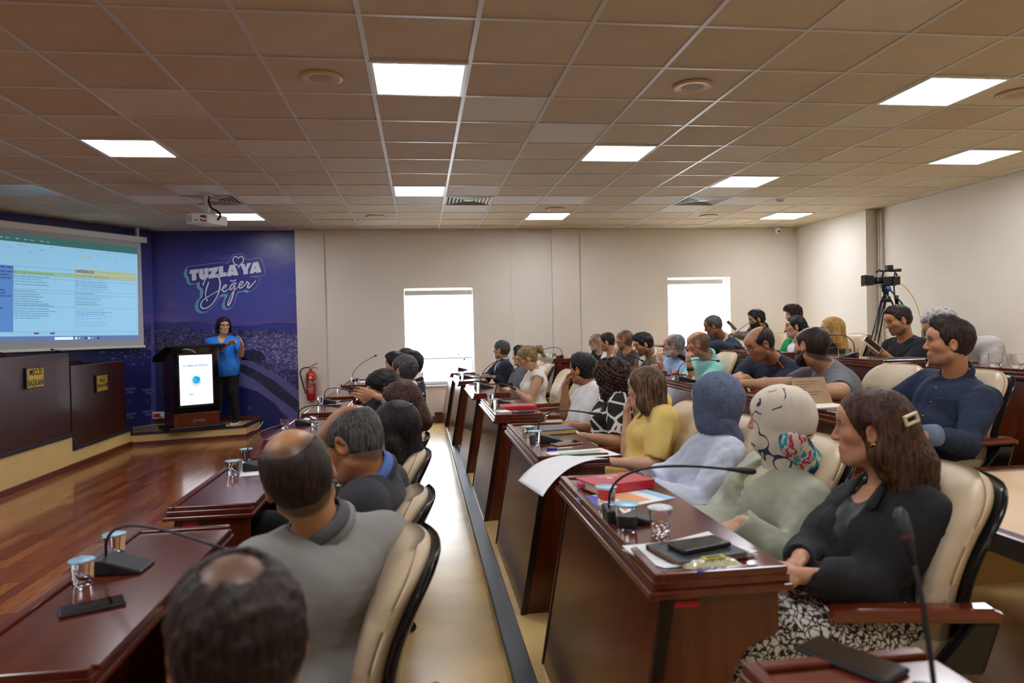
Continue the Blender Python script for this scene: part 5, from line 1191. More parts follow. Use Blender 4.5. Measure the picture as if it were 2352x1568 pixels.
        if tail is not None:
            pr = [Cone(a, b, ra, rb) for a, b, ra, rb in tail]; F = Field(np.min([x.box(.02)[0] for x in pr], 0), np.max([x.box(.02)[1] for x in pr], 0), s.h)
            for x in pr: F.put(x, 'u', .03)
            F.noise(.006, 90, seed+1, (1,1,.3), True); V, Q = F.mesh(); link('scarf_tail', np_mesh('scarf_tail', V-s.off, Q, tail_m or m), s.root)
        return s
# ================================================================ WHO SITS WHERE
def v3(p): return np.array([p[0], p[1], p[2]], np.float32)
K_BLACK = hair_mat('hair_black', '0c0a0a', '241e1c'); K_DARK = hair_mat('hair_dark_brown', '17100c', '3a281e'); K_BROWN = hair_mat('hair_brown', '22150e', '5c3820', (120,120,10)); K_BLOND = hair_mat('hair_blonde', '8a6230', 'd0a860', (120,120,8))
K_DBL = hair_mat('hair_dirty_blonde', '4a3820', 'b09460', (130,130,12)); K_GREY = hair_mat('hair_grey', '4a4744', '8f8c88'); K_WHITE = hair_mat('hair_silver', '8a8884', 'c4c2be'); K_SALT = hair_mat('hair_salt_pepper', '2a2826', '605c58')
NAVYT = cloth('navy_tee', '1a2030'); CHAR = cloth('charcoal', '34343a'); GREYSUIT = cloth('grey_suit', '8e8c86', bump=.2); DKSUIT = cloth('dark_suit', '1e2230'); BLACKC = cloth('black', '0d0d0f'); WHITEC = cloth('white', 'e4e2de'); DENIM = cloth('denim_navy', '1c2942', bump=.25); DJEANS = cloth('jeans', '222c40')
def sit(label, hx, hy, Y, yaw, seat, zf, face=180, neck=None, pitch=0, roll=0, tier=2, hz=.49, **k):
    C = v3(pY(hx, hy, Y)); H = (seat[0], seat[1], zf+hz)
    p = Person(label, C, yaw, H, face=face, neck=None if neck is None else v3(neck)-V3(0,0,.012), hpitch=pitch, hroll=roll, tier=tier, zfloor=zf, **k)
    return p
from mathutils.bvhtree import BVHTree
def surf(per, o, start, d, lift=.003):
    me = o.data; t = BVHTree.FromPolygons([v.co for v in me.vertices], [tuple(f.vertices) for f in me.polygons]); h, n, i, dist = t.ray_cast(Vector(start)-Vector(per.off), Vector(d).normalized())
    if h is None: return Vector(start)-Vector(d)*0+Vector((0,0,0)), -Vector(d)
    return h + n*lift + Vector(per.off), n
def badge(per, c, nrm_, up, r, m, txt=None, tm=None, name='badge'):
    nrm_ = Vector(nrm_).normalized(); up = Vector(up); x = up.cross(nrm_).normalized(); M_ = frame(Vector(c)-Vector(per.off), x, nrm_.cross(x)); n = 24
    MB().add([M_ @ Vector((0,0,.002))] + [M_ @ Vector((r*math.cos(2*math.pi*k/n), r*math.sin(2*math.pi*k/n), 0)) for k in range(n)], [(0,k+1,(k+1)%n+1) for k in range(n)]).build(name, m, per.root)
    if txt: text('lettering', txt, r*.62, tm, per.root, M_ @ Matrix.Translation((0,0,.003)), bold=.0008)
# ---------------------------------------------------------------- speaker on the stage
p = Person('standing woman in a bright blue blouse speaking with raised hands on stage', v3(pY(514, 749, 10.84)), -62, (-2.86, 10.86, 1.00), face=-85, neck=v3(pY(511, 775, 10.86)), hpitch=3, tier=2, stand=True, zfloor=.145, female=True, bw=1.12, belly=.035, bust=.03, skin='c89a7c')
p.arm(-1, v3(pY(487, 805, 10.77)), v3(pY(527, 788, 10.54)), hd=(.9,-.1,.25), hn=(0,-.6,-.6), curl=.9, fine=True); p.arm(1, v3(pY(553, 812, 10.72)), v3(pY(556, 790, 10.56)), hd=(-.2,-.1,1), hn=(-1,-.2,0), curl=.45, fine=True)
p.legs(); p.build_body(brow='201510'); p.shirt(cloth('bright_blue', '1378d6', .7), 'short', .016, 'v', hem=.15, name='blouse', wr=(.006,18), adds=[Ell(p.tp(.03,0,-.02), (p.tf,p.l,p.u), (.165,.20,.22))]); p.trousers(BLACKC, .02); p.hair(K_BLACK, 'bob', t=.017, length=.02, noise=(.008,70), hl=.034, ears=False, sharp=True)
for an, k in p.feet: MB().box((-.05,-.12,0), (.05,.13,.02), M=Matrix.Translation(Vector(an-p.off)-Vector((0,.06,.075)))).build('shoe_sole', M_white, p.root, bevel=.008)
MB().tube([Vector(p.Wr[-1]-p.off)+Vector((0,.028*math.cos(t),.028*math.sin(t))) for t in np.linspace(0, 6.28, 14)], .005, 6).build('bracelet', M_black, p.root, smooth=True)
# ---------------------------------------------------------------- first row, near to far
CH1 = -.30; R1C = [.42,1.0,1.95,2.52,3.36,3.93,4.97,5.54,6.55,7.12,8.1,8.68,9.65,10.22]
c1 = {0:'empty beige chair of the first row at the near desk', 1:'beige chair under the man with the dark hair and bald crown', 2:'beige chair of the man in the grey suit', 3:'beige chair of the bald man in the charcoal jacket', 4:'beige chair of the black-haired woman in the first row', 5:'beige chair of the woman with straight brown hair', 6:'beige chair of the man looking down at his hands', 7:'beige chair of the grey-haired man in a dark suit', 8:'beige chair of the dark-haired man in black', 9:'beige chair of the grey-bearded person in the first row', 10:'beige chair of the man furthest along the first row'}
for i, y in enumerate(R1C):
    if i == 0: continue
    chair(CH1, y, 0, math.radians(RNG.normal(0,3)), c1.get(i, 'empty beige first-row chair seen edge-on against the window'), 'beige chairs of the first row')
p = sit('dark-haired man with a bald crown seen from behind at the first row', 548, 1478, .96, 108, (-.36,.98), 0, face=150, pitch=8, roll=-4, tier=0, hs=1.0, skin='b5835f')
p.rest_arm(1); p.rest_arm(-1); p.legs(); p.build_body(buzz=('1c1410',.72,False,0), brow='140f0d'); p.jacket(DKSUIT, WHITEC); p.trousers(BLACKC); p.hair(K_DARK, 'short', t=.007, bald=(-.05,.114,.043,.038,.045), noise=(.003,120), nape=.055)
p = sit('balding man in a grey suit turned towards the stage', 686, 1092, 1.92, 102, (-.30,2.02), 0, face=128, neck=pY(748, 1205, 1.98), pitch=2, roll=-16, tier=0, bw=1.08, skin='b8845c', hs=1.08)
p.rest_arm(1, fwd=.16); p.rest_arm(-1, fwd=.12); p.legs(); p.build_body(buzz=('1c1511',.75,True,.02), brow='1c1511'); p.jacket(GREYSUIT, cloth('dim_collar', '55565a'), wr=(.006,13)); p.trousers(GREYSUIT); p.hair(K_DARK, 'short', t=.006, bald=(.0,.115,.128,.068,.088), noise=(.001,120), nape=.055)
p = sit('bald man with glasses in a charcoal jacket and blue collar, head bowed', 806, 1018, 2.5, 158, (-.24,2.54), 0, face=170, neck=pY(868, 1085, 2.54), pitch=26, roll=5, tier=0, bw=1.08, skin='b27a50', hs=1.08)
p.rest_arm(1, fwd=.15); p.rest_arm(-1, fwd=.12); p.legs(); p.eyes = 'down'; p.build_body(buzz=('3c322c',.7,True,.02), brow='3a302a', stubble=.3, stub_col='6a5a50'); p.jacket(CHAR, cloth('blue_shirt', '5a78b8'), wr=(.006,14)); p.trousers(BLACKC); p.glasses(); p.hair(K_SALT, t=.006, bald=(.045,.085,.138,.074,.10), noise=(.0006,140))
p = sit('woman with shoulder-length black hair in a black top at the first row', 908, 985, 3.42, 150, (-.30,3.42), 0, face=165, neck=pY(908,1040,3.44), pitch=8, tier=1, female=True, skin='c09070')
p.rest_arm(1); p.rest_arm(-1); p.legs(); p.build_body(brow='140f0d'); p.shirt(BLACKC, 'long'); p.trousers(BLACKC); p.hair(K_BLACK, 'long', t=.020, length=.10, noise=(.0022,170), ears=False, warp=(1,1,.10), sharp=True)
MB().box((-.035,-.012,-.008), (.035,.012,.008), M=Matrix.Translation(Vector(p.hp(-.075,0,.105)-p.off))).build('hair_clip', M_black, p.root, bevel=.005)
p = sit('woman with long straight brown hair bowing her head at the first row', 921, 926, 4.0, 168, (-.30,3.98), 0, face=172, neck=pY(920,958,4.0), pitch=22, tier=1, female=True, skin='c79878')
p.rest_arm(1); p.rest_arm(-1); p.legs(); p.eyes = 'down'; p.build_body(); p.shirt(cloth('pale_blue', 'b4c4e0'), 'long'); p.trousers(BLACKC); p.hair(K_BROWN, 'long', t=.010, length=.09, noise=(.0022,170), ears=False, warp=(1,1,.10), sharp=True)
p = sit('black-haired man in a dark jacket looking down over his joined hands', 884, 892, 4.95, 186, (-.24,5.02), 0, face=185, neck=pY(918,925,5.02), pitch=32, tier=1, skin='b98862')
p.arm(1, pY(905,985,4.85), pY(868,912,4.78), hd=(-.9,-.1,.25), hn=(0,1,0), curl=.3, fine=True); p.arm(-1, pY(890,965,5.2), pY(858,905,5.05), hd=(-.9,-.2,.2), hn=(0,-1,0), curl=.3); p.legs(); p.eyes = 'down'; p.build_body(stubble=.4, brow='140f0d'); p.jacket(cloth('black_jacket', '1a1a20'), WHITEC); p.trousers(cloth('beige_trousers', '9a8a70')); p.hair(K_BLACK, t=.016, noise=(.004,110), vol=.01)
p = sit('grey-haired man with dark suit and white collar seen from behind', 928, 850, 5.62, 140, (-.2,5.6), 0, face=165, tier=1, skin='b98a68')
p.rest_arm(1); p.rest_arm(-1); p.legs(); p.build_body(brow='3a3634'); p.jacket(DKSUIT, WHITEC); p.trousers(DKSUIT); p.hair(K_SALT, t=.010, noise=(.003,140), nape=.06)
p = sit('dark-haired man in black beyond the grey-haired man', 944, 836, 6.6, 150, (-.15,6.6), 0, face=170, tier=2, skin='b98a68'); p.rest_arm(1); p.rest_arm(-1); p.legs(); p.build_body(brow='140f0d'); p.jacket(BLACKC, WHITEC); p.trousers(BLACKC); p.hair(K_BLACK, t=.013)
p = sit('black-haired person with a grey beard at the far first row', 909, 838, 7.1, 165, (-.25,7.15), 0, face=175, tier=2, skin='c49a7c', pitch=8); p.rest_arm(1); p.rest_arm(-1); p.legs(); p.build_body(brow='140f0d'); p.shirt(CHAR, 'long', neck='collar'); p.trousers(BLACKC); p.hair(K_BLACK, t=.015, vol=.012); p.beard(K_GREY, .005)
p = sit('dark-haired man furthest along the first row by the window', 931, 824, 8.2, 150, (-.25,8.15), 0, face=175, tier=3, skin='b98a68'); p.rest_arm(1); p.rest_arm(-1); p.legs(); p.build_body(brow='140f0d'); p.jacket(BLACKC, WHITEC); p.trousers(BLACKC); p.hair(K_BLACK, t=.012)
# ---------------------------------------------------------------- second row
CH2 = 1.27; R2C = [1.98,2.58,3.2,3.86,4.66,5.4,6.4,7.3,8.5,9.12,10.1]
c2 = ['beige chair of the woman in the black blazer', 'beige chair behind the woman in the sage jacket', 'beige chair of the woman in the slate-blue headscarf', 'beige chair of the woman in the yellow jacket', 'beige chair of the woman in the black-and-white dress', 'beige chair of the man in the white shirt', 'empty beige chair between the white-shirted man and the woman in cream', 'beige chair of the woman in the cream sleeveless top', 'beige chair of the man in the grey suit jacket by the aisle step', 'beige chair of the dark-suited man beside the window', 'empty beige chair at the window end of the second row']
for i, y in enumerate(R2C): chair(CH2 if i else CH2+.05, y, P1, math.radians([-14,-8,0,0,4,0,2,0,0,0,0][i]), c2[i], 'beige chairs of the second row')
# woman in black blazer
p = sit('woman with long brown hair in a black blazer and patterned skirt, hands clasped', 2000, 985, 2.02, 143, (1.30,1.96), P1, face=184, neck=pY(2050,1110,2.02), pitch=2, tier=0, female=True, bust=.015, skin='c08a68', shw=.172, hz=.44)
hb = v3(pY(1842, 1322, 1.80)); p.arm(1, pY(2030,1420,1.86), hb, hd=(-.8,.35,.1), hn=(-.35,.5,-.4), curl=.9, fine=True); p.arm(-1, pY(1850,1280,2.2), v3(pY(1838,1280,1.92)), hd=(-.65,-.55,-.15), hn=(.2,-.3,-.7), curl=.8, fine=True)
p.bare = True; p.legs(spread=.09, fwd=.44); p.build_body(lips=1.1, brow='2a1a10'); p.shirt(cloth('black_satin', '1c1c20', .4), 'none', .012, 'deep', wr=(.004,30), name='camisole'); p.jacket(cloth('black_blazer', '0e0e12', bump=.2), None, depth=.30, topr=.085, wr=(.007,16)); p.trousers(voro_print('leopard', 'd8d2c4', '14161c', 52, .115, noise=.05), .012, 'skirt', skirt=True)
tl = [Cone(p.hp(-.07,.01,.02), p.hp(-.115,.02,-.10), .055, .06), Cone(p.hp(-.115,.02,-.10), p.hp(-.125,.02,-.23), .06, .05), Cone(p.hp(-.125,.02,-.23), p.hp(-.10,.03,-.33), .048, .02), Cone(p.hp(-.06,.065,-.02), p.hp(-.08,.075,-.20), .03, .03)]
p.hair(K_BROWN, 'long', t=.012, length=.06, noise=(.0022,170), adds=tl, warp=(1,1,.10), sharp=True)
MB().tube([Vector(p.hp(-.012+.016*math.cos(t), .086, -.052+.018*math.sin(t))-p.off) for t in np.linspace(.6, 5.9, 18)], .0035, 6).build('hoop_earring', mat('gold', 'c79a34', .25, 1, var=0), p.root, smooth=True)
cl = MB(); Mc = frame(Vector(p.hp(-.112,.062,.040)-p.off), Vector(p.hf*.75+p.hl*.65-p.hu*.3), Vector(p.hu))
for q in ((-.024,-.016,.024,-.008),(-.024,.008,.024,.016),(-.024,-.008,-.016,.008),(.016,-.008,.024,.008)): cl.box((q[0],q[1],-.004), (q[2],q[3],.006), M=Mc)
cl.build('hair_clip', mat('cream_plastic', 'e0cfa4', .3, var=0), p.root, bevel=.002)
MB().tube(arc(Vector(p.N-p.off)+Vector(p.tf*.03-p.l*.055+p.u*.01), Vector(p.N-p.off)+Vector(p.tf*.16-p.u*.085), Vector(p.N-p.off)+Vector(p.tf*.03+p.l*.055+p.u*.01), 16), .0012, 5).build('necklace', MATS['gold'], p.root, smooth=True)
# sage jacket
M_hij1 = scribble_print('cream_scarf', 'd6cbb6', '2a3252', 11, .016); M_tail1 = noise_print('multicolour_scarf', ['2a3050','d8cdb6','c0305a','d8cdb6','2a9aa8','2a3050'], 22, (1,1,.5), detail=3)
p = sit('woman in a sage green jacket with a cream patterned headscarf', 1786, 962, 2.5, 139, (1.27,2.56), P1, face=180, neck=pY(1815,1068,2.52), pitch=4, tier=0, female=True, skin='cc9c80', bust=.02, shw=.165)
p.arm(1, pY(1800,1240,2.28), pY(1702,1200,2.28), hd=(-.8,.3,-.35), hn=(-.3,.2,-.9), curl=.5, fine=True); p.arm(-1, pY(1700,1140,2.75), pY(1660,1195,2.55), hd=(-.6,-.4,-.2), curl=.5)
p.legs(); p.noear = True; p.build_body(brow='3a2a20'); p.shirt(cloth('cream_inner', 'd8cfae'), 'long', .010, 'collar', wr=None, name='inner_shirt'); p.jacket(cloth('sage', 'a9ab96', bump=.2), None, depth=.28, topr=.055, infl=.026, wr=(.009,13), lap=False); p.trousers(cloth('sage_skirt', 'a2a490'), .012, 'skirt', skirt=True)
tb = p.N - p.tf*.085 + p.l*.055; p.scarf(M_hij1, 'cream headscarf with navy scribbles', [(p.hp(-.055,.045,-.075), tb+p.u*.01, .052, .055), (tb+p.u*.01, tb-p.u*.17-p.tf*.035+p.l*.03, .052, .055), (tb-p.u*.17-p.tf*.035+p.l*.03, tb-p.u*.36-p.tf*.05+p.l*.02, .05, .03)], M_tail1)
# slate-blue headscarf
M_hij2 = scribble_print('slate_scarf', '566178', '47516a', 60, .07)
p = sit('woman in a pale blue shirt with a slate-blue headscarf', 1640, 922, 3.12, 124, (1.24,3.18), P1, face=170, neck=pY(1660,998,3.17), pitch=4, tier=0, female=True, skin='c89a80', shw=.17, hs=1.04)
p.arm(1, pY(1610,1170,2.95), pY(1500,1120,2.95), hd=(-.9,.3,0), curl=.6); p.arm(-1, pY(1560,1085,3.3), pY(1490,1100,3.1), hd=(-.8,-.4,0), curl=.6)
p.legs(); p.noear = True; p.build_body(); p.shirt(cloth('pale_shirt', 'c3cad8', bump=.2), 'long', .024, 'collar', wr=(.011,16)); p.trousers(cloth('white_trousers', 'c8c8c8'), .014)
tb = p.N - p.tf*.10 + p.l*.04; p.scarf(M_hij2, 'slate-blue patterned headscarf', [(p.hp(-.06,.03,-.09), tb-p.u*.06, .05, .06), (tb-p.u*.06, tb-p.u*.25-p.tf*.03, .055, .05), (tb-p.u*.25-p.tf*.03, tb-p.u*.42-p.tf*.03, .05, .035)])
# yellow jacket
p = sit('woman in a yellow short-sleeved jacket resting her cheek on her hand', 1482, 893, 3.86, 130, (1.24,3.86), P1, face=168, neck=pY(1520,932,3.9), pitch=3, tier=1, female=True, skin='c99c80', bust=.015)
p.arm(-1, pY(1415,1020,4.0), pY(1440,948,4.05), hd=(.1,-.05,1), hn=(1,-.3,.1), curl=.8, fine=True); p.arm(1, pY(1510,1085,3.65), pY(1405,1062,3.65), hd=(-1,.1,0), curl=.4)
p.legs(); p.build_body(); p.jacket(cloth('yellow', 'e2c26e', bump=.15), cloth('yellow', 'e2c26e'), depth=.22, topr=.06, sleeve='half', wr=(.007,18)); p.trousers(cloth('yellow', 'e2c26e'))
p.hair(hair_mat('hair_ombre', '2c1d14', '7a5a38', (110,110,9)), 'long', t=.013, length=.055, noise=(.0022,170), ears=False, warp=(1,1,.10), sharp=True)
MB().lathe([(.001,-.004),(.006,-.002),(.006,.002),(.001,.004)], 10, Vector(p.hp(.006,.088,-.04)-p.off)).build('earring', MATS['gold'], p.root, smooth=True)
# black and white print
M_zebra = voro_print('black_white', '121214', 'd8d4cc', 8, .075, warp=(1,1,1.4))
p = sit('woman with curly brown hair in a black-and-white patterned dress', 1402, 872, 4.64, 128, (1.24,4.68), P1, face=165, neck=pY(1422,895,4.68), pitch=4, tier=1, female=True, skin='b98866', bust=.02)
p.arm(1, pY(1430,1005,4.45), pY(1335,1000,4.45), hd=(-.9,.2,-.2), curl=.5); p.arm(-1, pY(1370,965,4.8), pY(1310,975,4.7), hd=(-1,-.1,-.2), curl=.5)
p.legs(); p.build_body(); p.shirt(M_zebra, 'short', .016, 'round', name='dress_top'); p.trousers(M_zebra, .012, 'skirt', skirt=True)
p.hair(hair_mat('hair_curly_brown', '1e120c', '4a2e1e', (60,60,60)), 'long', t=.030, length=.085, noise=(.016,75), ears=False, sharp=True)
# white shirt man
p = sit('black-haired man in a white shirt leaning his cheek on his hand', 1338, 848, 5.38, 132, (1.22,5.4), P1, face=172, neck=pY(1366,876,5.42), pitch=4, tier=1, skin='b07c56')
p.arm(-1, pY(1262,945,5.5), pY(1298,886,5.5), hd=(.25,-.1,1), hn=(1,-.2,-.1), curl=.9, fine=True); p.arm(1, pY(1345,985,5.2), pY(1270,975,5.2), hd=(-1,.2,0), curl=.6)
p.legs(); p.build_body(stubble=.3, brow='120d0b'); p.shirt(WHITEC, 'half', .018, 'collar', wr=(.009,18)); p.trousers(BLACKC); p.hair(K_BLACK, t=.014, vol=.008)
# cream top
p = sit('blonde woman with a ponytail in a cream sleeveless top looking at her phone', 1211, 822, 7.22, 172, (1.18,7.3), P1, face=180, neck=pY(1230,846,7.28), pitch=28, tier=1, female=True, skin='c89a7a', bust=.015)
p.arm(1, pY(1226,908,7.1), pY(1178,893,7.05), hd=(-1,.2,.1), curl=.8, fine=True); p.arm(-1, pY(1205,895,7.4), pY(1172,888,7.25), hd=(-1,-.2,.1), curl=.8)
p.legs(); p.eyes = 'down'; p.build_body(); p.shirt(cloth('cream', 'e0d8c6'), 'none', .012, 'round', name='top'); p.trousers(cloth('cream', 'e0d8c6'))
p.hair(K_DBL, 'crop', t=.010, noise=(.003,110), adds=[Cone(p.hp(-.10,0,.055), p.hp(-.16,0,.02), .026, .034), Cone(p.hp(-.16,0,.02), p.hp(-.16,0,-.07), .034, .014)])
p = sit('man in a grey suit jacket half hidden behind the blonde woman', 1196, 818, 8.45, 148, (1.12,8.5), P1, face=172, tier=2, skin='c09472', neck=pY(1205,842,8.5)); p.rest_arm(1, reach=.2, up=-.03); p.rest_arm(-1); p.legs(); p.build_body(brow='140f0d'); p.jacket(cloth('mid_grey', '5c5c62'), WHITEC); p.trousers(cloth('mid_grey', '5c5c62')); p.hair(K_BLACK, t=.014, vol=.01)
p = sit('man in a dark suit with a light blue shirt in front of the window wall', 1151, 803, 9.1, 150, (1.12,9.12), P1, face=182, tier=2, skin='b98560', neck=pY(1155,826,9.12)); p.arm(1, pY(1166,868,8.95), pY(1135,866,8.9), hd=(-1,.2,.1), curl=.6); p.arm(-1, pY(1128,858,9.25), pY(1120,862,9.05), hd=(-1,-.2,0), curl=.6); p.legs(); p.build_body(brow='2a2420', stubble=.2); p.jacket(DKSUIT, cloth('light_blue', 'a8bedc')); p.trousers(DKSUIT); p.hair(K_SALT, t=.010)
# ---------------------------------------------------------------- third row
CH3 = 2.68; R3C = [3.42,4.0,5.0,5.58,6.5,7.08,7.98,8.56,9.3]
c3 = ['beige chair of the man in the dark denim shirt', 'empty-backed beige chair beside the man in the denim shirt', 'beige chair of the man in the navy T-shirt', 'beige chair between the navy T-shirt and the mint polo', 'beige chair of the man in the mint polo', 'beige chair of the man in the light blue shirt', 'beige chair of the man in the brown blazer', 'beige chair of the man in the brown T-shirt', 'beige chair of the man in the white T-shirt']
for i, y in enumerate(R3C): chair(CH3, y, P2, math.radians([-6,6,0,4,0,0,0,0,0][i]), c3[i], 'beige chairs of the third row')
p = sit('dark-haired man in a dark denim shirt seated upright', 2178, 786, 3.3, 152, (2.72,3.40), P2, face=188, neck=pY(2200,862,3.34), pitch=0, roll=-3, tier=0, bw=1.0, belly=.03, skin='bd8a68', shw=.178)
p.arm(1, pY(2235,1010,3.12), pY(2130,1000,3.05), hd=(-1,.1,-.1), hn=(0,.6,-.8), curl=.6); p.arm(-1, pY(2075,900,3.62), pY(2090,985,3.45), hd=(-.9,-.1,-.3), curl=.6)
p.legs(); p.build_body(stubble=.35, brow='1a1310'); o_ = p.shirt(DENIM, 'long', .016, 'collar', wr=(.009,15)); p.trousers(DJEANS); p.hair(K_DARK, t=.010, vol=.020, noise=(.0022,150), hl=.026)
for k in range(4): MB().lathe([(.001,-.003),(.006,-.001),(.006,.002),(.001,.003)], 10, surf(p, o_, p.tp(.5,0,.84-.2*k), -p.tf, .001)[0]-Vector(p.off), M=Matrix.Rotation(math.pi/2,4,'Y')).build('button', MATS['gold'], p.root, smooth=True)
c_, n_ = surf(p, o_, p.tp(.5,.09,.62), -p.tf, .001); Mk_ = frame(c_-Vector(p.off), n_.cross(Vector((0,0,1)))*-1, (0,0,1)); MB().box((-.05,-.055,-.004), (.05,.05,.003), M=Mk_).build('chest_pocket', DENIM, p.root, bevel=.003)
MB().tube([Vector(p.Wr[1]-p.off)+Vector((.05,0,0)), Vector(p.Wr[1]-p.off)+Vector((-.01,0,0))], .053, 14).build('rolled_cuff', cloth('light_denim', '6a7890'), p.root, smooth=True)
p = sit('bearded balding man in a grey T-shirt reaching across the desk', 1862, 795, 4.02, 112, (2.62,4.06), P2, face=160, neck=pY(1902,838,4.06), pitch=4, roll=6, tier=0, bw=1.08, skin='c0906e', belly=.02)
p.arm(1, pY(1880,900,3.7), pY(1820,905,3.75), hd=(-.9,.3,0), curl=.5); p.arm(-1, pY(1790,888,4.25), pY(1710,880,4.4), hd=(-.9,.35,0), hn=(0,0,-1), curl=.5, fine=True)
p.legs(); p.build_body(buzz=('1a1411',.85,True,.0), brow='1a1411'); p.shirt(cloth('grey_tee', '6a6a6e'), 'short', .014, 'round', wr=(.008,16)); p.trousers(DJEANS); p.hair(K_DARK, t=.007, bald=(.045,.09,.104,.064,.082), noise=(.001,140)); p.beard(K_DARK, .007)
p = sit('balding man with glasses in a navy T-shirt with an orange stripe, looking down', 1744, 790, 4.78, 182, (2.66,5.0), P2, face=196, neck=pY(1778,818,4.9), pitch=24, tier=0, bw=1.1, belly=.02, skin='b8845e')
p.arm(1, pY(1795,900,4.72), pY(1712,868,4.6), hd=(-.9,.2,0), curl=.6, fine=True); p.arm(-1, pY(1690,880,5.0), pY(1700,862,4.75), hd=(-.6,-.6,0), curl=.6)
p.legs(); p.eyes = 'down'; p.build_body(buzz=('2a201a',.8,True,.018), brow='1c1512', stubble=.62, stub_col='2a201a'); o = p.shirt(NAVYT, 'short', .016, 'round', wr=(.007,16)); p.trousers(NAVYT); p.hair(K_DARK, t=.006, bald=(.045,.085,.118,.068,.088), noise=(.0008,150)); p.glasses(w=.025, hgt=.019)
M_bcy = mat('badge_cyan', '6fb6d8', .6, var=0); M_bw = mat('badge_white', 'd8d4d0', .6, var=0); M_bblue = mat('badge_ink', '1c3a7a', .6, var=0)
c_, n_ = surf(p, o, p.tp(.5,.06,.74), -p.tf); badge(p, c_, n_, (0,0,1), .030, M_bcy, 'TB', M_bblue)
q_ = nrm(p.l*.9+p.tf*.3-V3(0,.3,0)); c_, n_ = surf(p, o, p.S[1]*.75+p.E[1]*.25+q_*.4, -q_, .004); badge(p, c_, n_, (0,0,1), .036, M_bw, 'TBAKI', M_ink, 'sleeve_badge')
pts_ = []
for t_ in np.linspace(0,1,7): pts_.append(surf(p, o, p.N*(1-t_)+p.S[1]*t_ + p.l*.05*(1-t_) - p.l*.03*t_ + p.tf*.4 + p.u*.25, -(p.tf*.4+p.u*.25), .002)[0]-Vector(p.off))
MB().tube(pts_, .0035, 6).build('orange_stripe', mat('orange', 'e0661c', .6, var=0), p.root)
p = sit('bald man in a mint polo shirt with his fist at his mouth', 1603, 790, 6.3, 150, (2.62,6.5), P2, face=182, neck=pY(1630,818,6.4), pitch=8, tier=1, bw=1.08, belly=.03, skin='b98662')
p.arm(1, pY(1590,880,6.15), pY(1583,838,6.15), hd=(-.1,.1,1), hn=(1,.1,-.2), curl=1.1, fine=True); p.arm(-1, pY(1575,870,6.5), pY(1560,860,6.4), hd=(-1,-.1,0), curl=.6)
p.legs(); p.build_body(buzz=('2a2320',.8,True,.022), brow='2a201c', stubble=.25); p.shirt(cloth('mint', '8fcfc6'), 'short', .016, 'collar', wr=(.007,18)); p.trousers(DJEANS)
MB().tube([Vector(p.Wr[1]*.85+p.E[1]*.15-p.off)+Vector((0,0,-.016)), Vector(p.Wr[1]*.85+p.E[1]*.15-p.off)+Vector((0,0,.016))], .034, 14).build('wristwatch', M_black, p.root, smooth=True)
p = sit('grey-bearded man with glasses in a light blue shirt, hand at his mouth', 1547, 793, 6.9, 148, (2.60,7.08), P2, face=184, neck=pY(1564,816,6.98), pitch=6, tier=1, bw=1.05, belly=.03, skin='c2937a')
p.arm(1, pY(1528,865,6.75), pY(1515,832,6.72), hd=(-.05,.1,1), hn=(1,.2,-.2), curl=1., fine=True); p.arm(-1, pY(1530,860,7.1), pY(1515,850,7.0), curl=.6)
p.legs(); p.build_body(buzz=('6a6662',.7,True,.01), brow='4a4440', stubble=.55, stub_col='8a8682'); p.shirt(cloth('light_blue_shirt', '98aed0'), 'short', .016, 'collar', wr=(.007,18)); p.trousers(DJEANS); p.glasses(); p.beard(K_WHITE, .003); p.hair(K_GREY, t=.007, bald=(.045,.09,.112,.066,.082), noise=(.001,140))
p = sit('young dark-haired man in a brown blazer looking down', 1477, 790, 7.75, 178, (2.60,7.95), P2, face=186, neck=pY(1497,812,7.84), pitch=24, tier=1, skin='b8865f'); p.arm(1, pY(1500,868,7.6), pY(1465,860,7.5), curl=.6); p.rest_arm(-1); p.legs(); p.eyes = 'down'; p.build_body(brow='120d0b', stubble=.7); p.jacket(cloth('brown_blazer', '6e5a48'), WHITEC, wr=(.006,20)); p.trousers(BLACKC); p.hair(K_BLACK, t=.014, vol=.014, noise=(.005,100))
p = sit('short-haired man in a dark brown T-shirt with his hand at his chin', 1434, 780, 8.3, 150, (2.60,8.5), P2, face=182, pitch=4, tier=1, bw=1.1, belly=.02, skin='b27e5a'); p.arm(1, pY(1422,845,8.15), pY(1412,822,8.1), hd=(0,.1,1), hn=(1,.2,-.1), curl=1.); p.rest_arm(-1); p.legs(); p.build_body(buzz=('2a201a',.75,False,0), brow='1c1512', stubble=.35); p.shirt(cloth('dark_brown', '3a2a26'), 'short', .016, 'round'); p.trousers(DJEANS)
p = sit('dark-haired man in a white T-shirt at the third row', 1393, 785, 9.15, 160, (2.62,9.3), P2, face=184, pitch=12, tier=2, skin='b88664'); p.rest_arm(1); p.rest_arm(-1); p.legs(); p.eyes = 'down'; p.build_body(brow='120d0b', stubble=.3); p.shirt(WHITEC, 'short'); p.trousers(DJEANS); p.hair(K_DARK, t=.009)
p = sit('man with glasses and grey goatee dressed in black by the far wall', 1369, 785, 9.95, 172, (2.66,10.1), P2, face=190, pitch=10, tier=2, skin='b98a6a'); p.rest_arm(1); p.rest_arm(-1); p.legs(); p.eyes = 'down'; p.build_body(buzz=('4a4440',.75,False,0), brow='2a2420', stubble=.6, stub_col='b8b4b0'); p.shirt(BLACKC, 'long'); p.trousers(BLACKC); p.glasses()
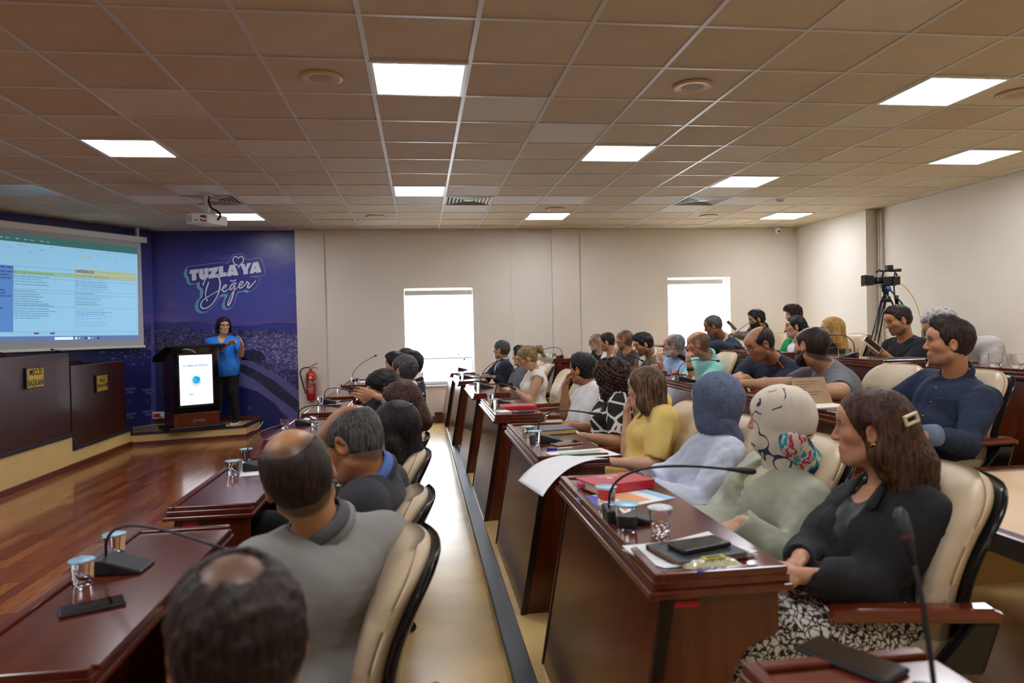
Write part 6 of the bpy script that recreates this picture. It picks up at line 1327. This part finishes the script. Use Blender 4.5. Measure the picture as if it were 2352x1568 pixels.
# ---------------------------------------------------------------- rear rows
CH4 = 4.18; R4C = [4.1,5.55,6.75,7.35,8.3]
c4 = ['beige chair of the silver-haired man', 'beige chair of the man in the black T-shirt', 'beige chair of the blonde woman in black', 'beige chair of the woman in the green blazer', 'beige chair behind the man in the dark suit']
for i, y in enumerate(R4C): chair(CH4, y, P3, math.radians([-8,0,0,0,0][i]), c4[i], 'beige chairs of the rear row')
p = sit('man in a black T-shirt holding a phone at the rear desk', 2062, 735, 5.5, 172, (4.22,5.55), P3, face=186, neck=pY(2080,776,5.54), pitch=18, tier=0, bw=1.05, skin='b8845e', belly=.02)
p.arm(1, pY(2075,835,5.35), pY(2030,812,5.3), hd=(-.8,.1,.5), hn=(.3,.4,.5), curl=.7, fine=True); p.arm(-1, pY(2040,826,5.7), pY(2020,812,5.5), hd=(-.7,-.2,.5), hn=(.3,-.4,.5), curl=.7)
p.legs(); p.eyes = 'down'; p.build_body(brow='1a1310', stubble=.6); p.shirt(BLACKC, 'half', .016, 'round'); p.trousers(BLACKC); p.hair(K_DARK, t=.009, vol=.006, hl=.022)
p = sit('silver-haired man with glasses and pale shirt behind the denim shirt', 2160, 752, 4.35, 176, (4.16,4.4), P3, face=186, neck=pY(2205,790,4.4), pitch=28, tier=1, bw=1.05, skin='bb8c70'); p.rest_arm(1, reach=.2); p.rest_arm(-1); p.legs(); p.eyes = 'down'; p.build_body(brow='5a5652', stubble=.3, stub_col='8a8682'); p.shirt(cloth('pale_grey', 'bcb8ae'), 'long', .018, 'collar', wr=(.008,16)); p.trousers(CHAR); p.hair(K_WHITE, t=.016, noise=(.006,90), vol=.01); p.glasses()
p = sit('woman with long blonde hair in a black sleeveless top', 1910, 757, 6.6, 158, (4.16,6.75), P3, face=184, pitch=2, tier=1, female=True, skin='cf9f80', bust=.02); p.rest_arm(1); p.rest_arm(-1); p.legs(); p.build_body(brow='6a4a2a'); p.shirt(BLACKC, 'none', .012, 'collar', name='top'); p.trousers(BLACKC); p.hair(K_BLOND, 'long', t=.014, length=.24, noise=(.0022,170), ears=False, warp=(1,1,.10), sharp=True, back=-.06)
p = sit('dark-haired woman in a green blazer over a white top', 1826, 750, 7.45, 158, (4.22,7.5), P3, face=190, pitch=4, tier=1, female=True, skin='cc9c80'); p.rest_arm(1, reach=.2); p.rest_arm(-1); p.legs(); p.build_body(brow='140f0d'); p.jacket(cloth('green', '1e8a50'), WHITEC, depth=.26); p.trousers(BLACKC); p.hair(K_BLACK, 'crop', t=.010, noise=(.003,110), adds=[Cone(p.hp(-.09,0,.02), p.hp(-.12,0,-.03), .035, .03)])
p = sit('man in a dark navy suit with glasses leaning on the rear desk', 1637, 748, 8.1, 158, (3.98,8.3), P3, face=180, neck=pY(1662,778,8.16), pitch=20, tier=1, skin='9a6a4a', bw=1.05); p.arm(1, pY(1655,800,7.95), pY(1600,795,7.9), hd=(-.8,.3,.1), curl=.6, fine=True); p.arm(-1, pY(1625,795,8.35), pY(1595,790,8.15), curl=.6); p.legs(); p.eyes = 'down'; p.build_body(brow='1a1512', stubble=.2); p.jacket(cloth('dark_navy_suit', '20283a'), cloth('grey_shirt', 'b0a8a4'), wr=(.007,16)); p.trousers(DKSUIT); p.hair(K_SALT, t=.009); p.glasses()
M_check = cell_print('checked_blazer', ['4a4a4e','6a6a6c','565658','74747a'], 60)
p = sit('bearded man in a checked grey blazer holding a phone by the far window', 1737, 733, 8.85, 172, (4.78,9.2), P3, face=182, neck=pY(1752,752,8.95), pitch=16, tier=1, skin='b07c58'); p.arm(1, pY(1745,778,8.7), pY(1690,768,8.7), hd=(-1,.1,.1), curl=.8, fine=True); p.arm(-1, pY(1725,775,9.1), pY(1690,768,8.9), curl=.8); p.legs(); p.build_body(brow='120d0b'); p.jacket(M_check, BLACKC, wr=(.006,18)); p.trousers(BLACKC); p.hair(K_BLACK, t=.014, vol=.008); p.beard(K_BLACK, .009)
p = sit('woman with curly dark hair in black behind the green blazer', 1821, 722, 9.3, 165, (5.3,9.4), P3, face=190, pitch=18, tier=2, female=True, skin='c89a80'); p.rest_arm(1, reach=.22); p.rest_arm(-1); p.legs(); p.eyes = 'down'; p.build_body(); p.shirt(BLACKC, 'long', .02); p.trousers(BLACKC); p.hair(hair_mat('hair_curly_dark', '22140f', '48281c', (70,70,70)), 'crop', t=.022, vol=.02, noise=(.013,85), sharp=True, ears=False)
chair(5.35, 9.4, P3, 0, 'beige chair of the curly-haired woman near the right wall', 'beige chairs of the rear row'); chair(4.85, 9.25, P3, 0, 'beige chair of the man in the checked blazer', 'beige chairs of the rear row')
# ================================================================ THINGS ON THE DESKS
Z1, Z2, Z3, Z4 = .7345, P1+.7345, P2+.7345, P3+.7345
M_cup = mat('clear_plastic_water', 'ffffff', .03, var=0, trans=1, ior=1.30); M_clear = mat('clear_plastic', 'ffffff', .05, var=0, trans=1, ior=1.12); M_foil = mat('blue_foil_lid', '8fc0d4', .3, .3, var=.15, scale=60); M_foilw = mat('white_foil', 'd4d8da', .35, .2, var=.15, scale=60)
cupm = MB().lathe([(.001,0),(.026,0),(.0275,.006),(.027,.012),(.029,.02),(.0325,.068),(.033,.072),(.001,.072)], 24).mesh('water', M_cup, True)
capm = MB().lathe([(.033,.072),(.0365,.0725),(.0365,.0745),(.030,.0755),(.001,.0762)], 24).mesh('foil_lid', M_foil, True); tabm = MB().box((.03,-.008,.0725), (.048,.008,.0735)).mesh('pull_tab', M_foil)
capw = MB().lathe([(.033,.072),(.0365,.0725),(.036,.078),(.02,.083),(.001,.080)], 24).mesh('foil_lid', M_foilw, True)
shell = MB().lathe([(.001,0),(.026,0),(.029,.02),(.033,.074),(.0365,.075),(.0365,.076),(.032,.0755),(.0275,.018),(.025,.003),(.001,.003)], 24).mesh('cup_wall', M_clear, True); wat = MB().lathe([(.001,.0035),(.0245,.0035),(.0285,.03),(.001,.03)], 20).mesh('water', M_cup, True)
def cup(px_, py_, z, label, kind='lid', group='plastic water cups', sc=1.):
    p = pZ(px_, py_, z); t = thing('water_cup', label, 'cup', p, RNG.random()*6, group); t.scale = (sc,)*3
    if kind == 'lid': link('water', cupm, t); l = link('foil_lid', capm, t); link('pull_tab', tabm, l)
    elif kind == 'white': link('cup_wall', shell, t); link('water', wat, t); link('foil_lid', capw, t)
    else: link('cup_wall', shell, t); link('water', wat, t)
    return t
M_mic = mat('microphone_black', '1a1b1d', .45, var=.08, scale=40, bump=.1, bscale=200); M_key = mat('mic_button', 'b8b6a8', .5, var=0)
wedge = MB().prism([(-.065,0),(.075,0),(.075,.010),(.055,.016),(-.045,.046),(-.065,.046)], -.055, .055, 1).mesh('base', M_mic); btn = MB().box((.035,-.014,.0215), (.055,.014,.0235), M=Matrix.Rotation(.26, 4, 'Y') @ Matrix.Translation((-.004,0,.006))).mesh('button', M_key)
def mic(b, z, h, Yh, label, rz=0, bend=.16, up=.16, group='gooseneck microphones', straight=False):
    p = pZ(b[0], b[1], z) if len(b) == 2 else Vector(b); t = thing('microphone', label, 'microphone', p, rz, group)
    bev(link('base', wedge, t), .005, 2); link('button', btn, t)
    hd = pY(h[0], h[1], Yh) - p; hd = Matrix.Rotation(-rz, 3, 'Z') @ hd; s0 = Vector((-.05,0,.045)); m = s0 + Vector((0,0,up))
    path = [s0] + arc(s0+Vector((0,0,.02)), s0+Vector((0,0,max(.05, min(up, hd.z-.045+bend)))), hd, 16)
    if straight: path = [s0] + arc(s0, s0*.5+hd*.5+Vector((0,0,.05)), hd, 12)
    MB().tube(path, .0042, 8).build('gooseneck', M_mic, t, smooth=True); d = (path[-1]-path[-3]).normalized()
    MB().tube([path[-1]-d*.005, path[-1]+d*.035, path[-1]+d*.045, path[-1]+d*.075, path[-1]+d*.084], [.005,.0085,.0105,.011,.006], 10).build('mic_head', M_mic, t, smooth=True)
    MB().tube([path[-1]+d*.036, path[-1]+d*.040], .0104, 10).build('ring', mat('mic_ring', '5a1a1a', .4, var=0), t)
    return t
M_glassb = mat('phone_glass', '0a0a0e', .06, var=0, coat=.5); M_phb = mat('phone_body', '1c1c20', .35, var=.03)
def phone(px_, py_, z, rz, label, w=.075, l=.155, th=.010, m=None, tilt=None):
    p = pZ(px_, py_, z) if len(px_ if hasattr(px_, '__len__') else (1,)) == 1 and not isinstance(px_, Vector) else px_
    t = thing('phone', label, 'phone', p, rz, 'mobile phones')
    if tilt is not None: t.rotation_euler = tilt
    MB().box((-w/2,-l/2,.0005), (w/2,l/2,th)).build('case', m or M_phb, t, bevel=.004); MB().box((-w/2+.004,-l/2+.004,th), (w/2-.004,l/2-.004,th+.0008)).build('screen', M_glassb, t); return t
M_paper = mat('white_paper', 'e8e8e8', .8, var=.02)
def sheet(px_, py_, z, w, l, rz, label, m=None, th=.0012, cat='paper', name='paper_sheet', prints=(), curl=.0):
    p = pZ(px_, py_, z); t = thing(name, label, cat, p, rz, None)
    MB().grid(lambda u, v: ((u-.5)*w, (v-.5)*l, th+curl*(u-.5)**2*abs(v-.5)*4), 8, 8).build('page', m or M_paper, t, smooth=True)
    MB().box((-w/2,-l/2,.0002), (w/2,l/2,th*.8)).build('page_stack', M_paper, t)
    for (a, b, c, d, mm) in prints: MB().box((a*w,c*l,th+.0004), (b*w,d*l,th+.0007)).build('print_block', mm, t)
    return t
M_gb = mat('print_green', '8fbf9a', .8, var=.05); M_ob = mat('print_orange', 'e0a070', .8, var=.1); M_pu = mat('print_purple', '5a5ab0', .6, var=.05); M_cy = mat('print_sky', '9cc8e4', .7, var=.05)
def book(p, rz, w, l, th, cov, label, pages='d8cfb4', cat='book', name='book', tilt=0):
    t = thing(name, label, cat, p, rz); 
    MB().box((-w/2,-l/2,0), (w/2,l/2,.003)).build('back_cover', cov, t, bevel=.001); MB().box((-w/2+.004,-l/2+.005,.003), (w/2-.004,l/2-.005,th-.003)).build('page_block', mat('pages_'+pages, pages, .8, var=.1, scale=60, stretch=(1,1,20)), t); MB().box((-w/2,-l/2,th-.003), (w/2,l/2,th)).build('front_cover', cov, t, bevel=.001)
    MB().box((-w/2-.001,-l/2,0), (-w/2+.004,l/2,th)).build('spine', cov, t, bevel=.001); return t
def pen(px_, py_, z, rz, label, c='2a3ab8'):
    t = thing('pen', label, 'pen', pZ(px_, py_, z+.0045), rz); MB().tube([(-.03,0,0),(.065,0,0)], .0042, 8).build('barrel', mat('pen_clear', 'd8dce8', .3, var=0), t, smooth=True); MB().tube([(-.07,0,0),(-.02,0,0)], .0048, 8).build('cap', mat('pen_'+c, c, .4, var=0), t, smooth=True); return t
# first row
DN = 'first-row desk '
cup(190, 1342, Z1, 'sealed water cup beside the black phone on the first-row desk'); cup(264, 1276, Z1, 'sealed water cup behind the microphone near the black phone')
mic((283, 1308), Z1, (520, 1262), 1.70, 'gooseneck microphone stretching over the first-row desk with the black phone', rz=-.05, bend=.10)
phone(212, 1396, Z1, math.radians(-62), 'black phone lying by two sealed cups on a first-row desk')
cup(535, 1090, Z1, 'sealed water cup beside the head of the man in the grey suit'); cup(566, 1060, Z1, 'sealed water cup behind the microphone by the grey-suited man'); mic((590, 1078), Z1, (640, 978), 4.4, 'upright gooseneck microphone on the desk of the grey-suited man', rz=.1)
sheet(575, 1086, Z1, .10, .16, .2, 'small white paper under the microphone by the grey-suited man')
cup(655, 985, Z1, 'open clear cup on the desk with the crumpled tissue', 'clear'); cup(722, 978, Z1, 'clear cup by the head of the bald man with glasses', 'clear'); mic((700, 975), Z1, (800, 940), 5.2, 'gooseneck microphone beside the crumpled tissue', bend=.2)
t = MB(); 
t.grid(lambda u, v: ((u-.5)*.11+.01*math.sin(v*9), (v-.5)*.12+.01*math.sin(u*11), .006+.018*abs(math.sin(u*7+v*5))*math.sin(u*3.1)*math.sin(v*3.1)), 12, 12); o = t.build('tissue', M_paper, None, smooth=True); o.location = pZ(711, 964, Z1); o.modifiers.new('thick','SOLIDIFY').thickness = .001; tag(o, 'crumpled white tissue on a first-row desk', 'tissue')
cup(736, 928, Z1, 'sealed water cup on the desk with the key fob'); mic((757, 925), Z1, (800, 897), 6.3, 'gooseneck microphone on the desk with the key fob', bend=.06)
phone(766, 931, Z1, 1.4, 'dark phone beside the key fob on a first-row desk'); t = thing('key_fob', 'silver and black key fob on a first-row desk', 'key', pZ(776, 922, Z1), .3); MB().box((-.03,-.02,0), (.02,.02,.014)).build('fob', M_steel, t, bevel=.008, seg=3); MB().box((.02,-.012,.002), (.08,.012,.008)).build('strap', M_black, t, bevel=.002)
cup(779, 896, Z1, 'clear cup under the long flat gooseneck', 'clear'); mic((813, 895), Z1, (838, 898), 7.9, 'microphone with a long low gooseneck on the sixth first-row desk', bend=.04); mic((818, 875), Z1, (860, 818), 9.6, 'upright gooseneck microphone on the far first-row desk', bend=.2)
cup(812, 877, Z1, 'sealed water cup on the far first-row desk'); cup(820, 881, Z1, 'clear cup near the papers on the far first-row desk', 'clear'); sheet(838, 876, Z1, .21, .30, 0, 'white papers on the far first-row desk')
# second row
D1 = 'desk of the black-blazer woman'
phone(1952, 1520, Z2, math.radians(28), 'large dark phone lying across a desk edge before the patterned skirt', w=.082, l=.17)
mic(pZ(2235, 1680, Z2), Z2, (2098, 1292), 1.0, 'gooseneck microphone rising in front of the black-blazer chair', rz=-.3, straight=True)
def redbook(px_, py_, z, rz, label, w, l, th):
    t = book(pZ(px_, py_, z), rz, w, l, th, mat('red_cover', 'c01c2c', .35, var=.08, coat=.3), label)
    disc_ = MB().lathe([(.001,0),(.013,0),(.013,.0006),(.001,.0006)], 20, (w*.1,l*.05,th)); disc_.build('cover_emblem', mat('emblem_white','d8ccc8',.5,var=0), t); 
    for k in range(2): MB().box((w*.25+.012*k,-l*.18,th), (w*.25+.012*k+.004,l*.18,th+.0006)).build('cover_lettering', MATS['emblem_white'], t)
    return t
b_ = sheet(1436, 1144, Z2, .20, .29, math.radians(112), 'printed papers with purple and blue covers under the red book', prints=[(-.5,.5,.25,.5,M_pu),(-.5,.5,-.5,-.35,M_cy),(-.35,.35,-.2,.12,M_ob)])
t = redbook(1412, 1118, Z2+.004, math.radians(106), 'thick red book on the desk of the woman in sage', .165, .24, .032); MB().box((.02,.10,.010), (.05,.135,.024)).build('pink_marker', mat('pink','e84a9a',.5,var=0), t, bevel=.004)
cup(1393, 1168, Z2, 'sealed water cup behind the microphone next to the red book'); mic((1437, 1196), Z2, (1672, 1077), 2.05, 'long gooseneck microphone in front of the woman in sage', bend=.16, rz=-.08)
cup(1440, 1216, Z2, 'sealed water cup in front of the microphone next to the red book', sc=1.05); cup(1517, 1225, Z2, 'half-empty water cup with a peeled white lid', 'white')
sheet(1582, 1268, Z2, .20, .29, math.radians(-74), 'printed sheets under the dark notebook', prints=[(-.45,-.1,.15,.42,M_ob),(-.45,-.25,.42,.48,M_gb)], curl=.02)
t = book(pZ(1600, 1272, Z2+.002), math.radians(-78), .16, .21, .016, mat('charcoal_cover','2c2e32',.4,var=.05), 'charcoal notebook under a black phone', 'a06a4a'); phone(pZ(1606, 1256, Z2+.0185), 0, Z2, math.radians(-72), 'black phone on top of the charcoal notebook', th=.013)
t = thing('snack_packet', 'clear snack packet with a yellow and green label on the desk edge', 'packet', pZ(1632, 1300, Z2), math.radians(10)); MB().grid(lambda u, v: ((u-.5)*.15, (v-.5)*.055+.004*math.sin(u*40), .004+.018*math.sin(u*3.14)**.4*math.sin(v*3.14)), 24, 10).build('wrapper', mat('packet_film','b8b890',.15,var=.3,scale=60,coat=.5), t, smooth=True); MB().box((-.02,-.012,.0215), (.04,.012,.0228)).build('label_print', mat('label_yellow','c8b81a',.4,var=.2,scale=50), t); MB().box((-.074,-.027,.0), (.074,.027,.004)).build('packet_base', mat('biscuit','a8824a',.7,var=.2,scale=40), t); MB().box((-.012,-.007,.0228), (.03,.007,.0234)).build('label_print', mat('label_green','1c4a20',.4,var=0), t)
pen(1660, 1307, Z2, math.radians(8), 'blue capped pen lying at the edge of the desk with the phone')
cup(1213, 1010, Z2, 'sealed water cup behind the microphone next to the old book'); cup(1229, 1022, Z2, 'sealed water cup before the microphone next to the old book'); mic((1258, 1014), Z2, (1352, 948), 3.75, 'gooseneck microphone next to the old book', bend=.14)
book(pZ(1272, 994, Z2), math.radians(-80), .14, .22, .028, mat('navy_cover','1c2848',.4,var=.05), 'old thick book with yellowed pages and navy cover', 'c8b070'); phone(1302, 1020, Z2, math.radians(-70), 'tan-cased phone beside the old book', m=mat('tan_case','b08a6a',.5,var=.05)); pen(1287, 1029, Z2, math.radians(5), 'blue pen beside the tan-cased phone')
sheet(1338, 1042, Z2, .21, .30, math.radians(-78), 'printed table sheet with green block on the desk of the headscarfed woman', prints=[(-.3,.3,-.35,.3,M_gb),(-.3,-.1,.3,.4,M_ob)])
# sheet hanging over the desk front
def hang():
    A, B = pZ(1398, 1053, Z2+.010), pZ(1300, 1045, Z2+.010); C, D = pX(1190, 1103, .40), pX(1246, 1140, .44); K1, K2 = pZ(1300, 1052, Z2+.03), pZ(1232, 1048, Z2+.025); V = MB()
    def fn(u, v):
        a = A*(1-v)**2 + K1*2*v*(1-v) + D*v*v; b = B*(1-v)**2 + K2*2*v*(1-v) + C*v*v; return a*(1-u)+b*u
    V.grid(fn, 8, 20); o = V.build('paper_sheet', M_paper, None, smooth=True); so = o.modifiers.new('thick','SOLIDIFY'); so.thickness = .0008; return tag(o, 'blank white sheet drooping over the front edge of a desk', 'paper')
hang()
cup(1128, 925, Z2, 'sealed water cup behind the microphone by the red folder'); cup(1134, 939, Z2, 'sealed water cup in front of the microphone by the red folder'); mic((1152, 927), Z2, (1165, 885), 5.6, 'gooseneck microphone by the red folder', bend=.12)
redbook(1189, 936, Z2, math.radians(92), 'red folder with a white crest near the white-shirted man', .20, .26, .022); phone(1201, 947, Z2, math.radians(-86), 'navy phone beside the red folder', m=mat('navy_case','1c2440',.4,var=0)); sheet(1155, 944, Z2, .10, .14, .3, 'torn white paper scrap beside the red folder')
cup(1096, 895, Z2, 'sealed water cup before the blonde woman in cream'); mic((1116, 890), Z2, (1146, 828), 6.9, 'tall gooseneck microphone before the blonde woman in cream', bend=.2)
cup(1060, 871, Z2, 'sealed water cup on the desk of the dark-suited man'); mic((1072, 868), Z2, (1066, 826), 8.4, 'slim gooseneck microphone on the desk of the dark-suited man', bend=.1); book(pZ(1103, 866, Z2), math.radians(-88), .22, .30, .012, mat('black_folder','18181c',.4,var=0), 'black folder before the dark-suited man', cat='folder', name='folder')
mic((1062, 850), Z2, (1053, 815), 10.1, 'gooseneck microphone silhouetted against the window', bend=.1); cup(1052, 850, Z2, 'water cup silhouetted against the window')
t = phone(pY(1162, 886, 7.22), 0, 0, 0, 'grey phone with an orange edge in the blonde woman\'s hands', m=mat('orange_case','c85a2a',.5,var=0), tilt=(0,-.6,1.57))
# bag on the floor beside the sage jacket
t = thing('handbag', 'navy handbag with tan leather straps beside the sage jacket', 'bag', (1.02, 3.02, P1), .2)
MB().grid(lambda u, v: (.13*math.cos(u*6.2832)*(1-.25*v**3), .17*math.sin(u*6.2832)*(1-.12*v**3), .02+.30*v), 24, 8).build('bag_body', cloth('bag_navy','1c2a58'), t, smooth=True); MB().lathe([(.001,.019),(.12,.019),(.12,.022),(.001,.022)], 16).build('bag_base', mat('tan_leather','7a4424',.45,var=.1), t)
MB().tube(arc((-.06,-.14,.25),(0,-.10,.75),(.05,.10,.28),14), .012, 6).build('strap', MATS['tan_leather'], t, smooth=True); MB().tube(arc((.06,-.14,.25),(.05,-.06,.72),(-.03,.12,.28),14), .012, 6).build('strap', MATS['tan_leather'], t, smooth=True); MB().box((-.132,-.05,.02), (-.11,.05,.30)).build('trim_panel', MATS['tan_leather'], t)
# third row
t = thing('open_notebook', 'open notebook with a handwritten kraft page propped up', 'notebook', pZ(1896, 936, Z3), math.radians(-85)); MB().box((-.075,-.10,0), (.075,.10,.012)).build('page_block', mat('pages_cream','e4ddcc',.8,var=.05,scale=40), t); Mk = Matrix.Translation((-.075,0,.012)) @ Matrix.Rotation(math.radians(-118), 4, 'Y'); MB().box((0,-.10,0), (.15,.10,.003), M=Mk).build('kraft_page', mat('kraft','a8896a',.8,var=.06,scale=30), t)
for k in range(8): MB().box((.02+.015*k,-.08,.0032), (.023+.015*k,-.08+.05+.03*((k*5) % 4),.0036), M=Mk).build('handwriting', mat('ink_grey','5a5048',.8,var=0), t); MB().box((.02+.015*k,-.08,-.0006), (.023+.015*k,-.08+.05+.03*((k*5) % 4),-.0002), M=Mk).build('handwriting', MATS['ink_grey'], t)
phone(1922, 943, Z3, math.radians(-75), 'dark phone beside the open notebook'); t = MB().box((-.02,-.008,0), (.02,.008,.006)).build('eraser', M_white, None, bevel=.002); t.location = pZ(1930, 948, Z3); tag(t, 'small white eraser at the edge of the third-row desk', 'eraser')
cup(1550, 871, Z3, 'clear cup behind the third-row microphone', 'clear'); mic((1573, 876), Z3, (1645, 828), 5.9, 'gooseneck microphone above the slate-blue headscarf', bend=.14); mic((1432, 837), Z3, (1468, 825), 7.8, 'gooseneck microphone before the man in brown', bend=.12); cup(1438, 849, Z3, 'clear cup before the man in the brown T-shirt', 'clear')
cup(1262, 822, Z3, 'cup near the far wall on the third-row end desk'); cup(1272, 823, Z3, 'second cup near the far wall beside the dark box', 'clear'); mic((1283, 822), Z3, (1246, 803), 9.75, 'gooseneck microphone on the third-row desk by the far wall', rz=3.14, bend=.08)
phone(pY(1567, 822, 6.62), 0, 0, 0, 'phone held up by the man in the light blue shirt', tilt=(.5,-.5,.3), w=.06, l=.12)
# rear row
cup(1935, 822, Z4, 'clear cup behind the rear microphone', 'clear'); cup(1961, 823, Z4, 'clear cup before the rear microphone', 'clear'); mic((1948, 822), Z4, (1908, 770), 5.5, 'silver gooseneck microphone before the blonde woman', rz=2.9, bend=.14)
book(pZ(2066, 825, Z4), math.radians(-85), .20, .34, .012, MATS['black_folder'], 'black folder before the man in the black T-shirt', cat='folder', name='folder'); t = phone(pY(2003, 792, 5.28), 0, 0, 0, 'white phone held by the man in the black T-shirt', m=M_white, tilt=(.9,-.5,.6))
cup(2287, 845, Z4, 'clear cup at the corner of the rear desk by the right wall', 'clear', sc=1.15); cup(2337, 848, Z4, 'second clear cup on the rear desk by the right wall', 'clear', sc=1.15)
mic((1693, 800), Z4, (1725, 740), 8.4, 'gooseneck microphone before the man in the checked blazer', bend=.12); phone(pY(1680, 748, 8.62), 0, 0, 0, 'phone held up by the man in the checked blazer', tilt=(.9,-.3,.8))
# podium microphones
mic((-4.15, 7.45, 1.235), 0, (-14, 778), 7.2, 'gooseneck microphone on the taller podium desk', rz=3.0, bend=.12); mic((-4.15, 9.2, 1.075), 0, (124, 803), 8.35, 'gooseneck microphone on the lower podium desk', rz=2.6, bend=.16)
# dark chair against the right wall
t = thing('conference_chair', 'dark grey upholstered chair with a metal handle against the right wall', 'chair', (5.95, 7.65, P3), math.radians(20)); M_dg = cloth('dark_grey_seat', '33363c')
MB().box((-.22,-.23,.40), (.24,.23,.47)).build('seat', M_dg, t, bevel=.03, seg=3); MB().prism([(-.21,.52),(.21,.52),(.22,.90),(.13,1.0),(-.13,1.0),(-.22,.90)], .20, .26, 0).build('backrest', M_dg, t, bevel=.02, seg=3)
for sx in (-.2,.22):
    for sy in (-.21,.21): MB().tube([(sx,sy,0),(sx,sy,.42)], .011, 8).build('leg', M_steel, t)
MB().tube(arc((.23,-.10,.99),(.23,0,1.07),(.23,.10,.99)), .009, 8).build('handle', M_steel, t, smooth=True)
